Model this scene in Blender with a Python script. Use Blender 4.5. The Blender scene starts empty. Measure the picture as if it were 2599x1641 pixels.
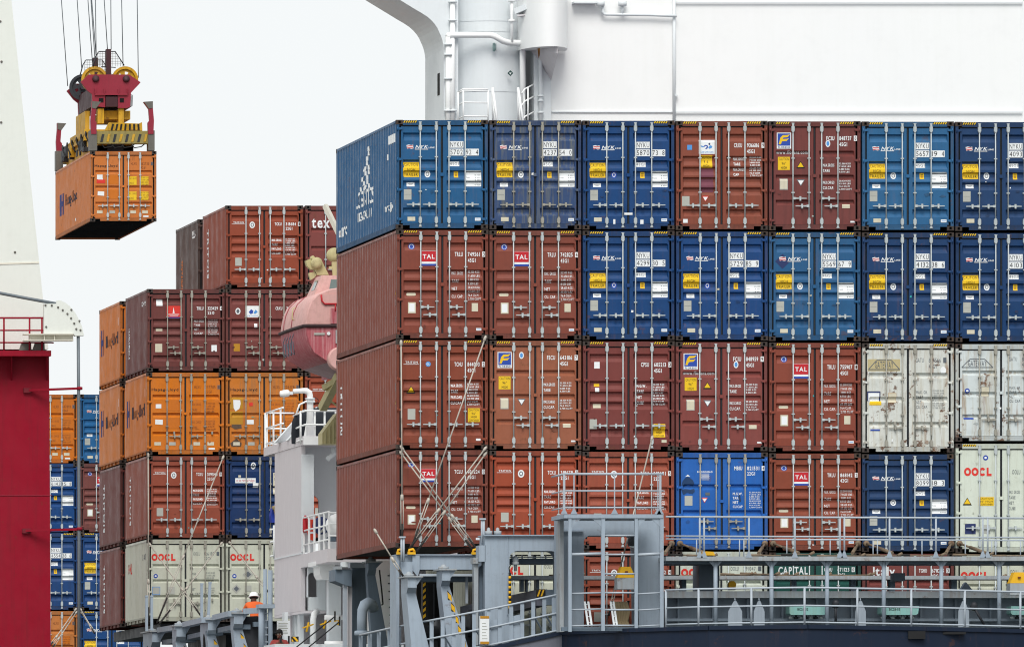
import bpy, bmesh, math, random
from mathutils import Vector, Matrix

S = bpy.context.scene
COL = S.collection
random.seed(7)
R = math.radians

# ------------------------------------------------------------------ camera
CAM = Vector((-50.0, -300.0, 5.0))          # a long lens on the quay, 300 m astern of the ship
FPX, VX, VY, PW, PH = 28636.0, -2904.6, 2219.0, 2599.0, 1641.0
cd = bpy.data.cameras.new('camera'); cam = bpy.data.objects.new('camera', cd); COL.objects.link(cam)
cam.location = CAM; cam.rotation_euler = (R(90), 0, 0)
cd.sensor_width = 36.0; cd.sensor_fit = 'HORIZONTAL'; cd.lens = 36.0 * FPX / PW
cd.shift_x = (PW / 2 - VX) / PW; cd.shift_y = (VY - PH / 2) / PW
cd.clip_start = 1.0; cd.clip_end = 20000.0
S.camera = cam

# ------------------------------------------------------------------ sky, sun, exposure
SUN_EL, SUN_AZ = R(48), R(190)              # soft sun high behind the camera, a little to its left
w = bpy.data.worlds.new('World'); S.world = w; w.use_nodes = True
nt = w.node_tree; nt.nodes.clear()
out = nt.nodes.new('ShaderNodeOutputWorld'); bg = nt.nodes.new('ShaderNodeBackground')
sky = nt.nodes.new('ShaderNodeTexSky'); sky.sky_type = 'NISHITA'; sky.sun_disc = False
sky.sun_elevation = SUN_EL; sky.sun_rotation = SUN_AZ; sky.dust_density = 6.0; sky.air_density = 1.2
mix = nt.nodes.new('ShaderNodeMix'); mix.data_type = 'RGBA'; mix.clamp_result = False
mix.inputs[0].default_value = 0.93          # the even veil of an overcast day
mix.inputs[7].default_value = (8.95, 9.25, 9.36, 1)
nt.links.new(sky.outputs[0], mix.inputs[6]); nt.links.new(mix.outputs[2], bg.inputs[0])
bg.inputs[1].default_value = 0.066
nt.links.new(bg.outputs[0], out.inputs[0])
sl = bpy.data.lights.new('sun', 'SUN'); sl.energy = 1.5; sl.angle = R(30); sl.color = (1, 0.965, 0.92)
so = bpy.data.objects.new('sun', sl); COL.objects.link(so)
so.rotation_euler = (R(90) - SUN_EL, 0, R(180) - SUN_AZ); so.location = (40, -60, 80)
S.view_settings.view_transform = 'Standard'; S.view_settings.look = 'None'
S.view_settings.gamma = 1.0; S.view_settings.use_curve_mapping = False
S.view_settings.exposure = 0.72
S.render.engine = 'CYCLES'
S.cycles.max_bounces = 6; S.cycles.diffuse_bounces = 3; S.cycles.glossy_bounces = 2
S.cycles.transparent_max_bounces = 6
S.cycles.use_denoising = True; S.cycles.filter_width = 1.1

# ------------------------------------------------------------------ helpers
def W(u, v, D):
    """world point seen D metres ahead of the camera at photo pixel (u, v)"""
    return Vector((CAM.x + (u - VX) / FPX * D, CAM.y + D, CAM.z + (VY - v) / FPX * D))
def WX(u, D): return CAM.x + (u - VX) / FPX * D
def WZ(v, D): return CAM.z + (VY - v) / FPX * D
def lin(h):
    if isinstance(h, str):
        h = tuple(int(h[i:i + 2], 16) / 255 for i in (0, 2, 4))
        h = tuple(c / 12.92 if c <= 0.04045 else ((c + 0.055) / 1.055) ** 2.4 for c in h)
    return tuple(h) + (1.0,)

MATS = {}
def mat(name, col, rough=0.6, metal=0.0, dirt=0.25, streak=0.2, rust=0.0, bump=0.0, scale=1.0, grime=None, spec=0.35):
    """weathered paint: broad fading, vertical run marks, rust blooms, all from noise"""
    if name in MATS: return MATS[name]
    m = bpy.data.materials.new(name); m.use_nodes = True; t = m.node_tree; N = t.nodes; L = t.links
    b = N['Principled BSDF']; b.inputs['Roughness'].default_value = rough; b.inputs['Metallic'].default_value = metal
    b.inputs['Specular IOR Level'].default_value = spec
    c = lin(col)
    tc = N.new('ShaderNodeTexCoord'); oi = N.new('ShaderNodeObjectInfo')
    mul = N.new('ShaderNodeVectorMath'); mul.operation = 'SCALE'; mul.inputs[0].default_value = (37.1, 53.7, 71.3)
    L.new(oi.outputs['Random'], mul.inputs[3])
    add = N.new('ShaderNodeVectorMath'); L.new(tc.outputs['Object'], add.inputs[0]); L.new(mul.outputs[0], add.inputs[1])
    def noise(sc, vec, det=4.0, ro=0.6):
        n = N.new('ShaderNodeTexNoise'); n.inputs['Scale'].default_value = sc; n.inputs['Detail'].default_value = det
        n.inputs['Roughness'].default_value = ro; L.new(vec, n.inputs['Vector']); return n.outputs['Fac']
    def ramp(f, lo, hi, a=0.0, bb=1.0):
        r = N.new('ShaderNodeMapRange'); r.inputs[1].default_value = lo; r.inputs[2].default_value = hi
        r.inputs[3].default_value = a; r.inputs[4].default_value = bb; L.new(f, r.inputs[0]); return r.outputs[0]
    def mixc(f, A, B):
        x = N.new('ShaderNodeMix'); x.data_type = 'RGBA'
        L.new(f, x.inputs[0])
        for i, q in ((6, A), (7, B)):
            if isinstance(q, tuple): x.inputs[i].default_value = q
            else: L.new(q, x.inputs[i])
        return x.outputs[2]
    cur = c
    lum = 0.3 * c[0] + 0.5 * c[1] + 0.2 * c[2]
    if dirt > 0:
        fade = tuple(min(1, q * 0.98 + lum * 0.18 + 0.008) for q in c[:3]) + (1,)
        cur = mixc(ramp(noise(0.9 * scale, add.outputs[0], 5), 0.35, 0.75, 0, dirt), cur, fade)
        dk = tuple(q * 0.55 for q in c[:3]) + (1,)
        cur = mixc(ramp(noise(3.1 * scale, add.outputs[0], 6, 0.7), 0.5, 0.8, 0, dirt), cur, dk)
    if streak > 0:
        mp = N.new('ShaderNodeMapping'); mp.inputs['Scale'].default_value = (9, 9, 0.5); L.new(add.outputs[0], mp.inputs[0])
        g = lin(grime) if grime else tuple(q * 0.45 + 0.012 for q in c[:3]) + (1,)
        cur = mixc(ramp(noise(scale, mp.outputs[0], 5, 0.65), 0.48, 0.68, 0, streak), cur, g)
    if rust > 0:
        f = ramp(noise(2.3 * scale, add.outputs[0], 7, 0.72), 0.625 - 0.1 * rust, 0.675 - 0.1 * rust, 0, min(1, rust + 0.3))
        cur = mixc(f, cur, (0.11, 0.045, 0.018, 1))
        mp2 = N.new('ShaderNodeMapping'); mp2.inputs['Scale'].default_value = (7, 7, 0.9); L.new(add.outputs[0], mp2.inputs[0])
        f2 = ramp(noise(scale, mp2.outputs[0], 5, 0.6), 0.57, 0.68, 0, min(1, rust * 0.9))
        cur = mixc(f2, cur, (0.22, 0.1, 0.035, 1))
    if isinstance(cur, tuple): b.inputs['Base Color'].default_value = cur
    else: L.new(cur, b.inputs['Base Color'])
    if bump > 0:
        bp = N.new('ShaderNodeBump'); bp.inputs['Strength'].default_value = bump; bp.inputs['Distance'].default_value = 0.02
        L.new(noise(5 * scale, add.outputs[0], 3), bp.inputs['Height']); L.new(bp.outputs[0], b.inputs['Normal'])
    if dirt > 0:
        L.new(ramp(noise(2 * scale, add.outputs[0], 3), 0.3, 0.7, rough - 0.1, min(1, rough + 0.12)), b.inputs['Roughness'])
    MATS[name] = m
    return m

class MB:
    """collects shapes; build() links them as one mesh object"""
    def __init__(s): s.v = []; s.f = []; s.m = []; s.sm = []; s.cur = 0
    def face(s, idx, smooth=False): s.f.append(idx); s.m.append(s.cur); s.sm.append(smooth)
    def add(s, vs, fs, smooth=False):
        o = len(s.v); s.v += [tuple(p) for p in vs]
        for q in fs: s.face([i + o for i in q], smooth)
        return s
    def box(s, x0, x1, y0, y1, z0, z1):
        if x0 > x1: x0, x1 = x1, x0
        if y0 > y1: y0, y1 = y1, y0
        if z0 > z1: z0, z1 = z1, z0
        return s.add([(x0, y0, z0), (x1, y0, z0), (x1, y1, z0), (x0, y1, z0), (x0, y0, z1), (x1, y0, z1), (x1, y1, z1), (x0, y1, z1)],
              [(0, 3, 2, 1), (4, 5, 6, 7), (0, 1, 5, 4), (1, 2, 6, 5), (2, 3, 7, 6), (3, 0, 4, 7)])
    def bar(s, a, b, wx, wz, up=(0, 0, 1)):
        a = Vector(a); b = Vector(b); d = (b - a).normalized(); u = Vector(up)
        if abs(d.dot(u)) > 0.98: u = Vector((0, 1, 0))
        x = d.cross(u).normalized(); z = x.cross(d)
        vs = [p + x * (sx * wx / 2) + z * (sz * wz / 2) for p in (a, b) for sx, sz in ((-1, -1), (1, -1), (1, 1), (-1, 1))]
        return s.add(vs, [(3, 2, 1, 0), (4, 5, 6, 7), (0, 1, 5, 4), (1, 2, 6, 5), (2, 3, 7, 6), (3, 0, 4, 7)])
    def tube(s, pts, r, n=8, cap=True):
        pts = [Vector(p) for p in pts]; rs = r if isinstance(r, (list, tuple)) else [r] * len(pts)
        o = len(s.v); prev = None
        for i, p in enumerate(pts):
            d = (pts[min(i + 1, len(pts) - 1)] - pts[max(i - 1, 0)]).normalized()
            if prev is None:
                u = Vector((0, 0, 1)) if abs(d.z) < 0.9 else Vector((0, 1, 0))
                x = d.cross(u).normalized()
            else:
                x = (prev - d * prev.dot(d)).normalized()
            prev = x; y = d.cross(x)
            for k in range(n):
                a = 2 * math.pi * k / n
                s.v.append(tuple(p + (x * math.cos(a) + y * math.sin(a)) * rs[i]))
        for i in range(len(pts) - 1):
            for k in range(n):
                k2 = (k + 1) % n
                s.face([o + i * n + k, o + i * n + k2, o + (i + 1) * n + k2, o + (i + 1) * n + k], True)
        if cap:
            s.face([o + k for k in range(n)][::-1]); e = o + (len(pts) - 1) * n; s.face([e + k for k in range(n)])
        return s
    def prism(s, poly, axis, a, b):
        """poly of 2-D points pushed along an axis from a to b; for y: (x,z), x: (y,z), z: (x,y)"""
        def P(p, t):
            return {'y': (p[0], t, p[1]), 'x': (t, p[0], p[1]), 'z': (p[0], p[1], t)}[axis]
        n = len(poly)
        vs = [P(p, a) for p in poly] + [P(p, b) for p in poly]
        return s.add(vs, [tuple(range(n))[::-1], tuple(range(n, 2 * n))] + [(i, (i + 1) % n, n + (i + 1) % n, n + i) for i in range(n)])
    def lathe(s, prof, axis=(0, 0, 1), c=(0, 0, 0), n=16):
        ax = Vector(axis).normalized(); u = Vector((0, 0, 1)) if abs(ax.z) < 0.9 else Vector((0, 1, 0))
        x = ax.cross(u).normalized(); y = ax.cross(x); c = Vector(c); o = len(s.v)
        for r, h in prof:
            for k in range(n):
                a = 2 * math.pi * k / n; s.v.append(tuple(c + ax * h + (x * math.cos(a) + y * math.sin(a)) * r))
        for i in range(len(prof) - 1):
            for k in range(n):
                k2 = (k + 1) % n; s.face([o + i * n + k, o + i * n + k2, o + (i + 1) * n + k2, o + (i + 1) * n + k], True)
        s.face([o + k for k in range(n)][::-1]); e = o + (len(prof) - 1) * n; s.face([e + k for k in range(n)])
        return s
    def mesh(s, name):
        me = bpy.data.meshes.new(name); me.from_pydata(s.v, [], s.f); me.materials.append(None)
        for i, p in enumerate(me.polygons): p.use_smooth = s.sm[i]; p.material_index = s.m[i]
        bm = bmesh.new(); bm.from_mesh(me); bmesh.ops.recalc_face_normals(bm, faces=bm.faces); bm.to_mesh(me); bm.free()
        return me
    def build(s, name, m, parent=None, loc=None, world=True):
        """vertices are world coordinates; with a parent Empty they are moved into its space"""
        o = None
        if parent is not None and world:
            off = parent_origin(parent); s.v = [(p[0] - off.x, p[1] - off.y, p[2] - off.z) for p in s.v]
        ms = m if isinstance(m, (list, tuple)) else [m]
        me = s.mesh(name); me.materials.clear()
        for q in ms: me.materials.append(q)
        for i, p in enumerate(me.polygons): p.material_index = s.m[i]
        o = bpy.data.objects.new(name, me); COL.objects.link(o)
        if parent is not None: o.parent = parent
        if loc: o.location = loc
        return o
def parent_origin(p):
    t = Vector((0, 0, 0))
    while p is not None: t += p.location; p = p.parent
    return t
def empty(name, loc=(0, 0, 0), label=None, cat=None, group=None):
    o = bpy.data.objects.new(name, None); COL.objects.link(o); o.location = loc; o.empty_display_size = 0.2
    return tag(o, label, cat, group)
def tag(o, label=None, cat=None, group=None, kind=None):
    if label: o['label'] = label
    if cat: o['category'] = cat
    if group: o['group'] = group
    if kind: o['kind'] = kind
    return o
def inst(name, me, m, parent, loc=(0, 0, 0), sx=1):
    o = bpy.data.objects.new(name, me); COL.objects.link(o); o.parent = parent; o.location = loc
    if sx != 1: o.scale.x = sx
    if m is not None:
        o.material_slots[0].link = 'OBJECT'; o.material_slots[0].material = m
    return o

# ---------------------------------------------------------------- glyphs of the built-in font
GL = {}
def glyph(ch, bold=False):
    k = (ch, bold)
    if k in GL: return GL[k]
    def ev(txt):
        cu = bpy.data.curves.new('g', 'FONT'); cu.body = txt; cu.resolution_u = 2; cu.size = 1.0; cu.fill_mode = 'FRONT'
        if bold: cu.offset = 0.022
        ob = bpy.data.objects.new('g', cu); COL.objects.link(ob)
        dg = bpy.context.evaluated_depsgraph_get(); e = ob.evaluated_get(dg); me = e.to_mesh()
        vs = [(v.co.x, v.co.y) for v in me.vertices]; fs = [tuple(p.vertices) for p in me.polygons]
        e.to_mesh_clear(); bpy.data.objects.remove(ob); bpy.data.curves.remove(cu)
        return vs, fs
    if ch == ' ': GL[k] = ([], [], 0.32); return GL[k]
    vs, fs = ev(ch)
    GL[k] = (vs, fs, max(v[0] for v in vs) + 0.09 if vs else 0.3)
    return GL[k]
def text2d(s, bold=False, shear=0.0, track=0.0):
    V, F, x = [], [], 0.0
    for ch in s:
        vs, fs, adv = glyph(ch, bold); o = len(V)
        V += [(x + p[0] + shear * p[1], p[1]) for p in vs]; F += [tuple(i + o for i in f) for f in fs]; x += adv + track
    return V, F
def fit(V, x0, x1, z0, z1):
    if not V: return V
    a = min(p[0] for p in V); b = max(p[0] for p in V); c = min(p[1] for p in V); d = max(p[1] for p in V)
    return [(x0 + (p[0] - a) / max(b - a, 1e-6) * (x1 - x0), z0 + (p[1] - c) / max(d - c, 1e-6) * (z1 - z0)) for p in V]
def bake_text(mb, s, u0, z0, u1, z1, place, bold=True):
    """lettering filling a box; place(u, z) -> 3-D point"""
    V, F = text2d(s, bold); V = fit(V, u0, u1, z0, z1)
    mb.add([place(*p) for p in V], F)

# ---------------------------------------------------------------- colours of the paint and print
PW_ = dict(dirt=0.12, streak=0.12)
M = {}
PAR = {}
def defm(k, col, **kw): M[k] = mat(k, col, **kw); PAR[k] = (col, kw)
def variant(k, rng):
    """the same paint on another box: its own fading, run marks and rust"""
    col, kw = PAR[k]; kw = dict(kw); c = lin(col)[:3]; v = rng.uniform(.9, 1.12); wm = rng.uniform(-.04, .04)
    g = .3 * c[0] + .5 * c[1] + .2 * c[2]; sa = rng.uniform(-.12, .04)
    c = tuple(max(0, (q + (g - q) * sa) * v * (1 + wm * (1 - i))) for i, q in enumerate(c))
    kw.update(rough=.45, spec=.28, dirt=kw.get('dirt', .2) + rng.uniform(.05, .3), streak=kw.get('streak', .2) + rng.choice((0, .05, .1, .3)), rust=max(kw.get('rust', 0), rng.choice((0, .03, .08, .14))), scale=rng.uniform(.8, 1.4))
    a = mat('%s_%d' % (k, len(MATS)), c, **kw)
    kw.update(dirt=.7, streak=.5, rust=max(.12, kw['rust']), rough=.7)
    b = mat('%s_frame_%d' % (k, len(MATS)), tuple(q * .72 + .004 for q in c), **kw)
    return a, b
RNG = random.Random(21)
defm('blue_mid', '1b5786', dirt=0.2, streak=0.14)
defm('blue_dark', '0e3c70', dirt=0.22, streak=0.12)
defm('blue_navy', '12365f', dirt=0.25, streak=0.15)
defm('blue_dirty', '2b436b', dirt=0.55, streak=0.75, grime='6d6f66')
defm('blue_light', '2b5f8b', dirt=0.22, streak=0.16)
defm('blue_bright', '1e59a6', dirt=0.4, streak=0.15)
defm('blue_deep', '10305f', dirt=0.35, streak=0.2)
defm('brown_red', '773e32', dirt=0.2, streak=0.12)
defm('brown_rust', '7e402f', dirt=0.22, streak=0.15)
defm('brown_orange', '8a4330', dirt=0.2, streak=0.1)
defm('brown_side', '6f3833', dirt=0.18, streak=0.14)
defm('maroon', '743b37', dirt=0.22, streak=0.14)
defm('maroon_plum', '6a3936', dirt=0.35, streak=0.25)
defm('tan_brown', '8a523c', dirt=0.3, streak=0.25)
defm('dark_olive_brown', '4d3a35', dirt=0.45, streak=0.4)
defm('orange', 'bf6d28', dirt=0.2, streak=0.18, grime='9c6a45')
defm('orange_grubby', 'bd702e', dirt=0.4, streak=0.3, grime='8a6a4c', rust=0.08)
defm('ivory', 'c3c8ba', dirt=0.15, streak=0.2, grime='a2a08c')
defm('pale_rusty', 'c2c8c6', dirt=0.3, streak=0.5, grime='a59a80', rust=0.62)
defm('p_tan', 'b5a87e', rough=0.7, dirt=0.3, streak=0.2)
defm('p_fadedblue', '3b4277', rough=0.8, dirt=0.3, streak=0.3)
defm('p_fadednavy', '3a3440', rough=0.8, dirt=0.3, streak=0.3)
defm('green', '1d4a44', dirt=0.25, streak=0.2)
defm('casting', '3a312d', rough=0.75, dirt=0.5, streak=0.2, rust=0.25)
defm('hole', '0a0a0b', rough=0.9, dirt=0, streak=0)
defm('gasket', '25292e', rough=0.85, dirt=0.3, streak=0.1)
defm('zinc', 'b2babc', rough=0.5, metal=0.25, dirt=0.25, streak=0.2)
defm('zinc_worn', '98968c', rough=0.6, metal=0.2, dirt=0.4, streak=0.35, rust=0.15)
defm('floor_dark', '14171c', rough=0.9, dirt=0.3, streak=0)
defm('p_white', 'e2e6e8', rough=0.6, dirt=0.12, streak=0.1)
defm('p_cream', 'c9c3ae', rough=0.6, dirt=0.3, streak=0.2)
defm('p_grey', 'a9aba4', rough=0.5, dirt=0.3, streak=0.1)
defm('p_yellow', 'e0b814', rough=0.6, dirt=0.12, streak=0.08)
defm('p_black', '16181a', rough=0.7, dirt=0.0, streak=0)
defm('p_grime_black', '4e3a33', rough=0.8, dirt=0.2, streak=0)
defm('p_red', 'b8202b', rough=0.6, dirt=0.1, streak=0)
defm('p_brightred', 'd0342a', rough=0.6, dirt=0.1, streak=0)
defm('p_blue', '2446a0', rough=0.6, dirt=0.1, streak=0)
defm('p_navy', '22305e', rough=0.6, dirt=0.1, streak=0)
defm('p_skyblue', '4d8fd0', rough=0.6, dirt=0.1, streak=0)
defm('p_brown', '6e3a1e', rough=0.7, dirt=0.1, streak=0)
defm('p_slate', '5a6168', rough=0.7, dirt=0.2, streak=0)
defm('p_ochre', 'b07d16', rough=0.7, dirt=0.3, streak=0.1)
defm('p_amber', 'c26a10', rough=0.7, dirt=0.2, streak=0.1)
defm('p_soot', '5c4a3c', rough=0.9, dirt=0.6, streak=0.4)
defm('p_purple', '6f3a4a', rough=0.7, dirt=0.2, streak=0.1)
defm('p_green', '2fa0a0', rough=0.6, dirt=0, streak=0)
defm('lashing', 'b0aaa0', rough=0.55, metal=0.2, dirt=0.4, streak=0.2, rust=0.12)
defm('lash_black', '23211f', rough=0.7, dirt=0.3, streak=0)

CW, HC, STD, PITCH = 2.438, 2.896, 2.591, 2.489
HEAD, SILL = 0.16, 0.155
YD, RDEP = 0.04, 0.065          # door skin set back from the casting face, depth of its pressings
PROF = {
 'five': [(.116, .19), (.363, .44), (.462, .545), (.556, .628), (.804, .876)],
 'six': [(.118, .19), (.32, .405), (.42, .5), (.515, .595), (.61, .685), (.81, .876)],
 'three': [(.27, .325), (.49, .545), (.72, .77)],
 'three_high': [(.30, .345), (.485, .53), (.675, .72)],
 'two': [(.325, .385), (.59, .65)],
 'flat': [],
}
XR = ((.076, .457), (.551, .935))
MC = {}
def cached(key, fn):
    if key not in MC: MC[key] = fn()
    return MC[key]
def fx(f): return (f - .5) * CW
def zbreaks(H, prof):
    """(z, depth) knots, top to bottom"""
    k = []
    for a, b in PROF[prof]:
        za, zb = H * (1 - a), H * (1 - b); n = min(0.035, (za - zb) * .3); m_ = min(.1, (za - zb) * .45)
        k += [(za, 0), (za - n, RDEP), (zb + m_, RDEP), (zb, 0)]
    return k
def dz(z, knots):
    for i in range(len(knots) - 1):
        (za, da), (zb, db) = knots[i], knots[i + 1]
        if zb <= z <= za: return da + (db - da) * (za - z) / max(za - zb, 1e-6)
    return 0.0
def dx(x):
    e = 0.03
    for a, b in XR:
        x0, x1 = fx(a), fx(b)
        if x0 <= x <= x1: return max(0.0, min(1.0, (x - x0) / e, (x1 - x) / e))
    return 0.0
def door_depth(x, z, H, prof):
    return min(dz(z, zbreaks(H, prof)), dx(x) * RDEP)

def mesh_door(side, H, prof):
    def f():
        mb = MB(); x0, x1 = ((fx(.054), fx(.488)), (fx(.512), fx(.946)))[side]
        a, b = (fx(q) for q in XR[side]); kn = zbreaks(H, prof)
        xs = [x0, a, a + .03, b - .03, b, x1]; zs = [H - HEAD - .012] + [k[0] for k in kn] + [SILL + .0]
        n = len(xs)
        vs = [(x, YD + min(dz(z, kn), dx(x) * RDEP), z) for z in zs for x in xs]
        fs = [(j * n + i, j * n + i + 1, (j + 1) * n + i + 1, (j + 1) * n + i) for j in range(len(zs) - 1) for i in range(n - 1)]
        mb.add(vs, fs)
        yb = YD + .03
        for (p, q) in (((x0, zs[0]), (x1, zs[0])), ((x1, zs[0]), (x1, zs[-1])), ((x1, zs[-1]), (x0, zs[-1])), ((x0, zs[-1]), (x0, zs[0]))):
            mb.add([(p[0], YD, p[1]), (q[0], YD, q[1]), (q[0], yb, q[1]), (p[0], yb, p[1])], [(0, 1, 2, 3)])
        return mb.mesh('door')
    return cached(('door', side, H, prof), f)
def wave(L):
    """corrugation of the side wall: knots (y, depth)"""
    p = 0.335; n = int((L - .3) / p); y = (L - n * p) / 2; k = [(.1, 0)]
    for i in range(n):
        q = y + i * p
        k += [(q, 0), (q + .07, .031), (q + .165, .031), (q + .235, 0)]
    return k + [(L - .1, 0)]
XS = CW / 2 - .006
def mesh_side(L, H):
    def f():
        mb = MB(); k = wave(L); z0, z1 = .15, H - .07
        vs = [(XS - d, y, z) for y, d in k for z in (z0, z1)]
        mb.add(vs, [(2 * i, 2 * i + 2, 2 * i + 3, 2 * i + 1) for i in range(len(k) - 1)])
        return mb.mesh('side_panel')
    return cached(('side', L, H), f)
def mesh_casting():
    def f():
        mb = MB(); a, b, c = .178, .162, .118      # x, y, z with holes in the outer (-y) and side (-x) faces
        hw, hh = .032, .036
        def holed(o, U, V, w, h):
            o, U, V = Vector(o), Vector(U), Vector(V); n = U.cross(V)
            out = [o, o + U * w, o + U * w + V * h, o + V * h]; cx = o + U * w / 2 + V * h / 2
            inn = [cx - U * hw - V * hh, cx + U * hw - V * hh, cx + U * hw + V * hh, cx - U * hw + V * hh]
            bk = [p - n * .05 for p in inn]; base = len(mb.v)
            mb.v += [tuple(p) for p in out + inn + bk]
            for i in range(4):
                j = (i + 1) % 4; mb.face([base + i, base + j, base + 4 + j, base + 4 + i])
            mb.cur = 1
            for i in range(4):
                j = (i + 1) % 4; mb.face([base + 4 + i, base + 4 + j, base + 8 + j, base + 8 + i])
            mb.face([base + 8, base + 9, base + 10, base + 11]); mb.cur = 0
        holed((0, 0, 0), (1, 0, 0), (0, 0, 1), a, c)
        holed((0, b, 0), (0, -1, 0), (0, 0, 1), b, c)
        mb.add([(0, 0, 0), (a, 0, 0), (a, b, 0), (0, b, 0), (0, 0, c), (a, 0, c), (a, b, c), (0, b, c)],
               [(0, 3, 2, 1), (4, 5, 6, 7), (1, 2, 6, 5), (2, 3, 7, 6)])
        me = bpy.data.meshes.new('corner_casting'); me.from_pydata(mb.v, [], mb.f)
        me.materials.append(M['casting']); me.materials.append(M['hole'])
        for i, p in enumerate(me.polygons): p.material_index = mb.m[i]
        return me
    return cached('casting', f)
def mesh_rod(H):
    def f():
        mb = MB(); top, bot = H - .055, .055
        mb.tube([(0, -.005, bot), (0, -.005, top)], .0175, 8)
        for z, s_ in ((H - .2, 1), (.235, 1)):                       # bearing brackets with the cam keeper
            mb.box(-.042, .042, -.026, .037, z - .06, z + .06); mb.box(-.026, .026, -.034, .037, z - .09, z + .09)
        for z in (H - .09, .09): mb.box(-.027, .027, -.025, .02, z - .025, z + .025)
        for z in (H - .06, .06): mb.tube([(-.04, -.01, z), (.04, -.01, z)], .014, 6)
        for z in (H * .66, H * .345): mb.box(-.042, .042, -.025, .037, z - .016, z + .016)
        return mb.mesh('lock_rod')
    return cached(('rod', H), f)
def mesh_handle():
    def f():
        mb = MB()
        mb.prism([(0, -.035), (.07, -.03), (.07, .03), (0, .035)], 'y', -.035, .02)
        mb.add([(.07, -.03, -.02), (.36, -.022, -.012), (.36, -.022, .01), (.07, -.03, .02), (.07, .0, -.02), (.36, 0, -.012), (.36, 0, .01), (.07, 0, .02)],
               [(0, 1, 2, 3), (7, 6, 5, 4), (0, 4, 5, 1), (3, 2, 6, 7), (1, 5, 6, 2), (0, 3, 7, 4)])
        mb.box(.165, .215, -.045, .035, -.06, .055); mb.tube([(.19, -.05, -.075), (.19, -.05, -.02)], .022, 6)
        return mb.mesh('handle')
    return cached('handle', f)
def mesh_handle_up():
    def f():
        mb = MB(); mb.box(-.03, .03, -.045, .03, -.05, .05); mb.prism([(-.02, -.3), (.02, -.3), (.026, 0), (-.026, 0)], 'y', -.03, 0)
        mb.box(.2, .25, -.03, .04, -.03, .06)
        return mb.mesh('handle')
    return cached('handle_up', f)
def mesh_hinge():
    def f():
        mb = MB(); mb.prism([(-.01, -.05), (.03, -.035), (.135, -.02), (.135, .03), (.03, .035), (-.01, .04)], 'y', 0, .036)
        mb.tube([(.008, -.004, -.055), (.008, -.004, .05)], .018, 6)
        return mb.mesh('hinge')
    return cached('hinge', f)
def mesh_boxes(key, boxes, name):
    def f():
        mb = MB()
        for b in boxes: mb.box(*b)
        return mb.mesh(name)
    return cached(key, f)

# ---------------------------------------------------------------- printed marks, laid over the pressings of the doors
def flat_mesh(prims, place, cuts, depth_lift):
    """prims: (kind, data, material key); returns mesh parts grouped by material"""
    V, F, MI, keys = [], [], [], []
    for li, (V2, F2, key) in enumerate(prims):
        if not V2: continue
        if key not in keys: keys.append(key)
        bm = bmesh.new(); bv = [bm.verts.new((p[0], 0, p[1])) for p in V2]
        for f in F2:
            try: bm.faces.new([bv[i] for i in f])
            except ValueError: pass
        lo = [min(p[i] for p in V2) for i in (0, 1)]; hi = [max(p[i] for p in V2) for i in (0, 1)]
        for ax, val in cuts:
            if lo[ax] + 1e-4 < val < hi[ax] - 1e-4:
                bmesh.ops.bisect_plane(bm, geom=bm.verts[:] + bm.edges[:] + bm.faces[:], dist=1e-5,
                    plane_co=(val, 0, 0) if ax == 0 else (0, 0, val), plane_no=(1, 0, 0) if ax == 0 else (0, 0, 1))
        bm.verts.index_update(); o = len(V); lift = depth_lift + .0011 * li
        V += [tuple(place(v.co.x, v.co.z, lift)) for v in bm.verts]
        for f in bm.faces: F.append([v.index + o for v in f.verts]); MI.append(keys.index(key))
        bm.free()
    return V, F, MI, keys
def mk_flat(name, prims, place, cuts, parent, lift=.004):
    V, F, MI, keys = flat_mesh(prims, place, cuts, lift)
    if not F: return None
    me = bpy.data.meshes.new(name); me.from_pydata(V, [], F)
    for k in keys: me.materials.append(M[k])
    for i, p in enumerate(me.polygons): p.material_index = MI[i]
    o = bpy.data.objects.new(name, me); COL.objects.link(o); o.parent = parent
    if name == 'weight_lettering': o['kind'] = 'stuff'
    return o
def rect(x0, x1, z0, z1): return [(x0, z0), (x1, z0), (x1, z1), (x0, z1)], [(0, 1, 2, 3)]
def ell(cx, cz, rx, rz, n=20): return [(cx + rx * math.cos(2 * math.pi * i / n), cz + rz * math.sin(2 * math.pi * i / n)) for i in range(n)], [tuple(range(n))]

class Face:
    """the door end of one container: marks are given in fractions of the face, from its top left"""
    def __init__(s, H, prof, doors): s.H, s.prof, s.doors = H, prof, doors; s.p = []; s.n = 0
    def x(s, f): return (f - .5) * CW
    def z(s, f): return s.H * (1 - f)
    def R(s, x0, x1, y0, y1, k): V, F = rect(s.x(x0), s.x(x1), s.z(y1), s.z(y0)); s.p.append((V, F, k)); return s
    def P(s, pts, k): s.p.append(([(s.x(a), s.z(b)) for a, b in pts], [tuple(range(len(pts)))], k)); return s
    def E(s, cx, cy, rx, ry, k): V, F = ell(s.x(cx), s.z(cy), rx * CW, ry * s.H); s.p.append((V, F, k)); return s
    def T(s, t, x0, x1, y0, y1, k, bold=False, shear=0.0):
        V, F = text2d(t, bold, shear); s.p.append((fit(V, s.x(x0), s.x(x1), s.z(y1), s.z(y0)), F, k)); return s
    def end(s, name):
        if not s.p: return
        xs = [q[0] for pr in s.p for q in pr[0]]; mid = sum(xs) / len(xs)
        kn = zbreaks(s.H, s.prof)
        cuts = [(1, k[0]) for k in kn] + [(0, fx(q) + e) for a, b in XR for q, e in ((a, 0), (a, .03), (b, 0), (b, -.03))]
        H, prof = s.H, s.prof
        mk_flat(name, s.p, lambda x, z, l: (x, YD + door_depth(x, z, H, prof) - l, z), cuts, s.doors[0 if mid < 0 else 1], .003 + .0005 * s.n)
        s.p = []; s.n += 1

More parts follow.
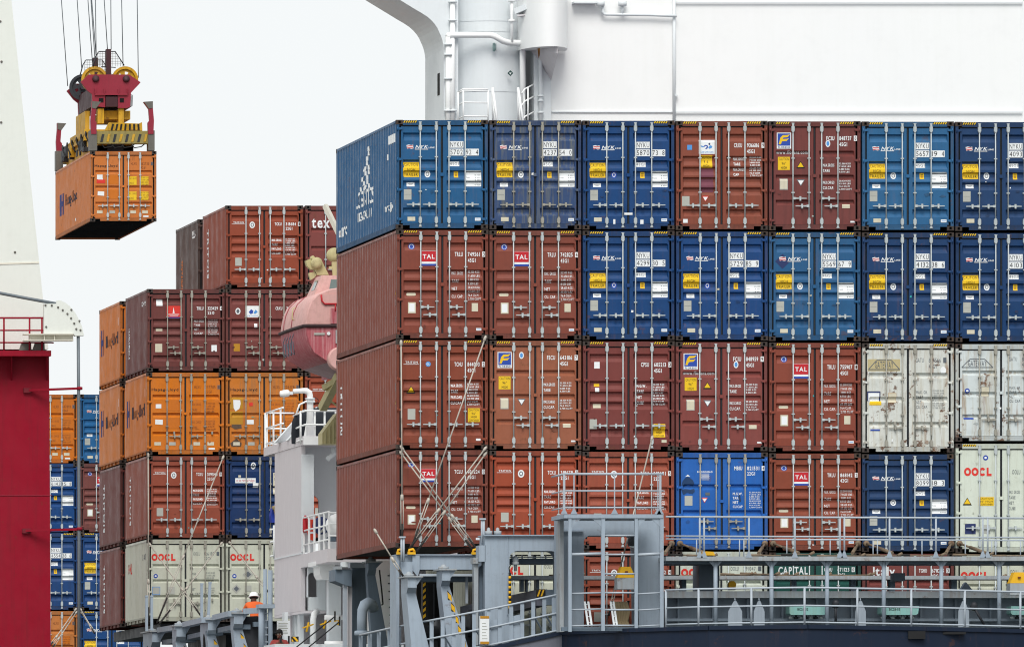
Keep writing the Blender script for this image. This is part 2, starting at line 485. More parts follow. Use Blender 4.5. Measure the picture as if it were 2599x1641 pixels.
def caution(f, x0, x1, y0, y1, lines):
    f.R(x0, x1, y0, y1, 'p_yellow'); n = len(lines); h = (y1 - y0) / n; w_ = x1 - x0
    for i, t in enumerate(lines):
        k = min(1, len(t) / 7) * .84 * w_ / 2; c = (x0 + x1) / 2
        f.T(t, c - k, c + k, y0 + h * (i + .2), y0 + h * (i + .82), 'p_black')
    f.end('caution_sign')
def tri(f, cx, cy, r, up, k1, k2):
    s_ = -1 if up else 1; q = CW / f.H
    f.P([(cx - r, cy - s_ * r * .85 * q), (cx + r, cy - s_ * r * .85 * q), (cx, cy + s_ * r * .85 * q)], k1)
    r2 = r * .72; f.P([(cx - r2, cy - s_ * (r2 * .95 - r * .12) * q), (cx + r2, cy - s_ * (r2 * .95 - r * .12) * q), (cx, cy + s_ * (r2 * .8) * q)], k2)
    f.end('warning_triangle')
def ident(f, pre, num, chk, size, y=.204, k='p_white', x0=.635, bold=True):
    f.T(pre, x0, x0 + .088, y, y + .04, k, bold).end('number_lettering'); f.T(num, x0 + .142, x0 + .274, y, y + .04, k, bold).end('number_lettering')
    f.T(size, x0 + .142, x0 + .227, y + .057, y + .094, k, bold).end('number_lettering')
    if chk:
        f.R(x0 + .3, x0 + .335, y - .004, y + .044, k) if k == 'p_white' else f.R(x0 + .3, x0 + .335, y - .004, y + .044, 'p_slate')
        f.T(chk, x0 + .308, x0 + .327, y + .003, y + .037, 'p_grime_black' if k == 'p_white' else k, True)
    f.end('number_lettering')
def weights(f, words, vals, y0, dy, k='p_white', bold=True, x0=.6, two=True, wx=.125):
    for i, wd in enumerate(words):
        f.T(wd, x0, x0 + wx * min(1, len(wd) / 8 + .1), y0 + dy * i, y0 + dy * i + min(.028, dy * .62), k, bold)
    n = len(vals); d = dy * len(words) / n
    for i, v in enumerate(vals):
        f.T(v, x0 + .178, x0 + .178 + .0125 * len(v), y0 - .008 + d * i, y0 - .008 + d * i + d * .62, k, bold)
    f.end('weight_lettering')
VAL = ['32.500 KGS', '71.650 LBS', '3.880 KGS', '8.550 LBS', '28.620 KGS', '63.100 LBS', '76.4 CU.M', '2.700 CU.FT']

def nyk(f, num, chk, size='45G1', cautionsign=True, emblem='p_white', dirty=False):
    wv = [(.113, .232), (.14, .226), (.165, .232), (.186, .228), (.19, .262), (.168, .266), (.143, .26), (.122, .266)]
    f.P(wv, 'p_white')
    for a in (.239, .255): f.P([(.118, a), (.15, a - .005), (.186, a - .002), (.187, a + .005), (.15, a + .003), (.119, a + .008)], 'p_red')
    f.end('flag_emblem')
    f.T('NYK', .21, .352, .232, .261, 'p_white', True, .25).T('LINE', .356, .42, .247, .261, 'p_white', True)
    f.R(.205, .35, .266, .272, 'p_white').end('lettering')
    if cautionsign: caution(f, .077, .254, .386, .523, ['CAUTION', 'HIGH', 'TRAILER'])
    f.E(.346, .496, .031, .031, emblem).E(.346, .496, .018, .02, 'p_slate' if emblem == 'p_white' else 'p_white')
    f.E(.346, .496, .012, .013, emblem); f.end('round_emblem')
    f.R(.118, .204, .574, .609, 'p_white').R(.13, .19, .583, .587, 'p_slate').R(.145, .18, .595, .598, 'p_slate').end('sticker')
    f.R(.085, .168, .636, .732, 'p_grey').R(.092, .16, .683, .685, 'p_slate').end('data_plate')
    f.R(.125, .209, .889, .926, 'p_cream').end('sticker')
    f.R(.586, .735, .195, .256, 'p_white').T('NYKU', .592, .728, .203, .248, 'p_black').end('number_plate')
    a, b, c = num.split(' ') if num.count(' ') == 2 else (num, '', '')
    f.R(.586, .735, .265, .327, 'p_white').T(a, .592, .728, .273, .319, 'p_black')
    f.R(.755, .902, .265, .327, 'p_white').T(b, .762, .822, .273, .319, 'p_black').T(c, .87, .895, .273, .319, 'p_black').end('number_plate')
    f.R(.586, .692, .381, .424, 'p_white').T(size, .592, .686, .388, .417, 'p_slate').end('size_plate')
    f.R(.633, .68, .472, .528, 'p_yellow').R(.643, .67, .485, .49, 'p_black').R(.645, .668, .495, .515, 'p_ochre').end('sticker')
    f.R(.757, .93, .463, .61, 'p_white').R(.759, .928, .473, .481, 'p_slate').R(.76, .928, .565, .572, 'p_slate')
    for i, y in enumerate((.499, .522, .548, .59)): f.T('8.450', .86, .92, y, y + .012, 'p_slate')
    f.T('TARE', .765, .81, .522, .534, 'p_slate').end('data_panel')
    f.R(.86, .922, .898, .925, 'p_white').R(.868, .914, .909, .914, 'p_skyblue').end('sticker')
def tal(f, pre, num, chk, size, short=False):
    f.E(.166, .151, .034, .029, 'p_blue').E(.166, .151, .026, .022, 'p_white').E(.166, .153, .02, .018, 'p_blue').end('round_emblem')
    f.R(.27, .432, .193, .329, 'p_white').R(.272, .43, .195, .292, 'p_red').R(.27, .432, .311, .329, 'p_blue').T('TAL', .286, .415, .224, .265, 'p_white', True).end('maker_sign')
    ident(f, pre, num, chk, size)
    weights(f, ['MAX. GROSS', 'TARE', 'NET', 'CU. CAP.'], VAL, .383, .071, bold=False, x0=.604)
    f.R(.122, .202, .577, .603, 'p_cream').E(.122, .59, .012, .013, 'p_cream').E(.202, .59, .012, .013, 'p_cream').end('sticker')
    f.R(.125, .209, .664, .764, 'p_cream').R(.137, .197, .675, .752, 'p_white').end('data_plate')
    f.R(.82, .888, .672, .748, 'p_cream').end('sticker')
    f.R(.868, .925, .901, .924, 'p_white').R(.875, .918, .909, .914, 'p_skyblue').end('sticker')
def triton(f, pre, num, chk, size, k='p_white', emblem='white', y=.196):
    f.T('TRITON', .1, .235, y, y + .018, k, True).R(.08, .247, y + .026, y + .03, k).end('lettering')
    if emblem == 'white': f.E(.345, .235, .035, .04, 'p_white').E(.345, .235, .021, .025, 'p_slate').E(.345, .235, .012, .014, 'p_white').end('round_emblem')
    elif emblem: f.E(.349, .222, .028, .024, 'p_skyblue').T('GL', .33, .368, .212, .231, 'p_white', True).end('round_emblem')
    ident(f, pre, num, chk, size)
    weights(f, ['MAX.GROSS', 'TARE', 'PAYLOAD', 'CU.CAP.'], VAL, .405, .053, x0=.598)
    f.R(.125, .209, .633, .731, 'p_grey').end('data_plate')
def florens(f, pre, num, chk, size, www=True, tr=True, ov=None):
    q = CW / f.H
    f.R(.088, .244, .105, .252, 'p_white').R(.097, .235, .112, .225, 'p_blue')
    f.P([(.108, .212), (.128, .15), (.152, .128), (.2, .127), (.232, .121), (.205, .147), (.16, .15), (.15, .163), (.195, .162), (.222, .156), (.195, .181), (.145, .184), (.132, .212)], 'p_yellow')
    f.T('FLORENS', .102, .23, .231, .248, 'p_navy', True).end('maker_sign')
    if www: f.T('www.florens.com', .086, .428, .268, .301, 'p_white', True).end('lettering')
    caution(f, .1, .23, .327, .447, ['CAUTION', '96"', 'HIGH'])
    if tr: tri(f, .348, .398, .047, True, 'p_black', 'p_yellow')
    f.R(.12, .208, .527, .628, 'p_grey').R(.126, .202, .534, .62, 'p_cream').end('data_plate')
    tri(f, .35, .565, .045, False, 'p_slate', 'p_white')
    o = ov or (.349, .136); f.E(o[0], o[1], .026, .032, 'p_white').E(o[0], o[1], .016, .022, 'p_skyblue').end('round_emblem')
    ident(f, pre, num, chk, size, .137, x0=.628)
    weights(f, ['MAX.GROSS', 'TARE'], VAL[:4], .39, .05, x0=.59); weights(f, ['MAX.CARGO', 'CU.CAP.'], VAL[4:], .548, .05, x0=.59)
    f.R(.8, .885, .762, .798, 'p_cream').end('sticker'); f.R(.89, .94, .915, .93, 'p_white').end('sticker')
def hapag(f, num, chk, size='22G1', worn=False, yellow=False):
    f.T('Hapag', .065, .24, .19, .236, 'p_black', True).T('-Lloyd', .243, .41, .19, .236, 'p_black', True).end('lettering')
    ident(f, 'HLXU', num, chk, size, .158, 'p_brown', .615, False)
    if worn:
        f.R(.057, .225, .3, .445, 'p_ochre').R(.057, .225, .47, .63, 'p_ochre').end('paint_patch')
        f.P([(.1, .333), (.19, .335), (.195, .38), (.18, .44), (.13, .472), (.105, .43)], 'p_white').end('torn_sticker')
        f.P([(.09, .6), (.15, .58), (.2, .61), (.21, .68), (.12, .69), (.075, .66)], 'p_soot').end('scorch_mark'); f.P([(.06, .86), (.14, .8), (.21, .86), (.2, .9), (.08, .9)], 'p_soot').end('scorch_mark')
        f.R(.275, .365, .575, .628, 'p_white').end('sticker'); f.P([(.3, .37), (.35, .36), (.355, .405), (.31, .41)], 'p_brightred').end('sticker')
    else:
        f.R(.265, .425, .335, .47, 'p_amber').R(.265, .425, .545, .68, 'p_amber').end('paint_patch')
        f.R(.118, .19, .385, .435, 'p_white').end('sticker'); f.P([(.113, .57), (.21, .575), (.208, .635), (.11, .628)], 'p_white').end('sticker')
    kp = 'p_yellow' if yellow else 'p_amber'
    for y in (.36, .575):
        f.R(.575, .7, y, y + .12, kp).R(.76, .88, y, y + .12, kp).end('data_panel')
    weights(f, ['MAX. GROSS', 'TARE'], VAL[:4], .375, .065, 'p_brown', False, x0=.58)
    weights(f, ['MAX. CARGO', 'CUBE'], VAL[4:], .59, .065, 'p_brown', False, x0=.58)
    for x in (.1, .29, .605, .785): f.R(x, x + .085, .845, .885, 'p_grey' if x > .2 and x < .5 else 'p_cream').end('sticker')
    f.R(.8, .88, .915, .937, 'p_white').end('sticker')
def oocl_word(f, x0, x1, y0, y1):
    """heavy red ring letters"""
    w_ = (x1 - x0) / 3.9; cy = (y0 + y1) / 2; ry = (y1 - y0) / 2
    def ring(cx, a0, a1, n=18):
        V, F = [], []
        for i in range(n + 1):
            t = R(a0 + (a1 - a0) * i / n)
            for q in (.5, .22): V.append((f.x(cx + w_ * q * math.cos(t)), f.z(cy - ry * (q / .5) * math.sin(t))))
        F = [(2 * i, 2 * i + 2, 2 * i + 3, 2 * i + 1) for i in range(n)]; f.p.append((V, F, 'p_brightred'))
    for k, (a0, a1) in enumerate(((0, 360), (0, 360), (38, 322))): ring(x0 + w_ * (.5 + k * 1.05), a0, a1); f.end('lettering')
    xl = x0 + w_ * 3.2; f.P([(xl, y0), (xl + w_ * .28, y0), (xl + w_ * .28, y1 - (y1 - y0) * .28), (x1, y1 - (y1 - y0) * .28), (x1, y1), (xl, y1)], 'p_brightred').end('lettering')
def oocl(f, num, chk, size, dia=False):
    oocl_word(f, .06, .37, .175, .262)
    f.E(.115, .445, .028, .026, 'p_blue').E(.115, .445, .014, .01, 'p_white').end('round_emblem')
    ident(f, 'OOLU', num, chk, size, .155, 'p_slate', .6, False)
    weights(f, ['MGR', 'TARE'], VAL[:4], .405, .062, 'p_slate', False, x0=.575); weights(f, ['NET', 'CU.CAP.'], VAL[4:], .592, .055, 'p_slate', False, x0=.57)
    if dia:
        for cx, cy, r in ((.29, .425, .068), (.14, .6, .06)):
            q = CW / f.H; f.P([(cx - r, cy), (cx, cy - r * q), (cx + r, cy), (cx, cy + r * q)], 'p_grey')
            f.P([(cx - r * .6, cy), (cx, cy - r * q * .6), (cx + r * .6, cy), (cx, cy + r * q * .6)], 'p_slate').end('placard')
        f.R(.25, .335, .56, .63, 'p_grey').end('data_plate')
    else:
        f.R(.068, .172, .575, .675, 'p_skyblue').R(.074, .166, .582, .667, 'p_grey').end('data_plate'); f.R(.272, .36, .575, .665, 'p_grey').end('data_plate')
def gatu(f, num, chk, size, second=False):
    x0 = .06; kf = 'p_tan'
    f.R(x0, .415, .145, .255, kf) if not second else None
    for a, b in (((.07, .24), (.16, .155)), ((.16, .155), (.32, .155)), ((.32, .155), (.41, .24)), ((.07, .24), (.41, .24))):
        dx_, dy_ = b[0] - a[0], b[1] - a[1]; l = math.hypot(dx_, dy_); nx, ny = -dy_ / l * .004, dx_ / l * .004
        f.P([(a[0] + nx, a[1] + ny), (b[0] + nx, b[1] + ny), (b[0] - nx, b[1] - ny), (a[0] - nx, a[1] - ny)], 'p_slate')
    f.T('GATEWAY', .14, .34, .168, .228, 'p_slate').end('maker_sign')
    ident(f, 'GATU', num, chk, size, .135, 'p_slate', .585, False)
    weights(f, ['MAX. GR.', 'TARE', 'NET', 'CU. CAP.'], VAL, .435, .045, 'p_slate', False, x0=.59)
    if not second:
        f.R(.055, .2, .44, .53, 'p_navy').R(.068, .188, .455, .53, 'p_white').R(.08, .21, .53, .567, 'p_yellow').end('sticker')
        f.R(.285, .372, .455, .545, 'p_ochre').R(.287, .37, .457, .543, 'p_cream').end('data_plate')
        f.E(.885, .248, .032, .034, 'p_white').end('round_emblem'); f.R(.09, .195, .788, .803, 'p_blue').end('sticker')
    else:
        f.E(.13, .48, .028, .026, 'p_blue').E(.13, .48, .015, .01, 'p_white').end('round_emblem')
        f.R(.28, .372, .435, .54, 'p_slate').R(.285, .367, .44, .535, 'p_cream').end('data_plate'); f.R(.09, .2, .755, .772, 'p_blue').end('sticker')

def container(X, Y, Z, L, H, paint, label, marks=None, prof='five', handles='four', hazard=True, side=None, rods='zinc', base=False, cast=None):
    """X, Y, Z: left front bottom corner"""
    r = empty('shipping_container', (X + CW / 2, Y, Z), label, 'container', 'shipping containers')
    P, PF = variant(paint, RNG); hx = CW / 2
    for sgn in (-1, 1):
        inst('corner_post', mesh_boxes(('post', H, sgn), [(sgn * hx - sgn * .004, sgn * (hx - .082), .006, .07, .118, H - .118)], 'corner_post'), PF, r)
        inst('corner_post', mesh_boxes(('rpost', H, sgn, L), [(sgn * hx - sgn * .004, sgn * (hx - .1), L - .1, L - .004, .118, H - .118)], 'corner_post'), P, r)
        inst('top_rail', mesh_boxes(('trail', H, sgn, L), [(sgn * (hx - .002), sgn * (hx - .08), .162, L - .162, H - .075, H - .012)], 'top_rail'), P, r)
        bx_ = [(sgn * (hx - .002), sgn * (hx - .06), .162, L - .162, .022, .155)]
        if L < 7: bx_ = [(sgn * (hx - .002), sgn * (hx - .06), .162, L - .162, .1, .155), (sgn * (hx - .05), sgn * (hx - .06), .162, L - .162, .01, .0995)] + [(sgn * (hx - .003), sgn * (hx - .0495), y, y + .09, .005, .0995) for y in (.45, 1.5, 2.6, 3.5, 4.6, 5.5)]
        inst('bottom_rail', mesh_boxes(('brail', H, sgn, L), bx_, 'bottom_rail'), PF, r)
        me = mesh_side(L, H); o = inst('side_panel', me, P, r, sx=sgn)
        if side and sgn < 0: side(o, L, H)
    inst('header', mesh_boxes(('head', H), [(-hx + .178, hx - .178, .004, .1, H - HEAD + .02, H - .008)], 'header'), PF, r)
    a, b = fx(.075), fx(.15)
    inst('sill', mesh_boxes(('sill', H), [(-hx + .178, hx - .178, .004, .1, .1, SILL - .008), (b, -b, .006, .1, .02, .0995)], 'sill'), PF, r)
    inst('roof', mesh_boxes(('roof', H, L), [(-hx + .08, hx - .08, .1, L - .1, H - .06, H - .025)], 'roof'), P, r)
    fl = [(-hx + .06, hx - .06, .1, L - .1, .1, .15)]
    if base: fl += [(-hx + .06, hx - .06, y, y + .06, .03, .1) for y in [.4 + .6 * i for i in range(int(L / .6) - 1)]]
    inst('floor', mesh_boxes(('floor', L, base), fl, 'floor'), M['floor_dark'], r)
    inst('end_panel', mesh_boxes(('end', H, L), [(-hx + .1, hx - .1, L - .06, L - .02, .02, H - .02)], 'end_panel'), P, r)
    inst('gasket', mesh_boxes(('gasket', H), [(-hx + .1, hx - .1, YD + .085, YD + .1, SILL - .02, H - HEAD + .03),
        (fx(.5) - .016, fx(.5) + .016, YD + .012, YD + .08, SILL, H - HEAD), (-hx + .12, hx - .12, YD + .005, YD + .05, H - HEAD - .005, H - HEAD + .019), (-hx + .12, hx - .12, YD + .005, YD + .05, SILL - .007, SILL + .012)], 'gasket'), M['gasket'], r)
    for ix in (0, 1):
        for iy in (0, 1):
            for iz in (0, 1):
                o = inst('corner_casting', mesh_casting(), None, r, ((-hx, hx)[ix], (0, L)[iy], (0, H - .118)[iz]))
                o.scale = ((1, -1)[ix], (1, -1)[iy], 1)
    doors = []
    for sd in (0, 1):
        d = inst('door', mesh_door(sd, H, prof), P, r); doors.append(d)
        for fy in (.08, .36, .64, .91):
            inst('hinge', mesh_hinge(), P, d, (fx(.012) if sd == 0 else fx(.988), 0, H * (1 - fy)), 1 if sd == 0 else -1)
        for i, q in enumerate(((.262, .437), (.575, .752))[sd]):
            inst('lock_rod', mesh_rod(H), M[rods], d, (fx(q), 0, 0))
            k = sd * 2 + i
            if handles == 'four': inst('handle', mesh_handle(), M[rods], d, (fx(q), 0, H * .225), -1 if sd == 0 else 1)
            elif handles == 'two_level': inst('handle', mesh_handle(), M[rods], d, (fx(q), 0, H * (.292, .222)[i]), (1, -1)[i])
            elif handles == 'mixed':
                if k in (0, 3): inst('handle', mesh_handle_up(), M[rods], d, (fx(q), 0, H * .26))
                else: inst('handle', mesh_handle(), M[rods], d, (fx(q), 0, H * .225), -1 if sd == 0 else 1)
    if hazard:
        hd = [c for c in r.children if c.name.startswith('header')][0]
        for x0, x1 in ((.078, .225), (.775, .925)):
            def mk(x0=x0, x1=x1):
                pr = [(*rect(fx(x0), fx(x1), H - .075, H - .022), 'p_black')]; n = 6; w_ = (x1 - x0) / n; V, F, MI = [], [], []
                for i in range(n):
                    V += [(fx(x0 + w_ * i), H - .075), (fx(x0 + w_ * (i + .5)), H - .075), (fx(min(x1, x0 + w_ * (i + 1))), H - .022), (fx(x0 + w_ * (i + .5)), H - .022)]; F.append((4 * i, 4 * i + 1, 4 * i + 2, 4 * i + 3))
                return _haz(*flat_mesh(pr + [(V, F, 'p_yellow')], lambda x, z, l: (x, .004 - l, z), [], .003))
            o = bpy.data.objects.new('hazard_stripe', cached(('haz', H, x0), mk)); COL.objects.link(o); o.parent = hd
    f = Face(H, prof, doors)
    if RNG.random() < .7: inst('center_keeper', mesh_boxes(('keep', H), [(-.05, .05, YD - .03, YD + .006, H * .485, H * .515)], 'center_keeper'), P, doors[1])
    if marks: marks(f); wear(f, RNG, PF)
    return r
def wear(f, g, PF):
    M['_frame'] = PF
    for _ in range(g.randint(0, 3)):                       # bits of tape and torn seals near the bars
        x, y = g.choice((.44, .47, .53, .57, .6, .74, .33)) + g.uniform(-.012, .012), g.uniform(.45, .95); w_, h_ = g.uniform(.008, .025), g.uniform(.006, .024)
        f.P([(x, y), (x + w_, y + g.uniform(-.006, .006)), (x + w_ * .9, y + h_), (x - .003, y + h_ * .9)], g.choice(('p_white', 'p_white', 'p_cream', 'p_green', 'p_grey'))).end('tape')
    for _ in range(g.randint(1, 4)):                       # scuffs and bare patches
        x, y = g.choice((g.uniform(.09, .4), g.uniform(.6, .9))), g.uniform(.62, .93); n = 9; rx, ry = g.uniform(.008, .04), g.uniform(.004, .022)
        f.P([(x + rx * g.uniform(.5, 1.1) * math.cos(2 * math.pi * i / n), y + ry * g.uniform(.5, 1.1) * math.sin(2 * math.pi * i / n)) for i in range(n)], '_frame').end('scuff')
def _haz(V, F, MI, keys):
    me = bpy.data.meshes.new('hazard_stripe'); me.from_pydata(V, [], F)
    for k in keys: me.materials.append(M[k])
    for i, p in enumerate(me.polygons): p.material_index = MI[i]
    return me

def side_marks(items, name='side_lettering'):
    """marks on the left wall. items: (kind, y0, y1, z0, z1, material[, text]); y runs back from the door end, reading left to right = far to near"""
    def fn(panel, L, H):
        k = wave(L); pr = []
        for it in items:
            kind, y0, y1, z0, z1, key = it[:6]
            if kind == 'R': V, F = rect(-y0, -y1, z0, z1) if y0 > y1 else rect(-y1, -y0, z0, z1)
            elif kind == 'T': V, F = text2d(it[6], True); V = fit(V, -y0, -y1, z0, z1)
            elif kind == 'V':       # lettering turned to run down the wall
                V, F = text2d(it[6], True); V = fit(V, 0, 1, 0, 1); V = [(-y0 + (y0 - y1) * p[1], z1 - (z1 - z0) * p[0]) for p in V]
            elif kind == 'P': V = [(-a, b) for a, b in it[6]]; F = [tuple(range(len(V)))]
            pr.append((V, F, key, kind))
        def dep(y): return dz(-y, [(-a, d) for a, d in k]) if False else _wd(y, k)
        cuts = [(0, -q[0]) for q in k]
        em = [q[:3] for q in pr if q[3] == 'P']
        if em: mk_flat('side_emblem', em, lambda x, z, l: (XS - dep(-x) + l, -x, z), cuts, panel, .006)
        for q in pr:
            if q[3] != 'P': mk_flat(name if q[3] in 'TV' else 'side_plate', [q[:3]], lambda x, z, l: (XS - dep(-x) + l, -x, z), cuts, panel, .008)
    return fn
def _wd(y, k):
    for i in range(len(k) - 1):
        if k[i][0] <= y <= k[i + 1][0]: return k[i][1] + (k[i + 1][1] - k[i][1]) * (y - k[i][0]) / max(1e-6, k[i + 1][0] - k[i][0])
    return 0.0

for _c in 'ABCDEFGHIJKLMNOPQRSTUVWXYZ0123456789abcdefghijklmnopqrstuvwxyz.-"&':
    glyph(_c); glyph(_c, True)

L40, L20 = 12.192, 6.058
# ---------------------------------------------------------------- the near stack (door ends towards the camera)
X1 = WX(1006.2, 300); XP1 = 2.4775; Z1 = WZ(304.2, 300); GAP = .025
def colx(c): return X1 + XP1 * (c - 1)
ZR = {}
z = Z1
for r_, h_ in ((1, HC), (2, HC), (3, HC), (4, STD), (5, STD)):
    z -= h_; ZR[r_] = z; z -= GAP
def near(c, r_, paint, label, marks, H=HC, L=L40, dy=0.0, zoff=0.0, **kw):
    j = random.Random(c * 13 + r_)
    return container(colx(c) + j.uniform(-.006, .006), dy + j.uniform(-.012, .012), ZR[r_] + zoff - (c - 1) * (.009 + .0047 * (r_ - 1)), L, H, paint, label, marks, **kw)

def nyk_side(panel, L, H):
    it = [('R', 1.65, .35, 2.33, 2.56, 'p_white'), ('R', 1.8, 1.62, 1.93, 2.09, 'p_white')]
    # chequered sail over the two lines of lettering
    base = 1.55
    for j in range(9):
        z0 = 1.42 + j * .125; y1 = 5.3; y0 = 7.4 - 1.95 * j / 9
        n = max(1, 5 - j // 2)
        for i in range(n):
            if (i + j) % 2 == 0:
                a = y0 + (y1 - y0) * i / n; b = y0 + (y1 - y0) * (i + 1) / n
                it.append(('P', 0, 0, 0, 0, 'p_white', [(a, z0), (b, z0), (b - .06, z0 + .12), (a - .1, z0 + .12)]))
    it += [('T', 8.1, 4.6, .98, 1.42, 'p_white', 'LOGISTICS'), ('T', 7.8, 4.9, .62, .86, 'p_white', 'MEGA CARRIER'),
           ('T', 2.3, .75, .5, .78, 'p_white', 'nyk.jp'), ('R', 11.6, 11.2, .42, .6, 'p_white'), ('R', 11.5, 11.3, .48, .55, 'p_red'),
           ('T', 11.15, 10.0, .4, .66, 'p_white', 'NYK'), ('R', .28, .2, .66, .8, 'p_white')]
    side_marks(it)(panel, L, H)
def triton_side40(panel, L, H):
    side_marks([('V', 11.4, 10.95, .8, 2.2, 'p_white', 'TRITON'), ('R', .32, .2, 1.55, 1.75, 'p_white'), ('P', 0, 0, 0, 0, 'p_yellow', [(.42, 1.2), (.18, 1.2), (.3, 1.38)])])(panel, L, H)
def plain_marks(panel, L, H):
    side_marks([('R', .32, .22, .9, 1.05, 'p_white'), ('P', 0, 0, 0, 0, 'p_yellow', [(.42, 1.2), (.18, 1.2), (.3, 1.35)]), ('R', .3, .22, .45, .6, 'p_white')])(panel, L, H)

def N(*a, **k): return lambda f: nyk(f, *a, **k)
def TL(*a): return lambda f: tal(f, *a)
# top tier
near(1, 1, 'blue_mid', 'mid-blue container numbered 5702 92 4 at the top left corner of the near stack', N('5702 92 4', ''), side=nyk_side)
near(2, 1, 'blue_dirty', 'grimy faded blue container numbered 4237 54 0 in the top tier', N('4237 54 0', ''), rods='zinc_worn')
def m13(f):
    nyk(f, '5870 73 8', '', emblem='p_blue'); f.R(.335, .358, .905, .98, 'p_white').end('tape'); f.R(.63, .665, .91, .985, 'p_white').end('tape')
    f.R(.455, .545, .845, .865, 'p_white').end('tape')
near(3, 1, 'blue_dark', 'dark blue container numbered 5870 73 8 in the top tier', m13)
def cronos(f):
    f.R(.125, .178, .22, .265, 'p_skyblue').end('sticker')
    f.R(.252, .425, .175, .303, 'p_white')
    f.P([(.3, .235), (.32, .22), (.345, .222), (.355, .24), (.34, .258), (.318, .256), (.33, .246), (.342, .238), (.332, .23), (.32, .232), (.312, .24)], 'p_blue')
    f.P([(.265, .225), (.29, .228), (.31, .24), (.285, .242)], 'p_skyblue').P([(.355, .245), (.375, .222), (.4, .232), (.39, .25), (.365, .256)], 'p_skyblue').P([(.355, .21), (.372, .2), (.378, .215), (.365, .223)], 'p_navy')
    f.T('CRONOS', .265, .412, .277, .293, 'p_skyblue').end('maker_sign')
cols_c = {}
def crx(f):
    cronos(f); caution(f, .265, .4, .315, .432, ['CAUTION', "9 6", 'HIGH'])
    f.R(.26, .415, .435, .52, 'p_purple').R(.262, .413, .53, .655, 'p_purple').end('paint_patch')
    ident(f, 'CRXU', '936686', '9', '45G1')
    weights(f, ['MAX.GROSS', 'TARE', 'MAX.CARGO', 'CAP'], VAL, .335, .048, x0=.63)
    f.R(.068, .15, .69, .78, 'p_grey').end('data_plate'); tri(f, .323, .715, .038, False, 'p_brightred', 'p_white'); f.R(.08, .13, .9, .935, 'p_white').end('sticker')
near(4, 1, 'brown_rust', 'red-brown container numbered 936686 with a white logo sign in the top tier', crx, prof='six')
near(5, 1, 'maroon', 'dull maroon container numbered 848737 with a square blue and yellow logo in the top tier', lambda f: florens(f, 'FCIU', '848737', '0', '45G1', ov=(.645, .205)), prof='three', handles='two_level')
near(6, 1, 'blue_light', 'lighter blue container numbered 5657 19 4 in the top tier', N('5657 19 4', ''))
near(7, 1, 'blue_navy', 'navy container numbered 4093 cut by the right edge in the top tier', N('4093 21 7', ''))
# second tier
near(1, 2, 'brown_red', 'red-brown container numbered 749561 at the left corner of the second tier', TL('TRLU', '749561', '3', '45G1'), handles='two_level', side=plain_marks)
near(2, 2, 'brown_red', 'red-brown container numbered 742825 below the grimy faded blue one', TL('TRLU', '742825', '6', '45G1'), handles='two_level')
near(3, 2, 'blue_dark', 'dark blue container numbered 4299 30 5, leftmost blue box of the second tier', N('4299 30 5', '', emblem='p_blue'))
near(4, 2, 'blue_dark', 'dark blue container numbered 5729 85 9 below the red-brown one with a white logo sign', N('5729 85 9', '', emblem='p_blue'))
def m25(f):
    q = CW / f.H; cx, cy, r = .152, .27, .082
    f.P([(cx - r, cy), (cx, cy - r * q), (cx + r, cy), (cx, cy + r * q)], 'p_navy').end('placard'); nyk(f, '5569 67 9', '')
near(5, 2, 'blue_mid', 'brighter blue container numbered 5569 67 9 with a dark diamond mark', m25)
near(6, 2, 'blue_navy', 'navy container numbered 4132 38 6 in the second tier', N('4132 38 6', ''))
near(7, 2, 'blue_navy', 'navy container numbered 4103 cut by the right edge in the second tier', N('4103 66 2', ''))
# third tier
def t31(f):
    triton(f, 'TCNU', '844093', '2', '45G1', emblem='blue'); tri(f, .162, .455, .05, True, 'p_black', 'p_yellow')
    caution(f, .782, .911, .627, .753, ['CAUTION', '96"', 'HIGH', 'CONTAINER']); f.R(.87, .92, .905, .925, 'p_white').end('sticker')
near(1, 3, 'brown_rust', 'red-brown container numbered 844093 crossed by a long lashing rod', t31, side=triton_side40)
near(2, 3, 'tan_brown', 'tan-brown container numbered 643106 with a square blue and yellow logo', lambda f: florens(f, 'FSCU', '643106', '7', '45G1', www=False, tr=False), prof='three', handles='two_level')
def cps(f):
    f.R(.125, .185, .19, .25, 'p_white').end('sticker'); f.R(.125, .185, .388, .415, 'p_yellow').R(.135, .18, .428, .465, 'p_white').end('sticker'); f.R(.115, .2, .575, .612, 'p_cream').end('sticker')
    ident(f, 'CPSU', '605213', '3', '45G1', .195)
    weights(f, ['M.G.W.', 'TARE', 'NET', 'CUBE'], VAL, .395, .052, x0=.59); f.R(.075, .155, .715, .805, 'p_grey').end('data_plate')
    caution(f, .773, .9, .758, .882, ['CAUTION', '9 6', 'HIGH', 'CONTAINER']); f.R(.86, .915, .905, .93, 'p_cream').end('sticker')
near(3, 3, 'maroon', 'maroon-red container numbered 605213 with a yellow sign low on the right door', cps)
near(4, 3, 'maroon', 'maroon container numbered 848959 with a square blue and yellow logo', lambda f: florens(f, 'FCIU', '848959', '9', '45G1', ov=(.66, .208)), prof='three', handles='two_level')
near(5, 3, 'brown_red', 'red-brown container numbered 755907 under the brighter blue container with a diamond mark', TL('TRLU', '755907', '1', '45G1'), handles='two_level')
near(6, 3, 'pale_rusty', 'rust-streaked pale grey container above the navy one numbered 8099', lambda f: gatu(f, '824566', '6', '45G1'), prof='three', handles='mixed', rods='zinc_worn')
near(7, 3, 'pale_rusty', 'rust-streaked pale grey container cut by the right edge', lambda f: gatu(f, '824571', '4', '42G1', True), H=STD, zoff=HC - STD, prof='three', handles='mixed', rods='zinc_worn', hazard=False)
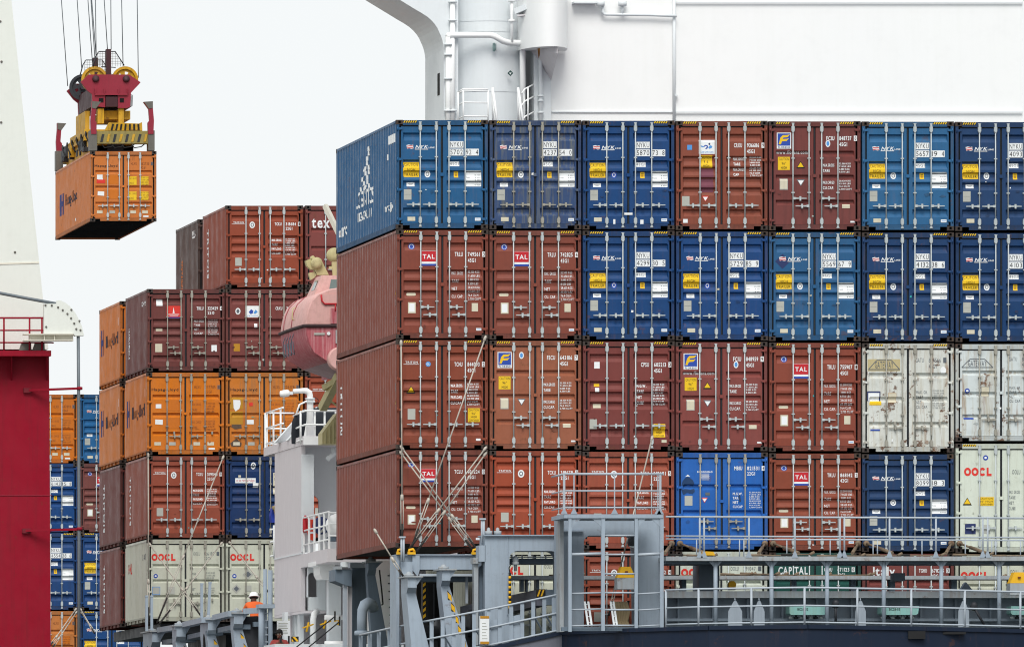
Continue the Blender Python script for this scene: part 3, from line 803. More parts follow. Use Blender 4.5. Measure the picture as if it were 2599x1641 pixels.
# fourth tier
near(1, 4, 'brown_red', 'red-brown container numbered 404224 behind crossed lashing rods', TL('TCLU', '404224', '0', '42G1'), H=STD, handles='two_level', side=plain_marks, hazard=False)
near(2, 4, 'brown_orange', 'bright rust-red container numbered 318678 in the fourth tier', lambda f: triton(f, 'TCKU', '318678', '0', '22G1'), H=STD, L=L20, hazard=False)
near(3, 4, 'brown_orange', 'bright rust-red container numbered 318681 behind the white railings', lambda f: triton(f, 'TCKU', '318681', '5', '22G1'), H=STD, L=L20, hazard=False)
def bridge(f):
    f.T('BRIDGEHEAD', .232, .4, .19, .208, 'p_white', True)
    for i in range(6): f.R(.27 + .004 * (i % 3), .365 - .004 * (i % 2), .217 + i * .012, .221 + i * .012, 'p_white')
    f.end('lettering'); ident(f, 'MBIU', '821531', '4', '22G1', .142, x0=.635)
    weights(f, ['M.G.W.', 'TARE', 'NET', 'CU.CAP'], VAL, .41, .044, x0=.62); f.R(.095, .18, .445, .545, 'p_grey').end('data_plate'); tri(f, .312, .49, .034, False, 'p_brightred', 'p_white')
    f.P([(.06, .335), (.075, .29), (.1, .262), (.125, .25), (.15, .258), (.185, .285), (.2, .32), (.19, .345), (.14, .33), (.09, .348)], 'blue_navy').end('scuff'); f.P([(.06, .385), (.1, .372), (.16, .38), (.2, .37), (.205, .4), (.18, .425), (.12, .412), (.08, .435)], 'blue_navy').end('scuff')
    f.P([(.1, .25), (.13, .225), (.155, .25), (.13, .245)], 'p_white').end('torn_sticker'); f.R(.32, .37, .41, .44, 'p_slate').end('sticker')
    f.P([(.31, .69), (.33, .66), (.35, .7), (.34, .73)], 'blue_navy').P([(.68, .44), (.7, .43), (.71, .5), (.69, .51)], 'blue_navy').end('scuff')
near(4, 4, 'blue_bright', 'bright blue container numbered 821531 with scuffed doors', bridge, H=STD, L=L20, prof='two', handles='two_level', rods='zinc_worn', hazard=False)
near(5, 4, 'brown_rust', 'red-brown container numbered 868142 behind the walkway rails', TL('TRLU', '868142', '2', '42G1'), H=STD, handles='two_level', hazard=False)
near(6, 4, 'blue_navy', 'dull navy container numbered 8099 18 3 behind the walkway rails', N('8099 18 3', '', '42G1', cautionsign=False), H=STD, hazard=False)
def reefer(f):
    oocl_word(f, .095, .395, .22, .298); f.E(.33, .13, .028, .024, 'p_blue').E(.33, .13, .014, .01, 'p_white').end('round_emblem')
    tri(f, .13, .53, .05, True, 'p_black', 'p_yellow'); caution(f, .255, .42, .49, .57, ["CAUTION", '96" HIGH', 'CONTAINER'])
    f.R(.105, .222, .735, .83, 'p_navy').end('data_plate'); f.R(.3, .38, .745, .825, 'p_grey').end('data_plate')
    ident(f, 'OOLU', '612045', '1', '45R1', .24, 'p_slate', .62, False); weights(f, ['MAX. GROSS', 'TARE', 'NET', 'CUBE'], VAL, .43, .05, 'p_slate', False, x0=.58)
near(7, 4, 'ivory', 'ivory container with red OOCL letters and flat doors at the right edge', reefer, H=HC, zoff=0, prof='flat', handles='four')
# lowest tier, seen below the walkway
def oo5(f): oocl(f, '291047', '7', '22G1')
near(2, 5, 'ivory', 'ivory container with red letters seen through the arched grey gantry', lambda f: oocl(f, '118204', '3', '22G1'), H=STD, prof='three_high', hazard=False)
near(3, 5, 'brown_orange', 'rust-red container in the lowest tier behind the ladder frame', lambda f: triton(f, 'TCKU', '319002', '4', '22G1'), H=STD, hazard=False)
near(4, 5, 'ivory', 'ivory container numbered 291047 with red letters under the bright blue container', oo5, H=STD, prof='three_high', hazard=False)
def capital(f):
    f.T('CAPITAL', .1, .42, .145, .225, 'p_white', True).end('lettering'); ident(f, 'CLHU', '471123', '0', '42G1', .155, x0=.6)
near(5, 5, 'green', 'dark green container lettered CAPITAL in the lowest tier', capital, H=STD, prof='three', hazard=False)
def italy(f):
    f.T('Italy', .12, .36, .135, .255, 'p_white', True).end('lettering'); ident(f, 'TGHU', '678255', '3', '42G1', .155, x0=.62); weights(f, ['MAX. WT', 'CU.CAP'], VAL[:4], .45, .1, x0=.6)
near(6, 5, 'maroon', 'plum-maroon container in the lowest tier right of the green one', italy, H=STD, prof='three', hazard=False)
near(7, 5, 'ivory', 'ivory container with red letters in the lowest tier at the right edge', lambda f: oocl(f, '134677', '0', '42G1'), H=STD, prof='three_high', hazard=False)

# ---------------------------------------------------------------- the stack forward of the accommodation (20-foot boxes in two rows)
D2, D2B = 355.0, 362.5
X2 = {c: WX(u, D2) for c, u in (('A', 373), ('B', 573.3), ('C', 774.6))}
Z2 = WZ(521.4, D2); P2 = 2.622
def mid(c, r_, paint, label, marks, back=False, **kw):
    j = random.Random(hash((c == 'A', c == 'B', r_, back)) % 1000)
    kw.setdefault('hazard', False)
    return container(X2[c] + j.uniform(-.01, .01), (D2B if back else D2) - 300 + j.uniform(-.015, .015), Z2 - STD - P2 * r_, L20, STD, paint, label, marks, **kw)
def triton_side(panel, L, H): side_marks([('V', 4.9, 4.45, .55, 2.1, 'p_white', 'TRITON'), ('R', .3, .22, .4, .5, 'p_white')])(panel, L, H)
def hapag_side(panel, L, H):
    side_marks([('P', 0, 0, 0, 0, 'p_fadedblue', [(5.5, 1.05), (5.25, 1.05), (5.25, 1.9), (5.5, 1.9)]), ('P', 0, 0, 0, 0, 'p_fadedblue', [(5.05, 1.05), (4.8, 1.05), (4.8, 1.9), (5.05, 1.9)]),
                ('P', 0, 0, 0, 0, 'p_fadedblue', [(5.7, 1.35), (4.8, 1.4), (4.8, 1.6), (5.7, 1.55)]), ('T', 4.1, .7, 1.15, 1.65, 'p_fadednavy', 'Hapag-Lloyd'), ('R', .7, .55, 1.85, 2.1, 'p_white')])(panel, L, H)
def lit_side(panel, L, H):
    side_marks([('V', 5.2, 5.0, .6, 1.6, 'p_white', 'TRANSAMERICA'), ('T', 1.6, .6, 2.1, 2.25, 'p_white', '323429')])(panel, L, H)
def oocl_side(panel, L, H): side_marks([('T', 5.4, 4.3, 1.6, 1.95, 'p_brightred', 'OOCL'), ('T', 1.3, .4, 1.95, 2.15, 'p_slate', '126187')])(panel, L, H)
def dark_side(panel, L, H): side_marks([('V', 4.6, 4.35, .5, 1.5, 'p_amber', 'TEXTAINER'), ('T', 1.6, .5, 2.05, 2.3, 'p_white', '2261')])(panel, L, H)
mid('B', 0, 'brown_orange', 'red-brown container numbered 318684 alone on top of the far stack', lambda f: triton(f, 'TCKU', '318684', '1', '22G1'), side=triton_side)
def tex(f):
    f.T('tex', .085, .32, .155, .275, 'p_white', True).T('tainer', .33, .75, .155, .27, 'p_white', True).end('lettering')
mid('C', 0, 'maroon', 'plum container lettered tex behind the lifeboat davit', tex, prof='three')
def trans(f):
    f.R(.12, .2, .13, .205, 'p_white').end('sticker'); f.R(.252, .435, .205, .34, 'p_brightred').P([(.33, .295), (.342, .22), (.355, .295)], 'p_white').R(.27, .415, .305, .312, 'p_white').R(.29, .4, .32, .326, 'p_white').R(.252, .435, .342, .352, 'p_blue').end('maker_sign')
    ident(f, 'TRLU', '323429', '4', '2210', .215, x0=.64); weights(f, ['MAX. GROSS', 'TARE', 'NET', 'CU.CAP'], VAL, .375, .05, bold=False, x0=.61)
    f.R(.115, .2, .478, .51, 'p_cream').end('sticker'); f.R(.105, .195, .665, .765, 'p_cream').end('data_plate'); f.R(.83, .9, .68, .76, 'p_white').end('sticker')
mid('A', 1, 'maroon_plum', 'plum-brown container with a red sail sign, left in the far stack', trans, handles='two_level', rods='zinc_worn', side=lit_side)
def crx2(f):
    f.E(.16, .27, .033, .04, 'p_white').E(.16, .27, .02, .025, 'p_slate').end('round_emblem')
    f.R(.255, .435, .205, .345, 'p_white'); f.P([(.3, .28), (.33, .245), (.36, .265), (.35, .3), (.32, .305)], 'p_blue').P([(.36, .29), (.39, .25), (.415, .28), (.38, .305)], 'p_skyblue').T('CRONOS', .28, .415, .318, .334, 'p_skyblue').end('maker_sign')
    ident(f, 'CRXU', '284605', '2', '2210', .215, x0=.645); f.R(.37, .41, .42, .47, 'p_white').end('sticker'); f.R(.105, .185, .665, .755, 'p_ochre').end('data_plate')
mid('B', 1, 'maroon_plum', 'plum-brown container with a white logo sign beside the lifeboat', crx2, handles='two_level', rods='zinc_worn')
mid('C', 1, 'brown_red', 'red-brown container hidden behind the pale red lifeboat', None)
mid('A', 2, 'orange', 'orange container numbered 237705 in the far stack', lambda f: hapag(f, '237705', '8'), prof='three', handles='mixed', rods='zinc_worn', side=hapag_side)
mid('B', 2, 'orange_grubby', 'scorched orange container behind the searchlight pipe', lambda f: hapag(f, '206178', '7', worn=True), prof='three', rods='zinc_worn')
mid('C', 2, 'brown_orange', 'rust-red container just below the lifeboat keel', lambda f: triton(f, 'TCKU', '318690', '6', '22G1'))
mid('A', 3, 'brown_orange', 'rust-red container numbered 319543 in the far stack', lambda f: triton(f, 'TCKU', '319543', '9', '22G1'), side=triton_side)
def contship(f):
    f.E(.355, .12, .033, .042, 'p_white').E(.355, .12, .019, .026, 'p_slate').E(.355, .12, .008, .014, 'p_white').end('round_emblem')
    f.R(.12, .385, .27, .33, 'p_white').T('contship', .135, .37, .281, .322, 'p_red').end('maker_sign'); f.R(.35, .42, .33, .385, 'p_white').end('sticker')
    f.R(.61, .72, .205, .37, 'p_cream').T('MAX.', .62, .7, .215, .25, 'p_slate').T('TARE', .62, .7, .27, .3, 'p_slate').end('data_panel'); f.R(.61, .72, .385, .47, 'p_cream').end('data_panel')
    f.R(.16, .195, .235, .26, 'p_cream').end('sticker')
mid('B', 3, 'blue_deep', 'deep blue container with a white contship sign in the far stack', contship, rods='zinc_worn')
mid('C', 3, 'brown_orange', 'rust-red container seen through the arch of the white bridge wing', lambda f: triton(f, 'TCKU', '319560', '4', '22G1'))
mid('A', 4, 'ivory', 'ivory container numbered 126187 with red letters behind crossed lashings', lambda f: oocl(f, '126187', '6', '22G1'), prof='three_high', handles='mixed', rods='zinc_worn', side=oocl_side)
mid('B', 4, 'ivory', 'ivory container with diamond placards behind the orange-vested worker', lambda f: oocl(f, '121935', '2', '22G1', True), prof='three_high', handles='mixed', rods='zinc_worn')
mid('B', 0, 'dark_olive_brown', 'weathered dark brown container behind the topmost red-brown one', None, back=True, side=dark_side)
mid('A', 1, 'orange', 'upper of two orange containers with blue side letters at the far left of the stack', None, back=True, side=hapag_side)
mid('A', 2, 'orange', 'lower of two orange containers with blue side letters at the far left of the stack', None, back=True, side=hapag_side)
mid('A', 3, 'brown_side', 'upper of two red-brown containers at the far left of the stack', None, back=True, side=triton_side)
mid('A', 4, 'brown_side', 'lower of two red-brown containers at the far left of the stack', None, back=True, side=triton_side)

# ---------------------------------------------------------------- the farthest stack, behind the red crane leg
D3 = 423.0
def far(c, r_, H, paint, label, marks, **kw):
    x = WX(201.5 if c else 33, D3); v = {1: 1000, 2: 1175, 3: 1351, 4: 1549}[r_]
    return container(x, D3 - 300, WZ(v, D3) - H, L40, H, paint, label, marks, **kw)
far(0, 1, STD, 'orange', 'orange container at the top of the farthest stack beside the red crane leg', lambda f: hapag(f, '447893', '0', '4261'), prof='three', hazard=False)
far(1, 1, STD, 'blue_mid', 'mid-blue container at the top of the farthest stack', N('4318 20 1', '', cautionsign=False), hazard=False)
far(0, 2, STD, 'blue_dark', 'dark blue container numbered 143 15 8 directly under the orange one by the crane leg', N('6143 15 8', '', cautionsign=False), hazard=False)
far(1, 2, STD, 'maroon_plum', 'narrow visible strip of a plum-brown container with a round blue emblem, far left', TL('TRLU', '510238', '4', '42G1'), handles='two_level', hazard=False)
far(0, 3, HC, 'blue_dark', 'dark blue container numbered 554 38 6, lower one cut by the crane leg', N('4554 38 6', ''))
far(1, 3, HC, 'blue_dark', 'dark blue container with a yellow caution sign below the plum-brown one, far left', N('4471 07 3', ''))
far(0, 4, STD, 'orange_grubby', 'orange container at the bottom of the farthest stack', lambda f: hapag(f, '406128', '0', '4261'), prof='three', hazard=False)
far(1, 4, HC, 'blue_dark', 'dark blue container at the foot of the farthest stack', N('4822 31 5', ''))

# ================================================================= ground, hull and stern
defm('water', '1c2a2e', rough=0.12, dirt=0.2, streak=0, bump=0.5, scale=0.12, spec=0.5)
defm('concrete', '7d7a72', rough=0.9, dirt=0.5, streak=0.0, scale=0.3)
defm('hull_blue', '162337', rough=0.55, spec=.2, dirt=0.3, streak=0.15, rust=0.06)
defm('hull_grey', '666975', rough=0.6, dirt=0.35, streak=0.25)
defm('deck_grey', '94a2b0', rough=0.6, dirt=0.28, streak=0.22, grime='6f7276', rust=0.03)
defm('deck_grey_worn', '98a0a6', rough=0.65, dirt=0.4, streak=0.35, grime='7d6a50', rust=0.2)
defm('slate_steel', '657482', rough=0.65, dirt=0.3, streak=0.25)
defm('deck_paint', '3e4a4c', rough=0.8, dirt=0.5, streak=0.0, rust=0.1)
defm('rail_grey', 'a6b0ba', rough=0.5, dirt=0.2, streak=0.1)
defm('yellow', 'e0ac10', rough=0.6, dirt=0.25, streak=0.1, rust=0.1)
defm('black', '17181a', rough=0.7, dirt=0.2, streak=0)
defm('teal', '7fb0ac', rough=0.6, dirt=0.3, streak=0.3, grime='7a7a60')
defm('white', 'dbe1e4', rough=0.5, dirt=0.1, streak=0.1, grime='c2c6c4')
defm('white_clean', 'eef0f0', rough=0.5, dirt=0.08, streak=0.1, grime='dcdfda', bump=.06, scale=.5)
defm('off_white', 'd3cfd2', rough=0.55, dirt=0.12, streak=0.2, grime='bdb6b8')  # white of the left-facing walls, their pinkish shade put into the colour
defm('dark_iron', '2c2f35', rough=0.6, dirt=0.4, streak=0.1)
defm('rope_tan', '8a7a5c', rough=0.9, dirt=0.4, streak=0)
defm('rod_pile', '7a6a58', rough=0.7, metal=0.3, dirt=0.5, streak=0, rust=0.35)
defm('lamp_glass', 'cfd8d8', rough=0.2, dirt=0, streak=0)

defm('plate_grey', '8d98a3', rough=.6, dirt=.3, streak=.2)
def pbox(mb, u0, u1, v0, v1, D0, D1=None, t=.1):
    """box whose near face fills the photo rectangle at distance D0"""
    D1 = D0 + t if D1 is None else D1
    return mb.box(WX(u0, D0), WX(u1, D0), D0 - 300, D1 - 300, WZ(v1, D0), WZ(v0, D0))
def pprism(mb, pts, D0, D1): return mb.prism([(WX(u, D0), WZ(v, D0)) for u, v in pts], 'y', D0 - 300, D1 - 300)

o = MB().add([(-900, -900, 0), (3000, -900, 0), (3000, 6000, 0), (-900, 6000, 0)], [(0, 1, 2, 3)]).build('water', M['water'])
tag(o, 'dark harbour water alongside the quay', kind='structure')
o = MB().box(-600, -14.6, -700, 3000, -6, 3.35).build('quay', M['concrete']); tag(o, 'grey concrete quay apron beside the ship', kind='structure')
o = MB().box(-15.0, -14.55, -700, 3000, 3.351, 3.55).build('quay_kerb', M['concrete']); tag(o, 'concrete kerb along the quay edge', kind='structure')

# hull: deck edge round the stern, then forward along the near side
EDGE = [(2790, 1604, 292.6), (2599, 1597, 291.6), (2350, 1591, 290.6), (2050, 1586, 290), (1800, 1589, 290.6), (1600, 1595, 292.5), (1426, 1602, 295.4), (1258, 1638, 295.7), (1100, 1668, 296.1), (1000, 1686, 299), (905, 1705, 306)]
def edge_at(u):
    for i in range(len(EDGE) - 1):
        a, b = EDGE[i], EDGE[i + 1]
        if b[0] <= u <= a[0]:
            t = (a[0] - u) / (a[0] - b[0]); D = a[2] + (b[2] - a[2]) * t; v = a[1] + (b[1] - a[1]) * t
            return W(u, v, D)
E3 = [W(*e) for e in EDGE]
ring = E3 + [Vector((-9.2, 40, 10.4)), Vector((-11.2, 70, 10.2)), Vector((-11.6, 240, 10.2)), Vector((20, 240, 10.2)), Vector((20, 0, 10.5))]
ship = empty('ship_hull', (4, 20, 0), 'dark blue steel hull of the container ship, its stern rail along the bottom', 'ship hull')
mb = MB(); n = len(ring)
lv = [(0, 1.0, 0), (-.9, 1.0, 0), (-2.6, .985, 0), (-6, .9, 0), (-11.2, .74, 0)]
c0 = Vector((6, 60, 0))
vs = []
for dzv, k, _ in lv:
    for p in ring: vs.append((c0.x + (p.x - c0.x) * k, c0.y + (p.y - c0.y) * (1 - (1 - k) * .12), max(-1.5, p.z + dzv)))
m_ = 9
for a in range(len(lv) - 1):
    for i in range(n):
        j = (i + 1) % n
        mb.cur = 0 if (i < 6 or i > 8 + 2) or a > 0 else 0
        mb.face_tmp = None
mb.add(vs, [(a * n + i, a * n + (i + 1) % n, (a + 1) * n + (i + 1) % n, (a + 1) * n + i) for a in range(len(lv) - 1) for i in range(n)])
for i, f in enumerate(mb.f): mb.m[i] = 1 if 6 <= (i % n) <= 12 else 0
mb.build('hull_plating', [M['hull_blue'], M['hull_grey']], ship)
MB().add([p - Vector((0, 0, .06)) for p in ring], [tuple(range(n))]).build('main_deck', M['deck_paint'], ship)
mb = MB()
for i in range(10): mb.bar(E3[i] + Vector((0, 0, -.03)), E3[i + 1] + Vector((0, 0, -.03)), .1, .1)
mb.build('deck_edge', M['hull_blue'], ship)
for u, v in ((2325, 1600), (2420, 1598)):
    mb = MB(); p = edge_at(u); mb.box(p.x - .22 if u < 2400 else p.x - .3, p.x + .22 if u < 2400 else p.x + .3, p.y - .12, p.y + .1, p.z - (.3 if u < 2400 else .16), p.z - .1); mb.build('fairlead', M['black'], ship)

def rail_run(name, label, feet, h, levels, mats, r=.022, post_w=None, group='guard rails', cat='railing', pr=None):
    """posts on the given feet joined by rails; every post and rail a part of its own"""
    t = empty(name, feet[0], label, cat, group)
    for p in feet:
        q = MB()
        if post_w: q.box(p.x - post_w / 2, p.x + post_w / 2, p.y - .015, p.y + .015, p.z, p.z + h)
        else: q.tube([p, p + Vector((0, 0, h))], pr or r * 1.15, 8)
        q.build('post', mats, t)
    for f in levels:
        MB().tube([p + Vector((0, 0, h * f)) for p in feet], r if f == 1 else r * .85, 8).build('rail', mats, t)
    return t
feet = [edge_at(u) + Vector((0, .18, .0)) for u in (2780, 2593, 2452, 2316, 2179, 2045, 1910, 1776, 1693)]
rail_run('stern_railing', 'pale grey three-bar railing along the stern deck edge', feet, .98, (1, .53, .09), M['rail_grey'], .026)
us = [1426, 1402, 1378, 1350, 1322, 1294, 1265, 1237, 1200, 1172, 1148, 1120, 1092, 1062, 1038, 1010, 985, 958, 935, 912]
feet = [edge_at(u) + Vector((.05, .1, 0)) for u in us]
t = empty('quarter_railing', feet[0], 'grey flat-bar railing curving round the quarter deck at the bottom', 'railing', 'guard rails')
for i, p in enumerate(feet):
    mb = MB(); mb.box(p.x - .05, p.x + .05, p.y - .015, p.y + .015, p.z, p.z + .98); mb.build('post', M['deck_grey'], t)
    if i in (1, 2, 3, 5, 8, 11):
        mb = MB(); mb.bar(p + Vector((0, 0, .62)), p + Vector((.42, .4, 0)), .05, .02); mb.build('brace', M['deck_grey'], t)
for f in (1, .52, .06): MB().tube([p + Vector((-.03, -.03, 1.0 * f)) for p in feet], .026, 8).build('rail', M['rail_grey'], t)
for i in (4, 5, 6, 7):
    p, q = feet[i], feet[i + 1]
    if i in (4, 6): MB().add([p + Vector((0, .03, .05)), q + Vector((0, .03, .05)), q + Vector((0, .03, .7)), p + Vector((0, .03, .7))], [(0, 1, 2, 3)]).build('infill_plate', M['deck_grey'], t)

# hatch coaming and what hangs on it
cm = empty('hatch_coaming', W(2100, 1585, 296), 'blue-grey hatch coaming wall in shadow under the walkway', 'coaming')
mb = MB(); pbox(mb, 1690, 2790, 1516, 1592, 295.9, 297.5); mb.build('coaming_plate', M['deck_grey'], cm)
for k in range(12):
    u = 1720 + k * 88; mb = MB(); pbox(mb, u, u + 5, 1518, 1580, 295.7, 295.89); mb.build('stiffener', M['deck_grey'], cm)
mb = MB(); pbox(mb, 1690, 2790, 1568, 1575, 295.55, 295.89); mb.build('stringer', M['deck_grey'], cm)
mb = MB(); pbox(mb, 1690, 2790, 1499, 1516, 294.9, 297.2); mb.build('girder', M['deck_grey_worn'], cm)
MB().box(WX(1250, 299), 19, .6, 12, ZR[5] - 2.6, ZR[5] - .06).build('hatch_cover', M['slate_steel'], cm)
for k, (u, nm) in enumerate(((2004, 'BC28-02'), (2237, 'BC28-03'), (2566, 'BC28-04'))):
    b = empty('valve_box', W(u, 1560, 294.8), ('pale teal valve box lettered BC28-02, leftmost of the three', 'pale teal valve box lettered BC28-03, middle one below the plum container', 'pale teal valve box at the right edge of the picture')[k], 'valve box', 'valve boxes on the coaming')
    mb = MB(); D = 294.6; mb.prism([(WX(u, D), WZ(1537, D)), (WX(u + 96, D), WZ(1537, D)), (WX(u + 93, D), WZ(1556, D)), (WX(u + 88, D), WZ(1559, D)), (WX(u + 4, D), WZ(1559, D)), (WX(u, D), WZ(1555, D))], 'y', D - 300, D - 299.4); mb.build('case', M['teal'], b)
    mb = MB(); pl = lambda p, q: (p, D - 300 - .006, q); bake_text(mb, nm, WX(u + 20, D), WZ(1548, D), WX(u + 47, D), WZ(1541.5, D), pl); mb.build('lettering', M['p_black'], b)
    for j in range(7):
        x = WX(u + 8 + j * 12.5, D); mb = MB(); mb.tube([(x, D - 299.75, WZ(1559, D)), (x, D - 299.75, WZ(1564, D))], .03, 6); mb.lathe([(.06, 0), (.06, .06)], (0, 0, 1), (x, D - 299.75, WZ(1569, D)), 8); mb.build('valve', M['dark_iron'] if j % 2 else M['zinc'], b)
for k, (a, b_, lb) in enumerate(((1848, 1884, 'wider of the two pointed grey plates by the railing, left'), (1913, 1941, 'narrow pointed grey plate beside the wider one'), (2171, 2198, 'pointed grey plate below the dark green container'), (2432, 2460, 'pointed grey plate nearest the right edge'))):
    t = empty('bollard_plate', W(a, 1588, 292), lb, 'bracket plate', 'pointed plates on the stern deck'); D = 292.6; c = (a + b_) / 2
    mb = MB(); pprism(mb, [(a, 1590), (b_, 1590), (b_ - .5, 1550), (c + 3, 1524), (c - 3, 1524), (a + .5, 1550)], D, D + .03); mb.build('plate', M['plate_grey'], t)
    mb = MB(); mb.tube([W(c, 1525, D + .02), W(c - 1, 1517, D + .02)], .014, 6); mb.build('spike', M['plate_grey'], t)
for k, (u, v) in enumerate(((2121, 1530), (2472, 1536))):
    t = empty('deck_lamp', W(u, 1585, 294), ('small deck floodlight on a thin post right of the first teal box', 'small deck floodlight on a slanting arm near the right edge')[k], 'lamp', 'deck floodlights')
    D = 294.3; mb = MB(); mb.tube([W(u, v + 4, D), W(u + (0 if k == 0 else 26), v + 48, D)], .035, 6); mb.build('post', M['dark_iron'], t)
    mb = MB(); mb.lathe([(.03, .1), (.08, .06), (.1, -.04), (.09, -.1)], (0, -.5, .86), W(u, v, D), 12); mb.build('housing', M['dark_iron'], t)
    mb = MB(); mb.lathe([(.085, 0), (.06, -.03)], (0, -.5, .86), W(u, v, D) + Vector((0, .06, -.09)), 12); mb.build('lens', M['lamp_glass'], t)

# ================================================================= lashing bridge across the stern
DB = 294.0
lb = empty('lashing_bridge', W(2100, 1588, DB), 'grey steel lashing bridge with walkway and pillars across the stern', 'lashing bridge')
mb = MB(); pbox(mb, 1690, 2800, 1411, 1422, DB, DB + 2.6); mb.build('walkway', M['deck_grey_worn'], lb)
mb = MB(); pbox(mb, 1690, 2800, 1422.5, 1430, DB + .5, DB + 2.2); mb.build('girder', M['slate_steel'], lb)
for u in (1816, 1958, 2099, 2243, 2389, 2536, 2680):
    mb = MB(); mb.tube([W(u, 1592, DB + .2), W(u, 1423, DB + .2)], .055, 10); p = mb.build('pillar', M['deck_grey'], lb)
    mb = MB(); pprism(mb, [(u - 17, 1423), (u + 17, 1423), (u + 5, 1437), (u - 5, 1437)], DB + .18, DB + .22); mb.build('gusset', M['deck_grey'], p)
pu = (1776, 1787, 1901, 2017.6, 2132, 2143, 2257.7, 2375.5, 2494.5, 2506.8, 2620)
for u in pu:
    mb = MB(); mb.tube([W(u, 1416, DB + .06), W(u, 1310, DB + .06)], .024, 8); p = mb.build('rail_post', M['rail_grey'], lb)
    mb = MB(); pprism(mb, [(u - 8, 1414), (u + 8, 1414), (u + 2, 1398), (u - 2, 1398)], DB - .012, DB + .012); mb.build('foot_plate', M['deck_grey'], p)
for v, r in ((1312, .026), (1361, .022)):
    mb = MB(); mb.tube([W(1690, v - 1.5, DB + .06), W(2800, v + 3, DB + .06)], r, 8); mb.build('rail', M['rail_grey'], lb)
mb = MB(); mb.tube([W(1690, 1367, DB + 2.5), W(2800, 1371, DB + 2.5)], .02, 8); mb.build('rail', M['rail_grey'], lb)
for u in (1768, 1877, 1888, 1997, 2107, 2216, 2227, 2340, 2450, 2517, 2527, 2590):
    mb = MB(); mb.tube([W(u, 1412, DB + 2.5), W(u, 1367, DB + 2.5)], .016, 6); mb.build('rail_post', M['rail_grey'], lb)
mb = MB(); pbox(mb, 1290, 2800, 1460, 1469, 298.0, 299.2); mb.build('lower_walkway', M['deck_grey_worn'], lb)
mb = MB(); pbox(mb, 1290, 1425, 1416, 1430, 298.0, 299.0); mb.build('lower_walkway', M['slate_steel'], lb)
for u in (1298, 1324, 1352, 1384, 1410):
    mb = MB(); pbox(mb, u, u + 3, 1407, 1416, 298.0, 298.06); mb.build('stud', M['rail_grey'], lb)
mb = MB(); pbox(mb, 1292, 1424, 1411, 1414, 297.96, 298.0); mb.build('rail', M['rail_grey'], lb)
for u, w_, v1 in ((1362, 7, 1500), (1730, 12, 1502), (2010, 12, 1502), (2160, 12, 1502), (2258, 14, 1502), (2415, 14, 1502), (2560, 12, 1502), (1322, 8, 1500), (1335, 5, 1500)):
    mb = MB(); pbox(mb, u, u + w_, 1469, v1, 298.3, 298.6); mb.build('strut', M['slate_steel'], lb)
mb = MB(); pbox(mb, 1774, 1826, 1424, 1499, 296.2, 297.2); mb.build('duct', M['slate_steel'], lb)
mb = MB(); pbox(mb, 2270, 2297, 1453, 1473, 296.0, 296.6); mb.build('junction_box', M['slate_steel'], lb)
mb = MB(); pprism(mb, [(2432, 1505), (2452, 1476), (2476, 1505)], 297.0, 297.3); mb.build('bracket', M['slate_steel'], lb)

# loose lashing rods laid on the walkways
rr = random.Random(4)
spots = [(1700, 1404, 1, DB + 1.2), (1745, 1408, 0, DB + .8), (1900, 1408, 0, DB + 1.4), (1985, 1407, 0, DB + .9), (2075, 1408, 0, DB + 1.3), (2200, 1407, 0, DB + .7), (2275, 1408, 0, DB + 1.2), (2420, 1407, 0, DB + 1.0), (2520, 1408, 0, DB + .8),
         (1690, 1455, 1, 298.2), (1740, 1456, 1, 298.4), (1830, 1452, 1, 298.2), (1845, 1455, 1, 298.5), (1880, 1450, 1, 298.3), (1905, 1453, 1, 298.6), (1935, 1455, 1, 298.2), (1985, 1457, 1, 298.4), (2105, 1455, 1, 298.3), (2130, 1458, 1, 298.5), (2430, 1458, 1, 298.3), (2460, 1460, 1, 298.4), (2500, 1459, 1, 298.6), (1395, 1456, 1, 298.3), (1330, 1457, 1, 298.4)]
for i, (u, v, lo, D) in enumerate(spots):
    L_ = rr.uniform(60, 120); a = W(u, v + rr.uniform(-1, 2), D); b = W(u + L_, v + rr.uniform(-2, 3), D + rr.uniform(-.15, .15))
    t = empty('loose_lashing_rod', a, 'rusty lashing rod on the %s walkway below the %s' % ('lower' if lo else 'upper', 'ladder frame platform' if u < 1690 else 'bright blue container' if u < 1945 else 'box right of the bright blue one' if u < 2185 else 'navy container' if u < 2420 else 'ivory container'), 'lashing rod', 'loose lashing rods')
    a.z -= .04 if lo else 0; b.z -= .04 if lo else 0; MB().tube([a, b], .019, 6).build('rod', M['rod_pile'], t)
    mb = MB(); d = (b - a).normalized(); mb.tube([a - d * .02, a + d * .35], .034, 6); mb.build('turnbuckle', M['rod_pile' if i % 3 else 'lash_black'], t)
    mb = MB(); mb.tube([b, b + d * .12 + Vector((0, 0, .06))], .04, 6); mb.build('hook', M['rod_pile'], t)
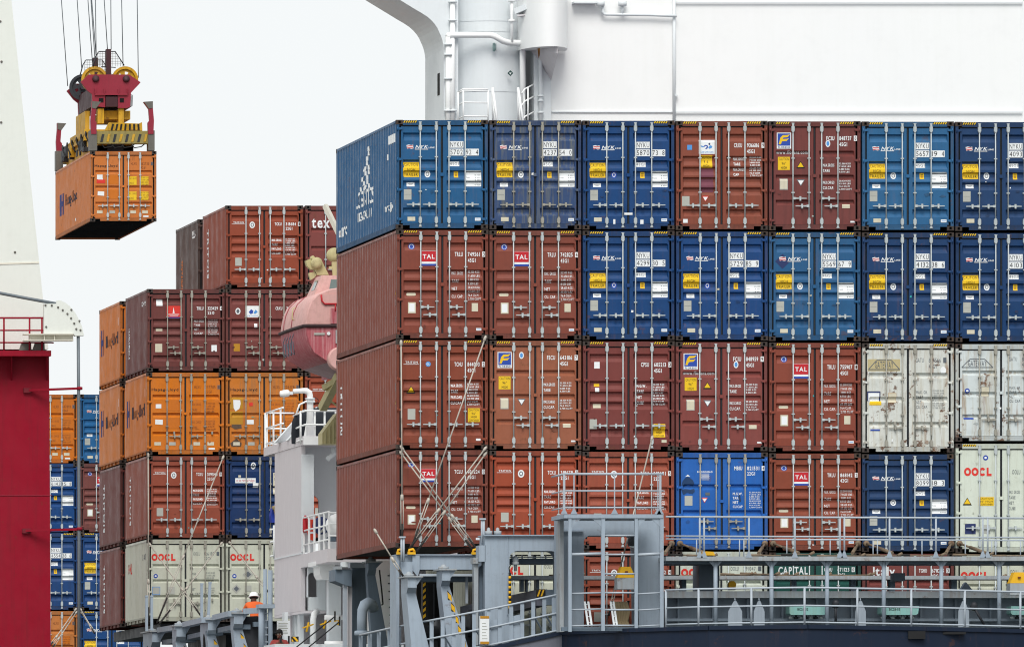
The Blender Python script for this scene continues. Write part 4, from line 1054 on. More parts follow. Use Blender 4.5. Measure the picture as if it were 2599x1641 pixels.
# short lashing rods hooked to the lowest castings above the walkway
hk = 0
for c in (4, 5, 6, 7):
    for s_ in (-1, 1):
        x = colx(c) + (.09 if s_ > 0 else -.13); zt = ZR[4] + .1; hk += 1
        a = Vector((x, -.12, zt)); b = Vector((x + s_ * .42, -1.6, ZR[4] - .2))
        t = empty('corner_lashing', a, 'short rusty lashing at the %s foot of the container %s' % ('left' if s_ > 0 else 'right', {4: 'painted bright blue', 5: 'right of the bright blue one', 6: 'painted dull navy', 7: 'with flat ivory doors'}[c if s_ > 0 else c - 1]) if c - (s_ < 0) >= 4 else 'short rusty lashing at the right foot of the container behind the ladder frame', 'lashing rod', 'short corner lashings')
        MB().tube([a, a * .55 + b * .45], .03, 6).build('rod', M['rod_pile'], t); MB().tube([a * .6 + b * .4, b], .048, 6).build('turnbuckle', M['rod_pile'], t)
        MB().lathe([(.03, -.06), (.08, -.05), (.08, .05), (.03, .06)], (0, 1, 0), a + Vector((0, .03, 0)), 10).build('hook', M['rod_pile'], t)
for k, (u, v, D, lb_) in enumerate(((1567, 1436, 293.7, 'yellow-topped steel bin seen behind the ladder frame'), (2564, 1450, 293.2, 'yellow-topped steel bin cut by the right edge'))):
    t = empty('gear_bin', W(u + 22, v + 58, D), lb_, 'bin', 'yellow topped bins')
    mb = MB(); pbox(mb, u, u + 46, v + 29, v + 58, D, D + .5); mb.build('base', M['deck_grey_worn'], t)
    mb = MB(); pprism(mb, [(u, v + 28.6), (u + 46, v + 28.6), (u + 34, v + 1), (u + 11, v + 1)], D + .02, D + .45); mb.build('cover', M['yellow'], t)
    mb = MB(); pbox(mb, u + 20, u + 27, v + 12, v + 16, D - .03, D + .02); mb.build('label', M['p_brown'], t)
t = empty('tarpaulin', W(1795, 1407, DB + .6), 'yellow folded tarpaulin on the walkway below the bright blue container', 'tarpaulin')
mb = MB(); pprism(mb, [(1788, 1408), (1815, 1408), (1811, 1399), (1792, 1398), (1788, 1401)], DB + .5, DB + 1.0); mb.build('fold', M['yellow'], t)
t = empty('small_buoy', W(1860, 1485, 296), 'small orange-yellow hooded lamp beside a pillar under the walkway', 'lamp')
mb = MB(); pprism(mb, [(1851, 1491), (1867, 1491), (1869, 1480), (1863, 1473), (1855, 1473), (1850, 1480)], 296, 296.25); mb.build('hood', M['yellow'], t)
mb = MB(); pbox(mb, 1852, 1867, 1491.3, 1496, 296, 296.25); mb.build('base', M['dark_iron'], t)

# ================================================================= ladder tower
DT = 292.6
tw = empty('ladder_tower', W(1560, 1600, DT), 'blue-grey ladder frame with a railed platform on top, bottom centre', 'ladder tower')
for u, w_, D in ((1447, 8, DT), (1531, 9, DT), (1615, 8, DT), (1680, 9, DT)):
    mb = MB(); pbox(mb, u - w_ / 2, u + w_ / 2, 1314, 1602 - (u - 1447) * .03, D, D + .1); mb.build('upright', M['deck_grey'], tw)
mb = MB(); pbox(mb, 1432, 1684, 1304, 1314, DT - .02, DT + 2.2); mb.build('platform', M['deck_grey'], tw)
for u0, u1, d in ((1452, 1475, 1), (1503, 1526, -1), (1620, 1640, 1), (1653, 1675, -1)):
    mb = MB(); pts = [(u0, 1315), (u1, 1315), (u0, 1336)] if d > 0 else [(u0, 1315), (u1, 1315), (u1, 1336)]
    pprism(mb, pts, DT + .02, DT + .06); mb.build('gusset', M['deck_grey'], tw)
for v in (1358, 1406, 1455, 1503, 1546, 1586):
    mb = MB(); mb.tube([W(1535, v, DT + .05), W(1611, v, DT + .05)], .024, 8); mb.build('rung', M['rail_grey'], tw)
for u0, u1 in ((1451, 1527), (1619, 1676)):
    for v in (1406, 1505, 1546, 1587):
        mb = MB(); mb.tube([W(u0, v + (1 if u0 > 1600 else 0), DT + .05), W(u1, v - 2, DT + .05)], .04 if v == 1406 else .02, 8); mb.build('rung', M['rail_grey'], tw)
for u, w_ in ((1432, 5.5), (1457, 2.6), (1560, 2.6), (1676, 5.5), (1670, 2.2)):
    mb = MB(); pbox(mb, u - w_ / 2, u + w_ / 2, 1202, 1304, DT, DT + .04); p = mb.build('rail_post', M['rail_grey'], tw)
    mb = MB(); pprism(mb, [(u - 9, 1304), (u + 9, 1304), (u + 2, 1291), (u - 2, 1291)], DT - .03, DT - .005); mb.build('foot_plate', M['deck_grey'], p)
for v, r in ((1202, .03), (1245, .022), (1287, .022)):
    mb = MB(); mb.tube([W(1432, v, DT + .02), W(1684, v, DT + .02)], r, 8); mb.build('rail', M['rail_grey'], tw)
    mb = MB(); mb.tube([W(1432, v, DT + .02), W(1432, v, DT + .02) + Vector((0, 2.1, 0))], r * .9, 8); mb.build('rail', M['rail_grey'], tw)
# the welded portal behind the ladder
pf = empty('portal_frame', W(1500, 1600, 295.2), 'blue-grey welded portal frame standing behind the ladder frame', 'portal frame')
mb = MB(); D = 295.2; a = 6
mb_pts = [(1424, 1602), (1482, 1602), (1482, 1372), (1486, 1364), (1494, 1358), (1606, 1358), (1613, 1362), (1618, 1372), (1622, 1598), (1678, 1598), (1678, 1314), (1424, 1314)]
pprism(mb, mb_pts, D, D + 1.2); mb.build('plate', M['deck_grey'], pf)
mb = MB(); pbox(mb, 1421, 1431, 1305, 1602, DT + 1.9, DT + 2.5); mb.build('side_plate', M['deck_grey_worn'], pf)
mb = MB(); pbox(mb, 1537, 1606, 1316, 1320.5, DT + .3, DT + .5); mb.build('lamp_bar', M['rail_grey'], pf)
mb = MB(); pbox(mb, 1430, 1481, 1345, 1349, D - .08, D); mb.build('flange', M['deck_grey'], pf)
mb = MB(); pbox(mb, 1426, 1680, 1590, 1600, DT + .15, DT + .3); mb.build('kick_plate', M['slate_steel'], pf)
t = empty('deck_floodlight', W(1605, 1385, 294.9), 'black floodlight hanging inside the portal behind the ladder frame', 'lamp')
MB().lathe([(.06, .16), (.1, .1), (.12, -.08), (.1, -.12)], (0, -.4, .9), W(1605, 1374, 294.9), 12).build('housing', M['dark_iron'], t)
MB().lathe([(.1, 0), (.08, -.03)], (0, -.4, .9), W(1606, 1384, 294.85), 12).build('lens', M['lamp_glass'], t)
t = empty('hawser_coil', W(1580, 1590, 294.5), 'tan mooring ropes hanging in a bundle behind the ladder frame', 'rope')
for k in range(5):
    u = 1562 + k * 6.5; mb = MB(); mb.tube([W(u, 1528, 294.8), W(u + 1 + k, 1550, 294.6), W(u + 3 - k, 1575, 294.7), W(u + 6, 1586 + k, 294.5)], [.05, .07, .08, .06], 7); mb.build('rope', M['rope_tan'], t)
for k, (u, lb_) in enumerate(((1484, 'white inclined ladder stile left of the ladder frame rungs'), (1550, 'white inclined ladder leaning behind the ladder frame'))):
    t = empty('inclined_ladder', W(u, 1588, 294.2), lb_, 'ladder', 'white inclined ladders')
    for d in (0, 9 if k == 0 else 7): 
        mb = MB(); mb.bar(W(u + d, 1526, 294.6), W(u + 9 + d, 1588, 294.0), .05, .03); mb.build('stile', M['white'], t)
    for j in range(4):
        mb = MB(); f = j / 4 + .1; mb.tube([W(u + 9 * f, 1526 + 62 * f, 294.6 - .6 * f), W(u + 9 * f + 9, 1526 + 62 * f, 294.6 - .6 * f)], .015, 6); mb.build('rung', M['white'], t)

# ================================================================= arched gantry left of the tower
ag = empty('arched_gantry', W(1320, 1560, 297), 'blue-grey gantry with a rounded opening left of the ladder frame', 'gantry')
def arc(cu, cv, r, a0, a1, n=6): return [(cu + r * math.cos(R(a0 + (a1 - a0) * i / n)), cv - r * math.sin(R(a0 + (a1 - a0) * i / n))) for i in range(n + 1)]
pts = [(1231, 1640), (1231, 1359), (1420, 1359), (1420, 1640), (1418, 1640), (1418, 1417)] + arc(1398, 1417, 20, 0, 90) + arc(1313, 1417, 20, 90, 180) + [(1293, 1640)]
mb = MB(); pprism(mb, pts, 297, 298.0); mb.build('frame_plate', M['deck_grey'], ag)
mb = MB(); pbox(mb, 1229, 1421, 1356, 1359, 296.9, 298.1); mb.build('flange', M['deck_grey'], ag)
mb = MB(); pbox(mb, 1287.5, 1289, 1360, 1560, 296.975, 297); mb.build('weld_seam', M['deck_grey'], ag)
for u in (1240, 1263):
    mb = MB(); mb.lathe([(.1, 0), (.1, .1), (.045, .105), (.045, .16), (.015, .19)], (0, 0, 1), W(u, 1356, 297.2), 12); mb.build('twist_lock', M['deck_grey_worn'], ag)
t = empty('striped_pole', W(1294, 1550, 296.7), 'yellow and black banded pole on the arched gantry', 'pole'); D = 296.75
mb = MB(); mb.tube([W(1294, 1556, D), W(1294, 1452, D)], .034, 8); mb.build('pole', M['black'], t)
for k in range(7):
    v = 1461 + k * 12.6; mb = MB(); mb.tube([W(1294, v, D), W(1294, v + 6.5, D)], .037, 8); mb.build('band', M['yellow'], t)
mb = MB(); mb.tube([W(1294, 1452, D), W(1292, 1440, D), W(1297, 1430, D)], .015, 6); mb.build('wire', M['black'], t)
t = empty('deck_strobe', W(1308, 1443, 296.7), 'white domed signal lamp inside the gantry opening', 'lamp')
mb = MB(); mb.lathe([(.04, -.24), (.05, -.08), (.1, -.07), (.1, 0), (.07, .02), (.09, .05), (.08, .12), (.03, .16)], (0, 0, 1), W(1308, 1425, 297.4), 14); mb.build('lamp', M['white'], t)
# girder seen through the opening
t = empty('cross_girder', W(1350, 1500, 296), 'lilac-grey girder with a hazard patch behind the quarter railing', 'girder')
mb = MB(); A = W(1168, 1538, 303); B = W(1362, 1495, 297.8)
mb.add([A, B, B + Vector((0, 0, -.42)), A + Vector((0, 0, -.5)), A + Vector((.3, .1, 0)), B + Vector((.3, .1, 0)), B + Vector((.3, .1, -.42)), A + Vector((.3, .1, -.5))], [(0, 1, 2, 3), (4, 5, 6, 7), (0, 1, 5, 4), (3, 2, 6, 7), (1, 2, 6, 5), (0, 3, 7, 4)]); mb.build('web', M['hull_grey'], t)
mb = MB(); pbox(mb, 1384, 1420, 1495, 1534, 297.8, 298.4); mb.build('end_plate', M['slate_steel'], t)
mb = MB(); pbox(mb, 1362, 1384, 1494, 1513, 297.75, 298.2); mb.build('hazard_ground', M['black'], t)
for k in range(2):
    mb = MB(); u = 1366 + k * 9; pprism(mb, [(u - 3, 1512), (u + 1, 1512), (u + 7, 1495), (u + 3, 1495)], 297.735, 297.748); mb.build('hazard_band', M['yellow'], t)
sg = empty('notice_board', edge_at(1241) + Vector((-.12, -.3, .1)), 'white notice board with yellow borders hung on the quarter railing', 'notice board')
q = edge_at(1241); x0, y0, z0 = q.x - .25, q.y - .12, q.z + .08
MB().box(x0, x0 + .24, y0, y0 + .2, z0, z0 + .74).build('board', M['p_white'], sg)
for a, b in ((0, .07), (.67, .738)):
    MB().box(x0 + .003, x0 + .237, y0 - .006, y0 - .002, z0 + a, z0 + b).build('border', M['p_ochre'], sg)
for k in range(6):
    MB().box(x0 + .05, x0 + .19 - .02 * (k % 3), y0 - .006, y0 - .002, z0 + .14 + .08 * k, z0 + .155 + .08 * k).build('printed_line', M['p_grey'], sg)

# ================================================================= frame and pedestals under the corner of the near stack
sf = empty('support_frame', W(1110, 1640, 298.5), 'blue-grey portal carrying the corner of the near stack', 'support frame'); D = 298.6
mb = MB(); pbox(mb, 1007, 1205, 1408, 1444, D, D + 1.0); mb.build('crossbeam', M['deck_grey'], sf)
mb = MB(); pbox(mb, 1006, 1214, 1405.5, 1408, D - .08, D + 1.1); mb.build('flange', M['deck_grey'], sf)
mb = MB(); pbox(mb, 1006, 1013.5, 1409, 1690, D - .05, D + 1.2); mb.build('post', M['deck_grey'], sf)
mb = MB(); pbox(mb, 1020, 1047, 1425, 1462, D - .25, D); mb.build('bracket_box', M['deck_grey'], sf)
mb = MB(); pprism(mb, [(1047, 1409), (1065, 1409), (1065, 1446), (1060, 1462), (1047, 1446)], D - .12, D - .01); mb.build('gusset', M['deck_grey'], sf)
mb = MB(); pbox(mb, 1203, 1214, 1428, 1636, 297.3, 297.6); mb.build('post', M['deck_grey_worn'], sf)
mb = MB(); pbox(mb, 1201, 1216, 1414, 1429, 297.2, 297.7); mb.build('post_head', M['deck_grey_worn'], sf)
mb = MB(); pprism(mb, [(1216, 1440), (1233, 1424), (1233, 1640), (1216, 1640)], 297.5, 298.6); mb.build('web_plate', M['slate_steel'], sf)
mb = MB(); pbox(mb, 1216, 1232, 1383, 1424, 297.0, 297.6); mb.build('guide_block', M['deck_grey'], sf)
mb = MB(); pbox(mb, 1065, 1205, 1455, 1461, D - .15, D + .2); mb.build('tie_bar', M['rail_grey'], sf)
mb = MB(); pbox(mb, 1060, 1205, 1462, 1474, D + .25, D + 1.2); mb.build('tie_beam', M['slate_steel'], sf)
mb = MB(); pbox(mb, 1182, 1188, 1455, 1530, D + .2, D + .3); mb.build('strut', M['rail_grey'], sf)
for u in (1016, 1044, 1207):
    mb = MB(); c = W(u, 1406, D - .1)
    mb.box(c.x - .1, c.x + .1, c.y - .1, c.y + .1, c.z, c.z + .06); mb.tube([c + Vector((-.07, 0, .05)), c + Vector((-.05, 0, .12)), c + Vector((.04, 0, .14)), c + Vector((.09, 0, .07))], .035, 8); mb.build('twist_lock', M['yellow'], sf)
for u, v0, v1, D_ in ((1019, 1362, 1424, 298.2), (1024.5, 1362, 1424, 298.2), (1223, 1316, 1382, 297.2), (1228, 1316, 1382, 297.2)):
    mb = MB(); mb.tube([W(u, v1, D_), W(u, v0, D_)], .028, 8); mb.build('guide_pin', M['rail_grey'], sf)
for u, v, D_ in ((1021.5, 1362, 298.2), (1225.5, 1316, 297.2)):
    mb = MB(); pbox(mb, u - 8, u + 8, v - 2, v + 2, D_ - .06, D_ + .06); mb.build('cap', M['rail_grey'], sf)
hs = empty('dark_gap_box', W(1110, 1600, 303), 'black box added to darken the gap under the near stack', 'housing')
mb = MB(); pbox(mb, 1058, 1150, 1474, 1640, 303, 304.5); mb.build('case', M['black'], hs)  # added black box, stands in for the darkness of the gap
mb = MB(); pbox(mb, 1100, 1104, 1480, 1640, 302.9, 302.99); mb.build('box_edge', M['dark_iron'], hs)
# hazard-striped post in the opening
t = empty('striped_post', W(1079, 1580, 303), 'yellow and black striped post in the dark gap under the near stack', 'post'); D = 302
mb = MB(); pbox(mb, 1073, 1086, 1474, 1600, D, D + .3); mb.build('post', M['black'], t)
for k in range(6):
    v = 1477 + k * 16; mb = MB(); pprism(mb, [(1073.5, v + 12), (1073.5, v + 4), (1080.5, v - 2), (1080.5, v + 6)], D - .012, D - .002); mb.build('stripe', M['yellow'], t)

def pedestal(label, ul, uf, ur, vtop, D, hh=26, foot=150, dep=None, hazard=False, dark=False, taper=1.0, hole=False):
    """side face ul-uf, head uf-ur, widening downwards to the right"""
    r = (ul - VX) / (uf - VX); D1 = D / r
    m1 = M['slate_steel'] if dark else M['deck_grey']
    t = empty('deck_pedestal', W(uf, vtop + foot, D), label, 'pedestal', 'deck pedestals'); s_ = FPX / D
    x0, x1 = WX(uf, D), WX(ur, D); zt = WZ(vtop, D); y0, y1 = D - 300, D1 - 300
    hz = hh / s_; MB().box(x0, x1, y0, y1, zt - hz, zt - .004).build('head', m1, t)
    MB().box(x0 - .08, x1 + .16, y0 - .08, y1 + .04, zt, zt + .04).build('cap_plate', M['deck_grey_worn'], t)
    mb = MB(); mb.add([(x1, y0 + .02, zt), (x1 + .15, y0 + .02, zt), (x1, y0 + .02, zt - hz * .8), (x1, y0 + .06, zt), (x1 + .15, y0 + .06, zt), (x1, y0 + .06, zt - hz * .8)], [(0, 1, 2), (3, 5, 4), (0, 3, 4, 1), (1, 4, 5, 2), (0, 2, 5, 3)]); mb.build('gusset', m1, t)
    zb = zt - foot / s_; zm = zt - hz - .14; yb = y0 + .26; w_ = (foot / s_) * .2 * taper
    mb = MB(); mb.add([(x0, y0, zt - hz - .001), (x1, y0, zt - hz - .001), (x1, y1, zt - hz - .001), (x0, y1, zt - hz - .001), (x0, yb, zm), (x1 + .01, yb, zm), (x1 + .01, y1, zm), (x0, y1, zm), (x0 + w_ * .35, yb - .1, zb), (x1 + w_, yb - .1, zb), (x1 + w_, y1, zb), (x0 + w_ * .35, y1, zb)],
        [(0, 1, 5, 4), (1, 2, 6, 5), (2, 3, 7, 6), (3, 0, 4, 7), (4, 5, 9, 8), (5, 6, 10, 9), (6, 7, 11, 10), (7, 4, 8, 11), (8, 9, 10, 11), (3, 2, 1, 0)]); mb.build('body', m1, t)
    mb = MB(); c = Vector(((x0 + x1) / 2, (y0 + y1) / 2, zt + .04)); mb.lathe([(.14, 0), (.14, .07), (.07, .075), (.06, .11), (.02, .13)], (0, 0, 1), c, 12); mb.build('twist_lock', M['deck_grey_worn'], t)
    if hole:
        mb = MB(); ym = (y0 + y1) / 2; mb.prism([(ym + .18 * math.cos(a / 8 * math.pi * 2) , zt - hz * 1.9 + (.5 if math.sin(a / 8 * math.pi * 2) < 0 else 0) * -.6 + .2 * math.sin(a / 8 * math.pi * 2)) for a in range(8)], 'x', x0 - .012, x0 - .002); mb.build('hand_hole', M['hole'], t)
    if hazard:
        n = int(foot / s_ / .3)
        for k in range(n):
            z1 = zm - .15 - k * .3; f = (zm - z1) / (zm - zb)
            if f > .92: break
            x = x1 + .01 + (w_ - .01) * f; yq = yb - .1 * f - .014
            mb = MB(); mb.add([(x - .1, yq, z1), (x, yq, z1 - .1), (x + .02, yq, z1 - .26), (x - .08, yq, z1 - .16)], [(0, 1, 2, 3)]); mb.build('hazard_band', M['yellow'], t)
            mb = MB(); mb.add([(x - .1, yq + .002, z1 + .04), (x + .01, yq + .002, z1 - .1), (x + .03, yq + .002, z1 - .36), (x - .09, yq + .002, z1 - .2)], [(0, 1, 2, 3)]); mb.build('hazard_band', M['black'], t)
    return t
pedestal('blue-grey tapered pedestal under the left end of the crossbeam, lower centre', 1018, 1035, 1057.5, 1464, 296.4, foot=220)
pedestal('blue-grey tapered pedestal with a hazard-striped edge, lower centre', 1108, 1122, 1143, 1446, 297.2, foot=220, hazard=True, taper=1.25)
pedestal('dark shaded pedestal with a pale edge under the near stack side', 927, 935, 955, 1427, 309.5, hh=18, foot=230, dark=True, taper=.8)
pedestal('leftmost of the row of pedestals below the ivory containers', 363, 386, 408, 1602, 354, foot=110, hole=True)
pedestal('second from left in the row of pedestals below the ivory containers', 437, 448, 472, 1588, 346, foot=110, hazard=True)
pedestal('third from left in the row of pedestals below the ivory containers', 508, 528, 549, 1572, 337.6, foot=120, hole=True, hazard=True)
pedestal('rightmost of the row of pedestals, beside the orange-vested worker', 585, 594, 617, 1556, 329, foot=120, hazard=True)
for k, (a, b) in enumerate((((408, 1598, 354), (455, 1590, 346)), ((472, 1584, 346), (522, 1572, 337.6)), ((549, 1566, 337.6), (590, 1556, 329)), ((617, 1550, 329), (660, 1548, 329)))):
    t = empty('side_beam', W(*a), ('leftmost grey beam linking the row of pedestals', 'second grey beam linking the row of pedestals', 'third grey beam linking the row of pedestals', 'grey beam in front of the orange-vested worker')[k], 'beam', 'beams between the pedestals')
    p, q = W(*a), W(*b); mb = MB(); mb.bar(p, q, .25, .16); mb.build('bar', M['deck_grey'], t)
    mb = MB(); mb.bar(p + Vector((.3, .2, -.38)), q + Vector((.3, .2, -.38)), .5, .14); mb.build('lower_bar', M['slate_steel'], t)
    if k == 3: mb = MB(); mb.bar(p + Vector((0, .35, -.75)), q + Vector((0, .35, -.75)), .04, 1.2); mb.build('dark_gap_plate', M['dark_iron'], t)  # added dark plate paints the dark gap below the beam, hiding the legs
# hatch block under the far stack, the deep shade put into its dark colour
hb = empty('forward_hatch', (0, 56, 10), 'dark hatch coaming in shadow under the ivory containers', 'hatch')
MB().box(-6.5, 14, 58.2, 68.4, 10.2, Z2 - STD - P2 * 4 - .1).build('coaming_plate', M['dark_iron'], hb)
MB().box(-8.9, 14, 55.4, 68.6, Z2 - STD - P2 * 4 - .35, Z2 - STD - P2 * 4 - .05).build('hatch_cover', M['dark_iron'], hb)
hb = empty('aft_hatch', (0, 130, 9), 'hatch cover under the farthest stack, below the frame', 'hatch')
MB().box(-8.2, 14, 122.6, 136, 8.4, WZ(1549, D3) - HC - .03).build('hatch_cover', M['slate_steel'], hb)
# bay guide posts beside the ivory containers
for k, (u, v0, v1) in enumerate(((372, 1512, 1600), (385, 1512, 1598), (512, 1481, 1566), (529, 1478, 1562))):
    t = empty('guide_post', W(u, v1, 351 if k < 2 else 340), ('thin grey guide post at the left corner of the ivory container', 'second thin grey guide post at the left corner of the ivory container', 'left of two grey guide posts before the middle of the ivory containers', 'leaning right of two grey guide posts before the ivory containers')[k], 'post', 'guide posts')
    D = 351 if k < 2 else 340; mb = MB(); mb.bar(W(u, v1, D), W(u + (4 if k == 3 else 0), v0, D), .08, .08); mb.build('post', M['deck_grey'], t)
    mb = MB(); mb.bar(W(u - 4 + (4 if k == 3 else 0), v0, D), W(u + 4 + (4 if k == 3 else 0), v0 - .5, D), .1, .05); mb.build('cap', M['deck_grey'], t)
t = empty('ladder_post', W(672, 1640, 328.6), 'grey post with a vertical ladder right of the orange-vested worker', 'ladder')
for u, r_, v0, D in ((663, .1, 1535, 328.6), (673, .07, 1443, 328.8), (686, .085, 1446, 328.6)):
    mb = MB(); mb.tube([W(u, 1660, D), W(u, v0, D)], r_ * .8, 8); mb.build('upright', M['deck_grey'], t)
for k in range(6):
    v = 1556 + k * 18; mb = MB(); mb.tube([W(673, v, 328.7), W(686, v - 1, 328.6)], .02, 6); mb.build('rung', M['rail_grey'], t)
mb = MB(); pbox(mb, 658, 698, 1532, 1542, 328.4, 329.2); mb.build('bracket', M['deck_grey'], t)

# things behind the rail under the near stack
t = empty('gooseneck_vent', W(915, 1600, 312), 'pale grey swan-neck vent beside the dark pedestal', 'vent'); D = 308.5
mb = MB(); mb.tube([W(918, 1610, D), W(918, 1570, D), W(920, 1547, D), W(926, 1533, D), W(934, 1528, D), W(944, 1533, D + .2), W(948, 1545, D + .3)], [.13, .13, .14, .15, .15, .15, .15], 12); mb.build('pipe', M['deck_grey'], t)
mb = MB(); mb.lathe([(.16, 0), (.2, .02), (.2, .12), (.16, .14)], (0, 0, 1), W(918, 1612, D), 12); mb.build('flange', M['deck_grey'], t)
for k, (u, v, D, lb_) in enumerate(((1050, 1605, 300.5, 'dark rope winch drum behind the railing, left of the striped pedestal'), (1196, 1580, 300.5, 'dark rope winch drum behind the railing, right of the striped pedestal'))):
    t = empty('winch', W(u, v + 40, D), lb_, 'winch', 'mooring winches'); c = W(u, v, D)
    mb = MB(); mb.lathe([(.1, -.02), (.36, 0), (.36, .05), (.2, .07), (.2, .7), (.36, .72), (.36, .78), (.1, .8)], (1, .25, 0), c - Vector((.05, 0, 0)), 20); mb.build('drum', M['dark_iron'], t)
    mb = MB(); mb.box(c.x - .2, c.x + .9, c.y + .1, c.y + .5, c.z - .75, c.z - .1); mb.build('bed', M['dark_iron'], t)
    mb = MB(); mb.tube([c + Vector((-.5, 0, .18)), c + Vector((-.2, 0, .2)), c + Vector((0, -.05, .3))], .025, 6); mb.build('lever', M['yellow'], t)
t = empty('corner_bracket', W(870, 1441, 311.5), 'dark grey bracket carrying the far bottom corner of the near stack', 'bracket'); D = 310.5
mb = MB(); pprism(mb, [(850, 1444), (893, 1444), (893, 1487), (880, 1485), (850, 1473)], D, D + 1.2); mb.build('bracket_plate', M['slate_steel'], t)
mb = MB(); pbox(mb, 872, 881.5, 1483, 1690, D + .1, D + .3); mb.build('post', M['rail_grey'], t)
mb = MB(); pbox(mb, 883.5, 893, 1487, 1690, D + .3, D + .6); mb.build('post', M['off_white'], t)
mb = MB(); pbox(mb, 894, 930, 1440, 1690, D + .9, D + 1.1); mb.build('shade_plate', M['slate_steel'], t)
mb = MB(); pbox(mb, 889, 926, 1427, 1440, D + .4, D + .8); mb.build('beam', M['rail_grey'], t)
mb = MB(); pbox(mb, 869, 884, 1425, 1438, D - .1, D + .3); mb.build('lamp_box', M['white'], t)
mb = MB(); pbox(mb, 853, 868, 1436, 1443.5, D - .1, D + .5); mb.build('lock_seat', M['deck_grey_worn'], t)

# ================================================================= lashing rods on the corner stack
def lash(label, pts_top, pts_bot, D0, D1, split=.68, double=False, group='crossed lashing rods'):
    a = W(*pts_top, D0); b = W(*pts_bot, D1); m_ = a.lerp(b, split)
    t = empty('lashing_rod', b, label, 'lashing rod', group)
    MB().tube([a, m_], .02, 7).build('rod', M['lashing'], t)
    d = (b - a).normalized(); n_ = Vector((d.z, 0, -d.x)).normalized()
    for s_ in (-1, 1): MB().tube([m_ + n_ * .03 * s_, m_.lerp(b, .75) + n_ * .03 * s_], .014, 6).build('turnbuckle_bar', M['lashing'], t)
    MB().tube([m_.lerp(b, .62), b], .03, 7).build('turnbuckle_screw', M['lash_black'], t)
    MB().lathe([(.015, -.08), (.04, -.04), (.04, .05), (.015, .09)], d, a, 8).build('hook', M['lashing'], t)
    MB().lathe([(.015, -.07), (.042, -.05), (.042, .08), (.015, .1)], d, m_, 8).build('collar', M['lashing'], t)
lash('longest lashing rod slanting across the two lowest doors of the near stack', (1231, 858), (1046, 1385), 299.7, 299.2, .78)
lash('upper of the lashing rods falling from left to right across the lowest corner door', (1020, 1136), (1214, 1398), 299.7, 299.2, .66)
lash('lower of the lashing rods falling from left to right across the lowest corner door', (1019, 1150), (1205, 1402), 299.75, 299.3, .66)
lash('upper of the lashing rods falling from right to left across the lowest corner door', (1231, 1138), (1040, 1390), 299.7, 299.15, .62)
lash('lower of the lashing rods falling from right to left across the lowest corner door', (1231, 1152), (1058, 1398), 299.75, 299.25, .6)
lash('vertical lashing rod along the left edge of the near stack doors', (1018, 870), (1021, 1370), 299.8, 299.5, .78)
lash('loose double lashing rod leaning left of the support frame', (953, 1347), (1023, 1461), 296.5, 296.2, .62, group='loose leaning rods')
lash('lashing rod slanting down behind the ladder frame platform', (1655, 1110), (1545, 1560), 299.3, 294.9, .8)
lash('long thin lashing rod across the ivory container, rising to the right', (566, 1160), (398, 1580), 354.6, 352.5, .6)
lash('lashing rod falling to the right across the left ivory container', (380, 1380), (512, 1564), 354.6, 352, .62)
lash('lashing rod rising to the right across the left ivory container', (562, 1378), (404, 1582), 354.6, 352, .55)
lash('lashing rod falling to the right across the right ivory container', (583, 1376), (680, 1500), 354.6, 350, .7)
for k, (a, b) in enumerate((((192, 1545), (128, 1636)), ((194, 1552), (134, 1641)), ((205, 1545), (236, 1598)), ((207, 1553), (240, 1606)))):
    lash(('left upper', 'left lower', 'right upper', 'right lower')[k] + ' of the short lashing rods at the foot of the farthest stack', a, b, 422.6, 421, .75)
lash('vertical lashing rod at the left corner of the ivory and rust-red containers', (376, 1155), (377, 1580), 354.8, 354.2, .75)

# ================================================================= white accommodation above the near stack
D = 316.0
up = empty('deckhouse_tower', W(1240, 310, D), 'white accommodation tower with a curved wing bracket rising behind the near stack', 'deckhouse')
def K(px, py): return (930 + px / 4.378, py / 4.378)
side = [K(-400, -470), K(-200, -350), K(100, -165), K(370, 0), K(460, 55), K(550, 110), K(620, 150), K(680, 190), K(725, 230), K(760, 270), K(790, 315), K(810, 360), K(830, 405), K(845, 450), K(855, 500), K(860, 545)]
pts = side + [K(860, 1700), K(1020, 1700), K(1020, -470)]
mb = MB(); pprism(mb, pts, D, D + 3.75); mb.build('wing_bracket', M['white'], up)
mb = MB(); mb.box(WX(980, D), WX(1040, D) + .3, D - 300 + 3.76, D - 300 + 3.9, WZ(-30, D), WZ(-36, D)); mb.build('trim', M['white'], up)
cu, n = [], 10                                       # gently bowed front wall
for i in range(n + 1):
    f = i / n; u = 1163.2 + (1329 - 1163.2) * f; cu.append((WX(u, D), D - 300 + .15 + .5 * (2 * f - 1) ** 2))
z0, z1 = WZ(380, D), WZ(-60, D)
mb = MB()
mb.add([(x, y, z) for x, y in cu for z in (z0, z1)], [(2 * i, 2 * i + 2, 2 * i + 3, 2 * i + 1) for i in range(n)], True); mb.build('bowed_wall', M['white'], up)
mb = MB(); mb.box(WX(1329, D), WX(1333, D), D - 300 + .5, D - 300 + 4, z0, z1); mb.build('door_jamb', M['white'], up)
mb = MB(); pbox(mb, 1330, 1362, -40, 380, D + 4, D + 4.3); mb.build('passage_wall', M['off_white'], up)
mb = MB(); pprism(mb, [(1355, 380), (1355, 302), (1353.5, 309), (1347, 313), (1329.5, 320), (1329.5, 380)], D + .62, D + .8); mb.build('passage_sill', M['white'], up)
mb = MB(); pprism(mb, [(1333, -40), (1333, 100), (1336, 96), (1355, 85), (1355, -40)], D + .6, D + 1.0); mb.build('passage_lintel', M['white'], up)
mb = MB(); pbox(mb, 1355, 1398.5, -40, 380, D + .4, D + 4); mb.build('narrow_wall', M['white'], up)
